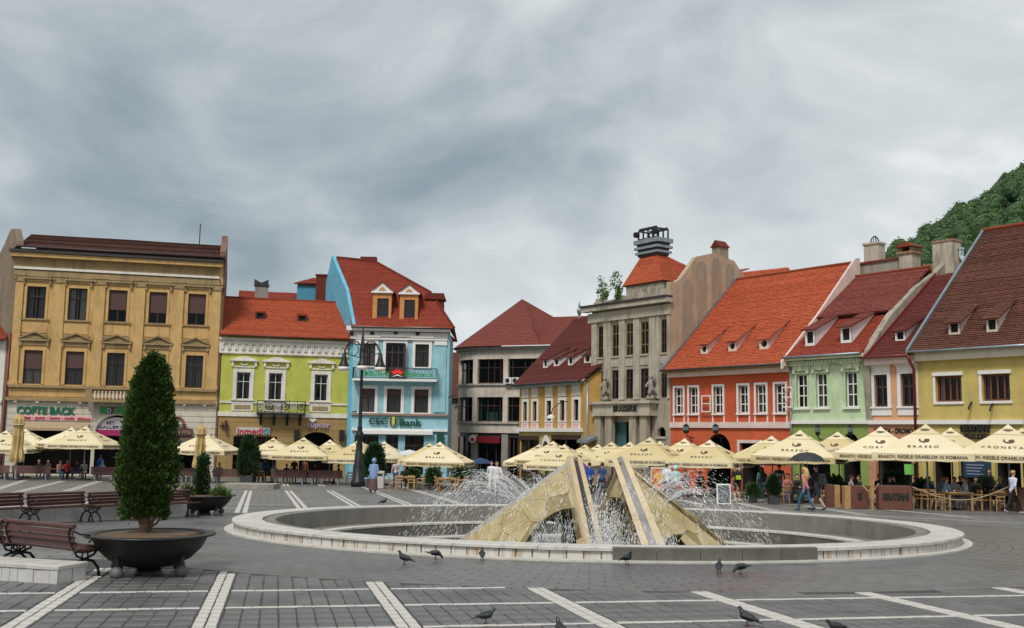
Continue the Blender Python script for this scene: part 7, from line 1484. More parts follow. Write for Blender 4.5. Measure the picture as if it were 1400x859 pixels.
# brown planter walls with wooden ends, rope posts and rope
def panel(x0, x1, D, h, lab, txt=None, ends=()):
    a, c = at_depth(x0, 680, D), at_depth(x1, 680, D); w = c.x-a.x; t = thing('planter_wall', lab, 'planter', ((a.x+c.x)/2, a.y, gz(a.y)), -.03, 'brown planter walls round the cafe'); MB().bbox(-w/2, w/2, 0, .4, .02, h, .012).obj('panel', M_rust, t); MB().box(-w/2+.05, w/2-.05, .05, .35, h-.05, h+.012).obj('soil', M_soil, t)
    if txt: me = text_mesh(txt, M_black, .3, .005, .02, 'CENTER', .9); inst(me, 'lettering', t, (0, -.012, h*.52), (math.pi/2, 0, 0), (.85, 1.3, 1))
    for e_ in ends: x = -w/2-.12 if e_ < 0 else w/2+.12; MB().bbox(x-.12, x+.12, -.02, .42, 0, h-.02, .01).obj('wooden_end', M_cw, t)
panel(1202, 1247, 42.8, .98, 'brown planter wall with black lettering under the large parasol', 'GRATIANI'); panel(1163, 1188, 43.4, .95, 'brown planter wall with a wooden end left of the lettered one', 'G', (-1,)); panel(1131, 1141, 45, .95, 'narrow brown planter wall right of the umbrella couple', None, (1,)); panel(1394, 1440, 42.6, .98, 'brown planter wall cut by the right edge')
panel(744, 752, 66, .9, 'short brown planter wall under the leftmost brasserie parasol')
b = MB()
def rope(px0, px1, D0, D1, lab, z=.92, sag=.32):
    a, c = at_depth(px0, 680, D0), at_depth(px1, 680, D1); pts = [Vector((a.x+(c.x-a.x)*k, a.y+(c.y-a.y)*k, gz(a.y)+z-sag*math.sin(math.pi*k)+.1*k)) for k in [i/12 for i in range(13)]]
    o = MB().tube(pts, .022, 6).obj('rope', material('hemp_rope', (.45, .35, .20), .9, .2, 30.), None, True); tag(o, lab, 'rope', 'slack ropes round the cafe')
rope(1248, 1381, 42.7, 42.5, 'long slack rope from the lettered planter wall to the right edge', .95, .55); rope(1180, 1202, 43.2, 42.8, 'short slack rope between the two brown planter walls', .98, .3)
p = at_depth(1192, 680, 43); t = thing('rope_post', 'light wooden rope post between the brown planter walls', 'post', (p.x, p.y, gz(p.y))); MB().box(-.05, .05, -.05, .05, 0, .95).obj('post', M_cw, t); MB().box(-.07, .07, -.07, .07, .95, 1.0).obj('cap', M_cw, t)
# A-board, painted panel, menu board, screen, litter bin
p = at_depth(990, 680, 45.5); t = thing('sandwich_board', 'white framed sandwich board with a dark poster at the edge of the spray', 'sign board', (p.x, p.y, gz(p.y)), -.1)
for s in (0, 1):
    b = MB(); y = 0 if s == 0 else .35; q_ = .16 if s == 0 else -.16
    def sl(x0, x1, z0, z1, off, mat, nm, par):
        vs = []
        for z in (z0, z1):
            for x in (x0, x1):
                for o_ in (off, off+.025): vs.append((x, y+q_*z/.9+o_, z))
        MB().add(vs, [(0, 2, 6, 4), (1, 5, 7, 3), (0, 4, 5, 1), (2, 3, 7, 6), (4, 6, 7, 5), (0, 1, 3, 2)]).obj(nm, mat, par); 
    sl(-.3, .3, .03, .9, 0, M_trim, 'board', t)
    if s == 0: sl(-.25, .25, .1, .84, -.03, material('photo_poster', (.02, .022, .028), .5, .9, 7., alt=(.13, .14, .16)), 'poster', t)
p = at_depth(903, 660, 53); t = thing('painted_panel', 'bright painted panel with an orange sunburst behind the spray', 'panel', (p.x, p.y, gz(p.y)), -.1)
MB().box(-.5, .5, 0, .05, .1, 1.55).obj('board', M_trim, t); M_pp = material('red_orange_paint', (.55, .05, .03), .6, .5, 3., alt=(.75, .33, .03)); MB().box(-.46, .46, -.012, 0, .5, 1.5).obj('painted_field', M_pp, t); MB().box(.05, .46, -.02, -.013, 1.1, 1.5).obj('blue_corner', plain('sky_blue_paint', (.12, .4, .62), .6), t); n = 18
MB().prism([(.02+(.36 if i % 2 else .2)*math.cos(2*math.pi*i/n), 1.05+(.36 if i % 2 else .2)*math.sin(2*math.pi*i/n)) for i in range(n)], -.03, -.021).obj('sunburst', plain('sun_yellow', (.85, .45, .03), .6), t); MB().box(-.46, .46, -.02, -.001, .12, .48).obj('flower_band', material('flower_band', (.35, .03, .06), .7, .9, 14., alt=(.75, .6, .5)), t)
for px in (895, 911): pass
f = None
p = at_depth(1336, 640, 51.5); t = thing('menu_board', 'dark blue chalk menu board behind the waiter in black', 'sign board', (p.x, p.y, gz(p.y)), -.9); MB().box(-.7, .7, 0, .05, 1.3, 2.1).obj('board', plain('blue_chalkboard', (.02, .05, .11), .6), t)
b = MB()
for x in (-.6, .6): MB().box(x-.03, x+.03, .06, .12, 0, 2.1).obj('post', M_cwd, t)
for i in range(4): MB().box(-.55, .35-.1*(i % 3), -.006, -.001, 1.9-.15*i, 1.94-.15*i).obj('chalk_line', plain('chalk', (.35, .4, .45), .9), t)
p = at_depth(1243, 640, 51); t = thing('lit_screen', 'small lit green advertising screen under the parasols at right', 'screen', (p.x, p.y, gz(p.y)), -.9); ms_ = bpy.data.materials.new('green_screen_light'); ms_.use_nodes = True; pb = ms_.node_tree.nodes['Principled BSDF']; pb.inputs['Base Color'].default_value = (.1, .3, .05, 1); pb.inputs['Emission Color'].default_value = (.25, .6, .12, 1); pb.inputs['Emission Strength'].default_value = .2
MB().box(-.3, .3, 0, .08, 1.35, 1.95).obj('casing', M_iron, t); MB().box(-.25, .25, -.01, -.001, 1.4, 1.9).obj('screen', ms_, t); MB().box(-.03, .03, .02, .07, 0, 1.35).obj('stand', M_iron, t)
p = at_depth(519, 655, 62); t = thing('litter_bin', 'pale grey litter bin beside the figure in the blue hood', 'bin', (p.x, p.y, gz(p.y))); MB().bbox(-.27, .27, -.27, .27, .04, 1.05, .03).obj('body', plain('pale_bin', (.5, .48, .45), .6), t); MB().box(-.2, .2, -.29, -.272, .78, .92).obj('slot', M_black, t); MB().box(-.24, .24, -.24, .24, 0, .05).obj('plinth', M_gutter, t)
def small_parasol(px, py, D, mat, lab, r=1.1):
    p = at_depth(px, py, D); g = gz(p.y); h = p.z-g; t = thing('small_parasol', lab, 'parasol', (p.x, p.y, g)); MB().lathe([(.02, h), (r*.5, h-.14), (r, h-.38), (r*.99, h-.40)], 10).obj('canopy', mat, t); MB().tube([(0, 0, 0), (0, 0, h-.02)], .025, 6).obj('pole', M_grey, t)
small_parasol(790, 628, 46, plain('purple_cloth', (.12, .035, .26), .7), 'small purple sunshade peeping over the left stone tent', .5); small_parasol(657, 626, 74, plain('navy_cloth', (.015, .04, .11), .7), 'small dark blue sunshade behind the spray on the left', 1.0); small_parasol(560, 615, 72, plain('white_cloth', (.7, .7, .72), .7), 'small white sunshade before the bank windows', 1.2)

# ------------------------------------------------------------------ pigeons
def remeshed(b, name, mats, voxel, labels, prims, lab2mat, smooth_it=2):
    me = b.mesh(name+'_raw', mats); o = bpy.data.objects.new(name+'_raw', me); COL.objects.link(o)
    md = o.modifiers.new('r', 'REMESH'); md.mode = 'VOXEL'; md.voxel_size = voxel; sm = o.modifiers.new('s', 'SMOOTH'); sm.iterations = smooth_it; sm.factor = .5
    dg = bpy.context.evaluated_depsgraph_get(); res = bpy.data.meshes.new_from_object(o.evaluated_get(dg)); bpy.data.objects.remove(o); res.name = name; res.materials.clear()
    for m in mats: res.materials.append(m)
    idx = []
    for f in res.polygons:
        c = f.center; best = (9e9, 0)
        for (A, B_, ra, rb, lb) in prims:
            d = B_-A; L2 = d.length_squared; k = max(0, min(1, (c-A).dot(d)/L2)) if L2 > 0 else 0; dist = (c-(A+d*k)).length/(ra+(rb-ra)*k)
            if dist < best[0]: best = (dist, lb)
        idx.append(lab2mat[best[1]])
    res.polygons.foreach_set('material_index', idx); res.polygons.foreach_set('use_smooth', [True]*len(res.polygons)); res.update(); return res
def capsule(b, A, B_, ra, rb, n=10, flat=1., ax=None):
    A, B_ = Vector(A), Vector(B_); d = (B_-A); l = d.length; d = d.normalized() if l > 1e-6 else Vector((0, 0, 1)); ref = ax or (Vector((1, 0, 0)) if abs(d.x) < .9 else Vector((0, 1, 0))); u = (ref-d*ref.dot(d)).normalized(); v = d.cross(u); vs = []; rings = []
    for i in range(4): a = math.pi/2*(i/4)-math.pi/2; rings.append((A+d*ra*math.sin(a), ra*math.cos(a)+1e-4))
    for i in range(5): a = math.pi/2*i/4; rings.append((B_+d*rb*math.sin(a), rb*math.cos(a)+1e-4))
    rings.insert(4, (A, ra))
    for c, r in rings:
        for k in range(n): t = 2*math.pi*k/n; vs.append(c+u*r*math.cos(t)+v*r*flat*math.sin(t))
    m = len(rings); fs = [(i*n+k, i*n+(k+1) % n, (i+1)*n+(k+1) % n, (i+1)*n+k) for i in range(m-1) for k in range(n)]; fs += [tuple(range(n-1, -1, -1)), tuple(range((m-1)*n, m*n))]; b.add(vs, fs)
PG = [material('pigeon_slate', (.016, .017, .020), .6, .25, 30.), material('pigeon_neck', (.02, .035, .035), .35, .3, 40.), material('pigeon_wing', (.026, .027, .031), .65, .35, 20.), plain('pigeon_beak', (.03, .025, .022), .5)]
M_pfoot = plain('pigeon_foot', (.14, .035, .03), .6)
def pigeon_mesh(pose):
    b = MB(); pr = []
    def cap(A, B_, ra, rb, lb, flat=1.): capsule(b, A, B_, ra, rb, 12, flat); pr.append((Vector(A), Vector(B_), ra, rb, lb))
    if pose == 'stand': cap((0, .04, .125), (0, -.05, .10), .052, .045, 0); cap((0, .055, .14), (0, .085, .20), .036, .022, 1); cap((0, .088, .205), (0, .095, .212), .023, .021, 1); cap((0, .115, .208), (0, .135, .20), .007, .004, 3); cap((0, -.07, .09), (0, -.19, .045), .03, .014, 2, .45)
    elif pose == 'peck': cap((0, .04, .11), (0, -.05, .115), .05, .045, 0); cap((0, .07, .10), (0, .115, .055), .034, .021, 1); cap((0, .118, .05), (0, .124, .044), .022, .02, 1); cap((0, .132, .03), (0, .138, .012), .007, .004, 3); cap((0, -.07, .12), (0, -.19, .125), .03, .014, 2, .45)
    else: cap((0, .035, .12), (0, -.05, .11), .052, .045, 0); cap((0, .06, .13), (0, .1, .175), .034, .022, 1); cap((0, .105, .178), (0, .112, .182), .023, .021, 1); cap((0, .13, .178), (0, .15, .168), .007, .004, 3); cap((0, -.07, .10), (0, -.2, .08), .03, .014, 2, .45)
    for s in (-1, 1): cap((s*.036, .03, .125), (s*.022, -.13, .085 if pose == 'stand' else .11), .033, .014, 2, .6)
    return remeshed(b, 'body', PG, .0075, None, pr, {0: 0, 1: 1, 2: 2, 3: 3}, 2)
PM = {k: pigeon_mesh(k) for k in ('stand', 'peck', 'walk')}
legb = MB()
for s in (-1, 1):
    legb.tube([(s*.022, .0, .085), (s*.024, .005, .04), (s*.024, 0, .006)], .005, 5)
    for a in (-.6, 0, .6): legb.tube([(s*.024, 0, .006), (s*.024+.03*math.sin(a), .03*math.cos(a), .004)], .004, 4)
    legb.tube([(s*.024, 0, .006), (s*.024, -.02, .004)], .004, 4)
LEG = legb.mesh('legs', M_pfoot)
for px, py, pose, rz, s, lab in ((553, 773, 'stand', 1.4, 1., 'dark pigeon standing in front of the rim, leftmost of the row before the fountain'), (595, 766, 'peck', -1.7, 1., 'dark pigeon leaning right beside the fountain rim, second from left'), (659, 767, 'stand', .1, .95, 'dark pigeon seen head on at the rim below the left tent'), (734, 764, 'stand', 3.1, 1.05, 'dark pigeon seen from behind against the white rim slabs'), (857, 773, 'stand', -2.5, 1.05, 'dark pigeon before the dark granite stretch of the rim'), (983, 785, 'stand', -.3, 1., 'left one of the two dark pigeons right of the granite stretch'), (1013, 786, 'peck', 1.9, 1.05, 'pecking right one of the two dark pigeons right of the granite stretch'), (664, 855, 'walk', -1.2, .8, 'dark pigeon on the marble line at bottom centre'), (1022, 858, 'stand', 1.0, .9, 'dark pigeon beside the double marble line at bottom right'), (767, 873, 'stand', .5, .82, 'dark pigeon cut by the bottom edge near the centre, only its head showing'), (1143, 870, 'walk', 1.7, .8, 'dark pigeon cut by the bottom edge at the right, only its back showing'), (524, 691, 'stand', -1.4, 1.25, 'dark pigeon perched behind the far left of the fountain rim')):
    p = ground(px, py); t = thing('pigeon', lab, 'pigeon', (p.x, p.y, p.z+.012), rz, 'pigeons on the square'); t.scale = (s, s, s); inst(PM[pose], 'body', t); inst(LEG, 'legs', t)

# ------------------------------------------------------------------ people
SKIN = plain('skin', (.50, .27, .18), .6); _cl = {}
def cloth(c):
    k = tuple(round(x, 3) for x in c)
    if k not in _cl: _cl[k] = material('cloth_%d' % len(_cl), c, .85, .12, 9., .2, 40.)
    return _cl[k]
BLK, NAVY, DEN, WHT = (.014, .014, .016), (.02, .025, .05), (.045, .11, .20), (.72, .72, .74)
def person(px, D, face, lab, pose='stand', top=BLK, legs=BLK, shoe=(.05, .04, .04), hair=(.03, .018, .012), long_hair=False, sleeves=True, shorts=False, h=1.72, voxel=.024, hood=False, pack=None, skirt=None, bald=False, seat=.45, name='person', py=None, phase=1, arm=None, stripe=None):
    p = at_depth(px, 650, D) if py is None else ground(px, py)
    b = MB(); pr = []
    def cap(A, B_, ra, rb, lb, n=10, flat=1., ax=None): capsule(b, A, B_, ra, rb, n, flat, ax); pr.append((Vector(A), Vector(B_), ra, rb, lb))
    sit = pose == 'sit'; dz = (seat+.09-.92) if sit else 0; lean = .10 if sit else .02; X = Vector((1, 0, 0))
    # trunk (looking along +y)
    cap((-.06, 0, .93+dz), (.06, 0, .93+dz), .125, .125, 'legs'); cap((0, 0, .95+dz), (0, lean*.3, 1.12+dz), .145, .128, 'top', 12, .72, X); cap((0, lean*.3, 1.1+dz), (0, lean, 1.33+dz), .128, .165, 'top', 12, .66, X); cap((-.13, lean, 1.40+dz), (.13, lean, 1.40+dz), .068, .068, 'top'); cap((0, lean, 1.42+dz), (0, lean+.02, 1.54+dz), .058, .05, 'skin')
    hc = Vector((0, lean+.035, 1.625+dz)); cap(hc+Vector((0, -.012, .025)), hc+Vector((0, .012, -.035)), .088, .068, 'skin', 12); cap(hc+Vector((0, .085, -.01)), hc+Vector((0, .10, -.022)), .014, .014, 'skin', 6)
    for s in (-1, 1): cap(hc+Vector((s*.082, -.01, .0)), hc+Vector((s*.084, -.012, -.03)), .016, .012, 'skin', 6)
    for s in (-1, 1):
        if sit: kn = Vector((s*.12, .42, .50+seat-.45)); an = Vector((s*.11, .42+.06*s*phase, .09)); hip = Vector((s*.09, 0, .93+dz))
        elif pose == 'walk': st = s*phase; hip = Vector((s*.085, 0, .9)); kn = Vector((s*.085, .16*st+.06, .50)); an = Vector((s*.085, .30*st-.02, .10 if st > 0 else .17))
        else: hip = Vector((s*.088, 0, .9)); kn = Vector((s*.10, .02, .50)); an = Vector((s*.105, -.01+.03*s, .09))
        low = 'shin' if shorts else 'legs'
        cap(hip, kn, .092, .066, 'legs'); cap(kn, kn.lerp(an, .45), .062, .055, low); cap(kn.lerp(an, .45), an, .055, .042, low)
        tip = Vector((0, .16, -.035)) if not (pose == 'walk' and s*phase < 0) else Vector((0, .12, -.10)); cap(an+Vector((0, -.03, -.03)), an+tip, .044, .034, 'shoe', 8, .8)
        sh = Vector((s*.175, lean, 1.40+dz)); a_ = arm or ('table' if sit else ('swing' if pose == 'walk' else 'down'))
        if isinstance(a_, (tuple, list)): a_ = a_[0] if s < 0 else a_[1]
        if a_ == 'table': el = sh+Vector((s*.06, .08, -.26)); wr = el+Vector((-s*.08, .24, .02))
        elif a_ == 'swing': el = sh+Vector((s*.05, -.10*s*phase, -.27)); wr = el+Vector((s*.01, -.02*s*phase+.06, -.24))
        elif a_ == 'bent': el = sh+Vector((s*.07, -.02, -.27)); wr = el+Vector((-s*.10, .20, .06))
        elif a_ == 'up': el = sh+Vector((s*.08, .12, -.18)); wr = el+Vector((-s*.05, .14, .22))
        else: el = sh+Vector((s*.06, -.02, -.28)); wr = el+Vector((s*.02, .05, -.24))
        cap(sh, el, .056, .045, 'top'); cap(sh.lerp(el, .9), wr, .043, .030, 'fore' if not sleeves else 'top')
        hd = (wr-el).normalized(); side = Vector((s, 0, 0)); cap(wr, wr+hd*.075, .028, .032, 'skin', 8, .6); pal = wr+hd*.08
        for k in range(4):
            o_ = hd.cross(side).normalized()*(k-1.5)*.019; fl = (.062, .075, .07, .055)[k]; cap(pal+o_, pal+o_+hd*fl*.6-side*.008, .0095, .009, 'skin', 6); cap(pal+o_+hd*fl*.6-side*.008, pal+o_+hd*fl-side*.022, .009, .0075, 'skin', 6)
        cap(wr+hd*.03, wr+hd*.07+hd.cross(side).normalized()*-.045, .012, .009, 'skin', 6)
    if skirt:
        b.lathe([(.15, .9), (.2, .7), (.22, .45), (.24, .14), (.2, .13)], 14); pr.append((Vector((0, 0, .78)), Vector((0, 0, .18)), .21, .27, 'skirt')); b.lathe([(.12, 1.42), (.19, 1.2), (.22, .95), (.235, .80), (.2, .79)], 14, sq=.8); pr.append((Vector((0, 0, 1.3)), Vector((0, 0, .84)), .2, .245, 'top'))
    mats = [SKIN, cloth(top), cloth(legs), cloth(shoe), cloth(skirt or legs), cloth(stripe or top)]
    l2 = {'skin': 0, 'top': 1, 'legs': 2, 'shoe': 3, 'fore': 0, 'shin': 0, 'skirt': 4}
    me = remeshed(b, 'body', mats, voxel, None, pr, l2, 3)
    if stripe: 
        for f_ in me.polygons:
            if f_.material_index == 1 and 1.18+dz < f_.center.z < 1.30+dz: f_.material_index = 5
    t = thing(name, lab, 'person', (p.x, p.y, gz(p.y)), face-math.pi/2, None); k = h/1.72; t.scale = (k, k, k); body = inst(me, 'body', t)
    # hair or hood
    b = MB(); vs = []; n, m = 14, 8; c = hc+Vector((0, -.012, .018)); R = (.098, .112, .122) if not hood else (.125, .14, .15)
    if not bald:
        for i in range(m+1):
            th = math.pi*i/m
            for j in range(n):
                ph = 2*math.pi*j/n; d = Vector((math.sin(th)*math.cos(ph), math.sin(th)*math.sin(ph), math.cos(th))); fr = max(0, d.y); z = d.z
                low_ = -.15 if fr < .3 else .38+.3*fr
                if hood: low_ = -.8 if fr < .55 else .3+.3*fr
                zz_ = max(z, low_); k_ = 1+.03*noise.noise(d*6); vs.append(c+Vector((d.x*R[0]*k_*(1 if z >= low_ else .96), d.y*R[1]*k_*(1 if z >= low_ else .9), zz_*R[2]*k_)))
        b.add(vs, [(i*n+j, (i+1)*n+j, (i+1)*n+(j+1) % n, i*n+(j+1) % n) for i in range(m) for j in range(n)])
        if long_hair: b.tube([c+Vector((0, -.06, .05)), c+Vector((0, -.095, -.08)), c+Vector((0, -.10, -.2)), c+Vector((0, -.10, -.34)), c+Vector((0, -.09, -.42))], [.075, .095, .105, .09, .03], 10)
        b.obj('hood' if hood else 'hair', cloth(hood) if hood else cloth(hair), t, True)
    for s in (-1, 1): MB().ball(hc+Vector((s*.032, .082, .012)), (.012, .008, .009), seg=6, rings=4).obj('eye', M_black, t)
    MB().box(hc.x-.022, hc.x+.022, hc.y+.079, hc.y+.085, hc.z-.052, hc.z-.046).obj('mouth', plain('lips', (.3, .09, .08), .6), t)
    if pack:
        bp = thing('backpack', pack[2], 'backpack', t.location, t.rotation_euler[2]); bp.scale = t.scale; y0 = lean-.13
        MB().bbox(-.15, .15, y0-.17, y0, 1.0, 1.42, .05).obj('bag', cloth(pack[0]), bp); MB().bbox(-.12, .12, y0-.22, y0-.165, 1.03, 1.22, .03).obj('front_pocket', cloth(pack[1]), bp)
        for s in (-1, 1): MB().tube([(s*.1, y0, 1.38), (s*.11, lean, 1.48), (s*.12, lean+.13, 1.36), (s*.14, lean+.05, 1.1), (s*.13, y0, 1.05)], .02, 6).obj('strap', cloth(pack[1]), bp)
    return t
PI = math.pi; AW, TO, LF, RG = PI/2, -PI/2, PI, 0.        # away from, towards the camera, left, right
person(510, 0, AW-.15, 'person in a pale blue hooded jacket and long patterned skirt walking away by the lamp', 'stand', (.20, .29, .50), (.10, .05, .05), (.1, .05, .04), hood=(.20, .29, .50), skirt=(.13, .07, .065), h=1.75, voxel=.015, py=674, arm='bent')
person(1386, 0, RG+.25, 'short haired person in a pale lavender shirt and black trousers walking right', 'walk', (.60, .60, .74), BLK, (.5, .45, .4), hair=(.42, .25, .10), sleeves=False, h=1.66, voxel=.014, py=703)
person(1102, 0, LF-.75, 'person with long blond hair in a pink top and blue jeans walking left', 'walk', (.60, .22, .20), (.035, .10, .20), (.05, .04, .04), hair=(.55, .36, .12), long_hair=True, h=1.66, voxel=.014, py=700, phase=-1)
mu = person(1118, 0, LF-.7, 'person in a black shirt and navy shorts holding up a black umbrella', 'walk', BLK, (.02, .022, .04), BLK, shorts=True, sleeves=False, h=1.76, voxel=.014, py=699, arm=('up', 'swing'), pack=((.02, .02, .022), (.035, .035, .04), 'black backpack of the person holding the umbrella'))
L_ = mu.location; u = thing('umbrella', 'open black umbrella held above the couple walking left', 'umbrella', (L_.x-.36, L_.y+.05, L_.z)); b = MB(); n = 8; vs = [(0, 0, 2.28)]
for k, (r, z) in enumerate(((.3, 2.22), (.55, 2.10), (.72, 1.92))):
    for i in range(n*2): a = math.pi*i/n; rr = r*(1 if i % 2 == 0 else .965); vs.append((rr*math.cos(a), rr*math.sin(a), z+(.0 if i % 2 == 0 else .02)))
N2 = 2*n; b.add(vs, [(0, 1+i, 1+(i+1) % N2) for i in range(N2)]+[(1+r*N2+i, 1+(r+1)*N2+i, 1+(r+1)*N2+(i+1) % N2, 1+r*N2+(i+1) % N2) for r in range(2) for i in range(N2)]); b.obj('canopy', plain('black_umbrella_cloth', (.025, .026, .03), .6), u); MB().tube([(0, 0, 1.3), (0, 0, 2.34)], .009, 6).obj('shaft', M_grey, u); MB().tube([(0, 0, 1.3), (0, .0, 1.22), (.03, 0, 1.19), (.06, 0, 1.22)], .014, 6).obj('handle', M_cwd, u)
person(1008, 0, AW, 'person seen from behind in black shirt and grey shorts at the spray edge', 'stand', BLK, (.035, .04, .055), WHT, shorts=True, sleeves=False, h=1.76, voxel=.015, py=686, pack=((.015, .016, .016), (.38, .48, .03), 'black and yellow backpack worn beside the sandwich board'))
person(1042, 0, AW+.2, 'person in a mint top and blue jeans seen from behind', 'stand', (.25, .55, .42), DEN, (.6, .6, .6), sleeves=False, long_hair=True, h=1.64, voxel=.016, py=686, pack=((.02, .02, .025), (.03, .03, .035), 'small dark backpack over the mint top'))
person(1066, 0, AW-.3, 'person in a navy and maroon striped shirt and pale jeans', 'stand', (.03, .03, .07), (.30, .42, .52), (.5, .5, .5), sleeves=False, h=1.78, voxel=.016, py=685, stripe=(.45, .42, .44))
SP = [ # px, D, facing, pose, top, legs, label, kwargs
 (912, 51, AW, 'stand', WHT, DEN, 'person in a white shirt standing before the painted panel', {}), (924, 51.5, AW+.3, 'stand', (.45, .68, .66), (.3, .3, .32), 'person wearing a pale mint headscarf by the painted panel', dict(hood=(.45, .68, .66), h=1.62)), (937, 56, TO, 'sit', (.20, .12, .04), BLK, 'seated person in ochre brown right of the headscarf', {}), (956, 57, TO+.3, 'sit', (.16, .07, .03), BLK, 'seated person in rust brown before the orange house', {}),
 (806, 52, AW, 'stand', (.02, .07, .30), NAVY, 'person in a bright blue shirt seen between the stone tents', dict(sleeves=False)), (823, 54, AW-.4, 'stand', (.03, .06, .16), NAVY, 'person in dark blue just left of the right stone tent', dict(sleeves=False)), (672, 55, TO, 'walk', WHT, (.5, .5, .5), 'person in white nearest the bank behind the left spray', dict(sleeves=False)), (679, 49, TO+.2, 'walk', (.7, .68, .66), (.45, .4, .38), 'person in pale clothes right behind the left spray', dict(sleeves=False)),
 (136, 74, AW, 'stand', (.015, .12, .45), DEN, 'person in bright blue standing at the cafe left of the thuja', {}), (80, 71.5, RG-.6, 'sit', (.55, .28, .26), DEN, 'seated person in pink left at the pizza cafe', {}), (92, 72.5, TO, 'sit', (.42, .02, .025), BLK, 'seated person in red at the pizza cafe', {}), (52, 73, TO+.5, 'sit', BLK, BLK, 'seated person in black with ginger hair at far left', dict(hair=(.35, .12, .04))), (66, 74.5, TO, 'sit', (.05, .03, .03), BLK, 'seated person in dark brown behind the one in pink', {}), (141, 71.8, TO-.4, 'sit', (.42, .38, .33), (.6, .55, .5), 'seated person in beige beside the board bench near the thuja', dict(hair=(.3, .28, .26))),
 (107, 73, LF, 'sit', (.03, .03, .04), DEN, 'seated person in black at the table left of the blue figure', {}),
 (352, 74, AW, 'stand', (.7, .7, .7), NAVY, 'person in white standing before the inmedio shop', {}), (361, 74.5, AW, 'stand', (.10, .22, .40), NAVY, 'person in mid blue standing before the inmedio shop', {}), (375, 73, TO, 'sit', (.62, .6, .58), DEN, 'seated person in white left of the cupcake shop', {}), (402, 74, TO, 'stand', (.10, .04, .03), BLK, 'person in dark brown standing under the cupcake parasols', {}), (416, 74, TO, 'stand', (.25, .08, .03), BLK, 'person in rust red standing under the cupcake parasols', {}), (465, 71.5, LF, 'sit', (.04, .02, .02), BLK, 'seated person in dark clothes left of the lamp', {}), (541, 66, TO, 'stand', (.55, .45, .47), DEN, 'person in dusty pink standing at the bank cafe', {}), (553, 63, TO, 'sit', BLK, BLK, 'seated person in black at the bank table', {}), (603, 62, LF, 'sit', BLK, BLK, 'seated person in black under the rightmost bank parasol', {}),
 (1290, 43.6, RG+.1, 'sit', (.22, .30, .42), (.3, .3, .32), 'seated person in a denim jacket at the front table', dict(hair=(.30, .06, .02), voxel=.016)), (1322, 43.6, LF, 'sit', (.42, .44, .50), (.25, .25, .26), 'seated person in a grey jacket leaning over the front table', dict(hair=(.08, .04, .02), voxel=.016)), (1303, 45, TO, 'sit', (.40, .38, .36), BLK, 'seated person in pale grey behind the front table', {}), (1351, 46.5, TO+.3, 'stand', BLK, BLK, 'waiter in black standing before the menu board', {}), (1370, 46, LF, 'sit', (.04, .045, .06), BLK, 'seated person in dark blue beside the waiter', dict(hair=(.25, .16, .1))), (1332, 47, TO, 'sit', (.05, .04, .035), BLK, 'seated person in black left of the waiter', {}), (1268, 46.5, TO, 'sit', (.06, .09, .16), BLK, 'seated person in navy behind the lettered planter wall', {}), (1213, 46, RG, 'sit', BLK, BLK, 'seated person in black left behind the lettered planter wall', {}), (1226, 46, LF, 'sit', BLK, BLK, 'seated person in black right behind the lettered planter wall', {}), (1160, 46.5, RG, 'sit', (.30, .26, .22), BLK, 'seated person in beige behind the wooden ended planter wall', {}), (1178, 46.5, LF, 'sit', (.02, .02, .02), BLK, 'seated person in black behind the wooden ended planter wall', {}), (1087, 48, TO+.4, 'sit', (.03, .02, .02), BLK, 'seated person in black just left of the blond walker', {}), (1076, 49, TO, 'sit', (.45, .16, .13), DEN, 'seated person in salmon pink right of the striped shirt', {}), (1390, 46, LF, 'sit', (.03, .03, .035), BLK, 'seated person in black at the right edge', {})]
SEATED = []
for px, D, fc, po, tp, lg, lab, kw in SP:
    o = person(px, D, fc, lab, po, tp, lg, **kw)
    if po == 'sit': SEATED.append(o)
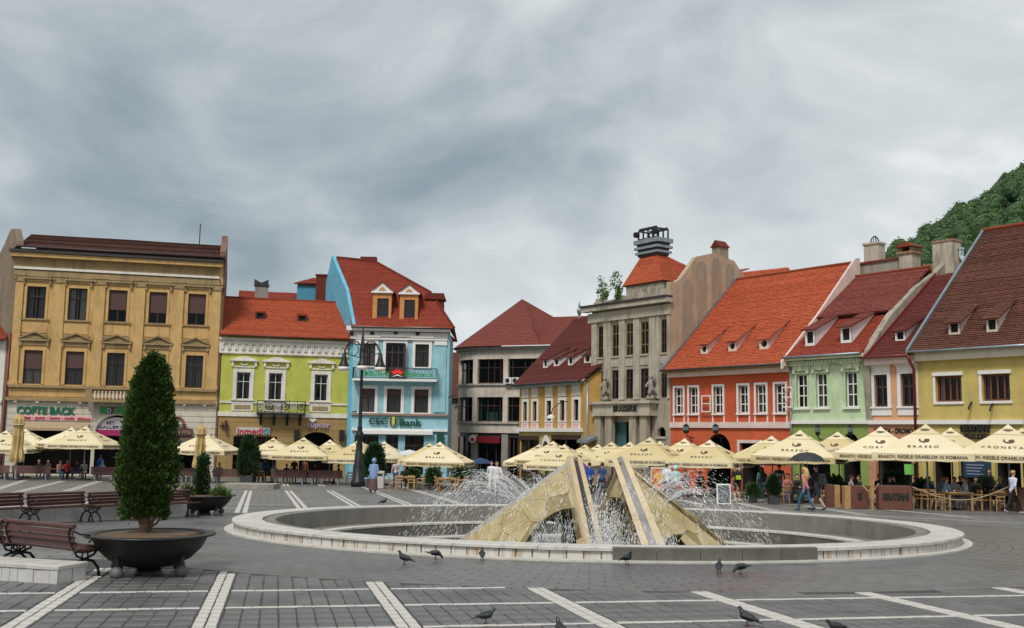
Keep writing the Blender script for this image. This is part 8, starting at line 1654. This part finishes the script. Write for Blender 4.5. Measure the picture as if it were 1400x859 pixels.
for k, (px, D, fc, src, lab) in enumerate(((1112, 50, TO+.4, 5, 'shaded seated guest behind the walking couple, nearest the green wall'), (1148, 49.5, TO-.5, 9, 'shaded seated guest at the dark table before the green house, left'), (1170, 50, LF, 16, 'shaded seated guest at the dark table before the green house, right'), (1200, 49, TO+.2, 15, 'shaded seated guest in the back row before the salmon house'), (1250, 49.5, TO, 13, 'shaded seated guest under the lit green screen'), (1285, 49.5, TO+.3, 12, 'shaded seated guest in the back row behind the denim jacket'), (1312, 50, TO-.3, 19, 'shaded seated guest in the back row behind the grey jacket'), (1380, 49, TO+.5, 20, 'shaded seated guest in the back row near the right edge'), (738, 63, TO, 5, 'shaded seated guest left at the table behind the left stone tent'), (752, 63.5, LF, 13, 'shaded seated guest right at the table behind the left stone tent'), (865, 60, TO, 9, 'shaded seated guest below the brasserie parasols, left'), (880, 61, LF, 0, 'shaded seated guest below the brasserie parasols, right'), (392, 73, TO, 5, 'shaded seated guest behind the cupcake shop bench, left'), (430, 73, TO+.3, 9, 'shaded seated guest behind the cupcake shop bench, right'), (115, 74, TO, 6, 'shaded seated guest behind the dark table by the art gallery'), (25, 74, TO, 9, 'shaded seated guest beside the closed parasol at far left'), (300, 73.5, TO, 13, 'shaded seated guest before the inmedio shop bench'), (572, 64, LF, 9, 'shaded seated guest at the far end of the bank table'), (620, 63, TO, 13, 'shaded seated guest beneath the rightmost bank parasol, nearer the spray'))):  # extra guests, copied in to darken the bright space under the parasols
    p = at_depth(px, 650, D); o = copy_tree(SEATED[src % len(SEATED)]); put(o, lab, (p.x, p.y, gz(p.y)), fc-PI/2, 'person', None, .97+.02*(k % 4))
# cups and a glass on the front table
p = at_depth(1305, 672, 43.3); zt = gz(p.y)+.76
for dx, dy, r, h, m, nm, lab in ((-.05, -.1, .035, .09, M_trim, 'cup', 'white cup left on the front cafe table'), (.1, .05, .04, .14, plain('beer', (.5, .25, .03), .2), 'glass', 'glass of amber drink on the front cafe table'), (-.3, .05, .035, .08, M_trim, 'cup', 'white cup beside the denim jacket sitter')):
    tag(MB().lathe([(r*.8, 0), (r, h*.3), (r*1.05, h), (r*.9, h), (r*.8, h*.15)], 12, (0, 0, 0)).obj(nm, m, None, True, (p.x+dx, p.y+dy, zt)), lab, nm)
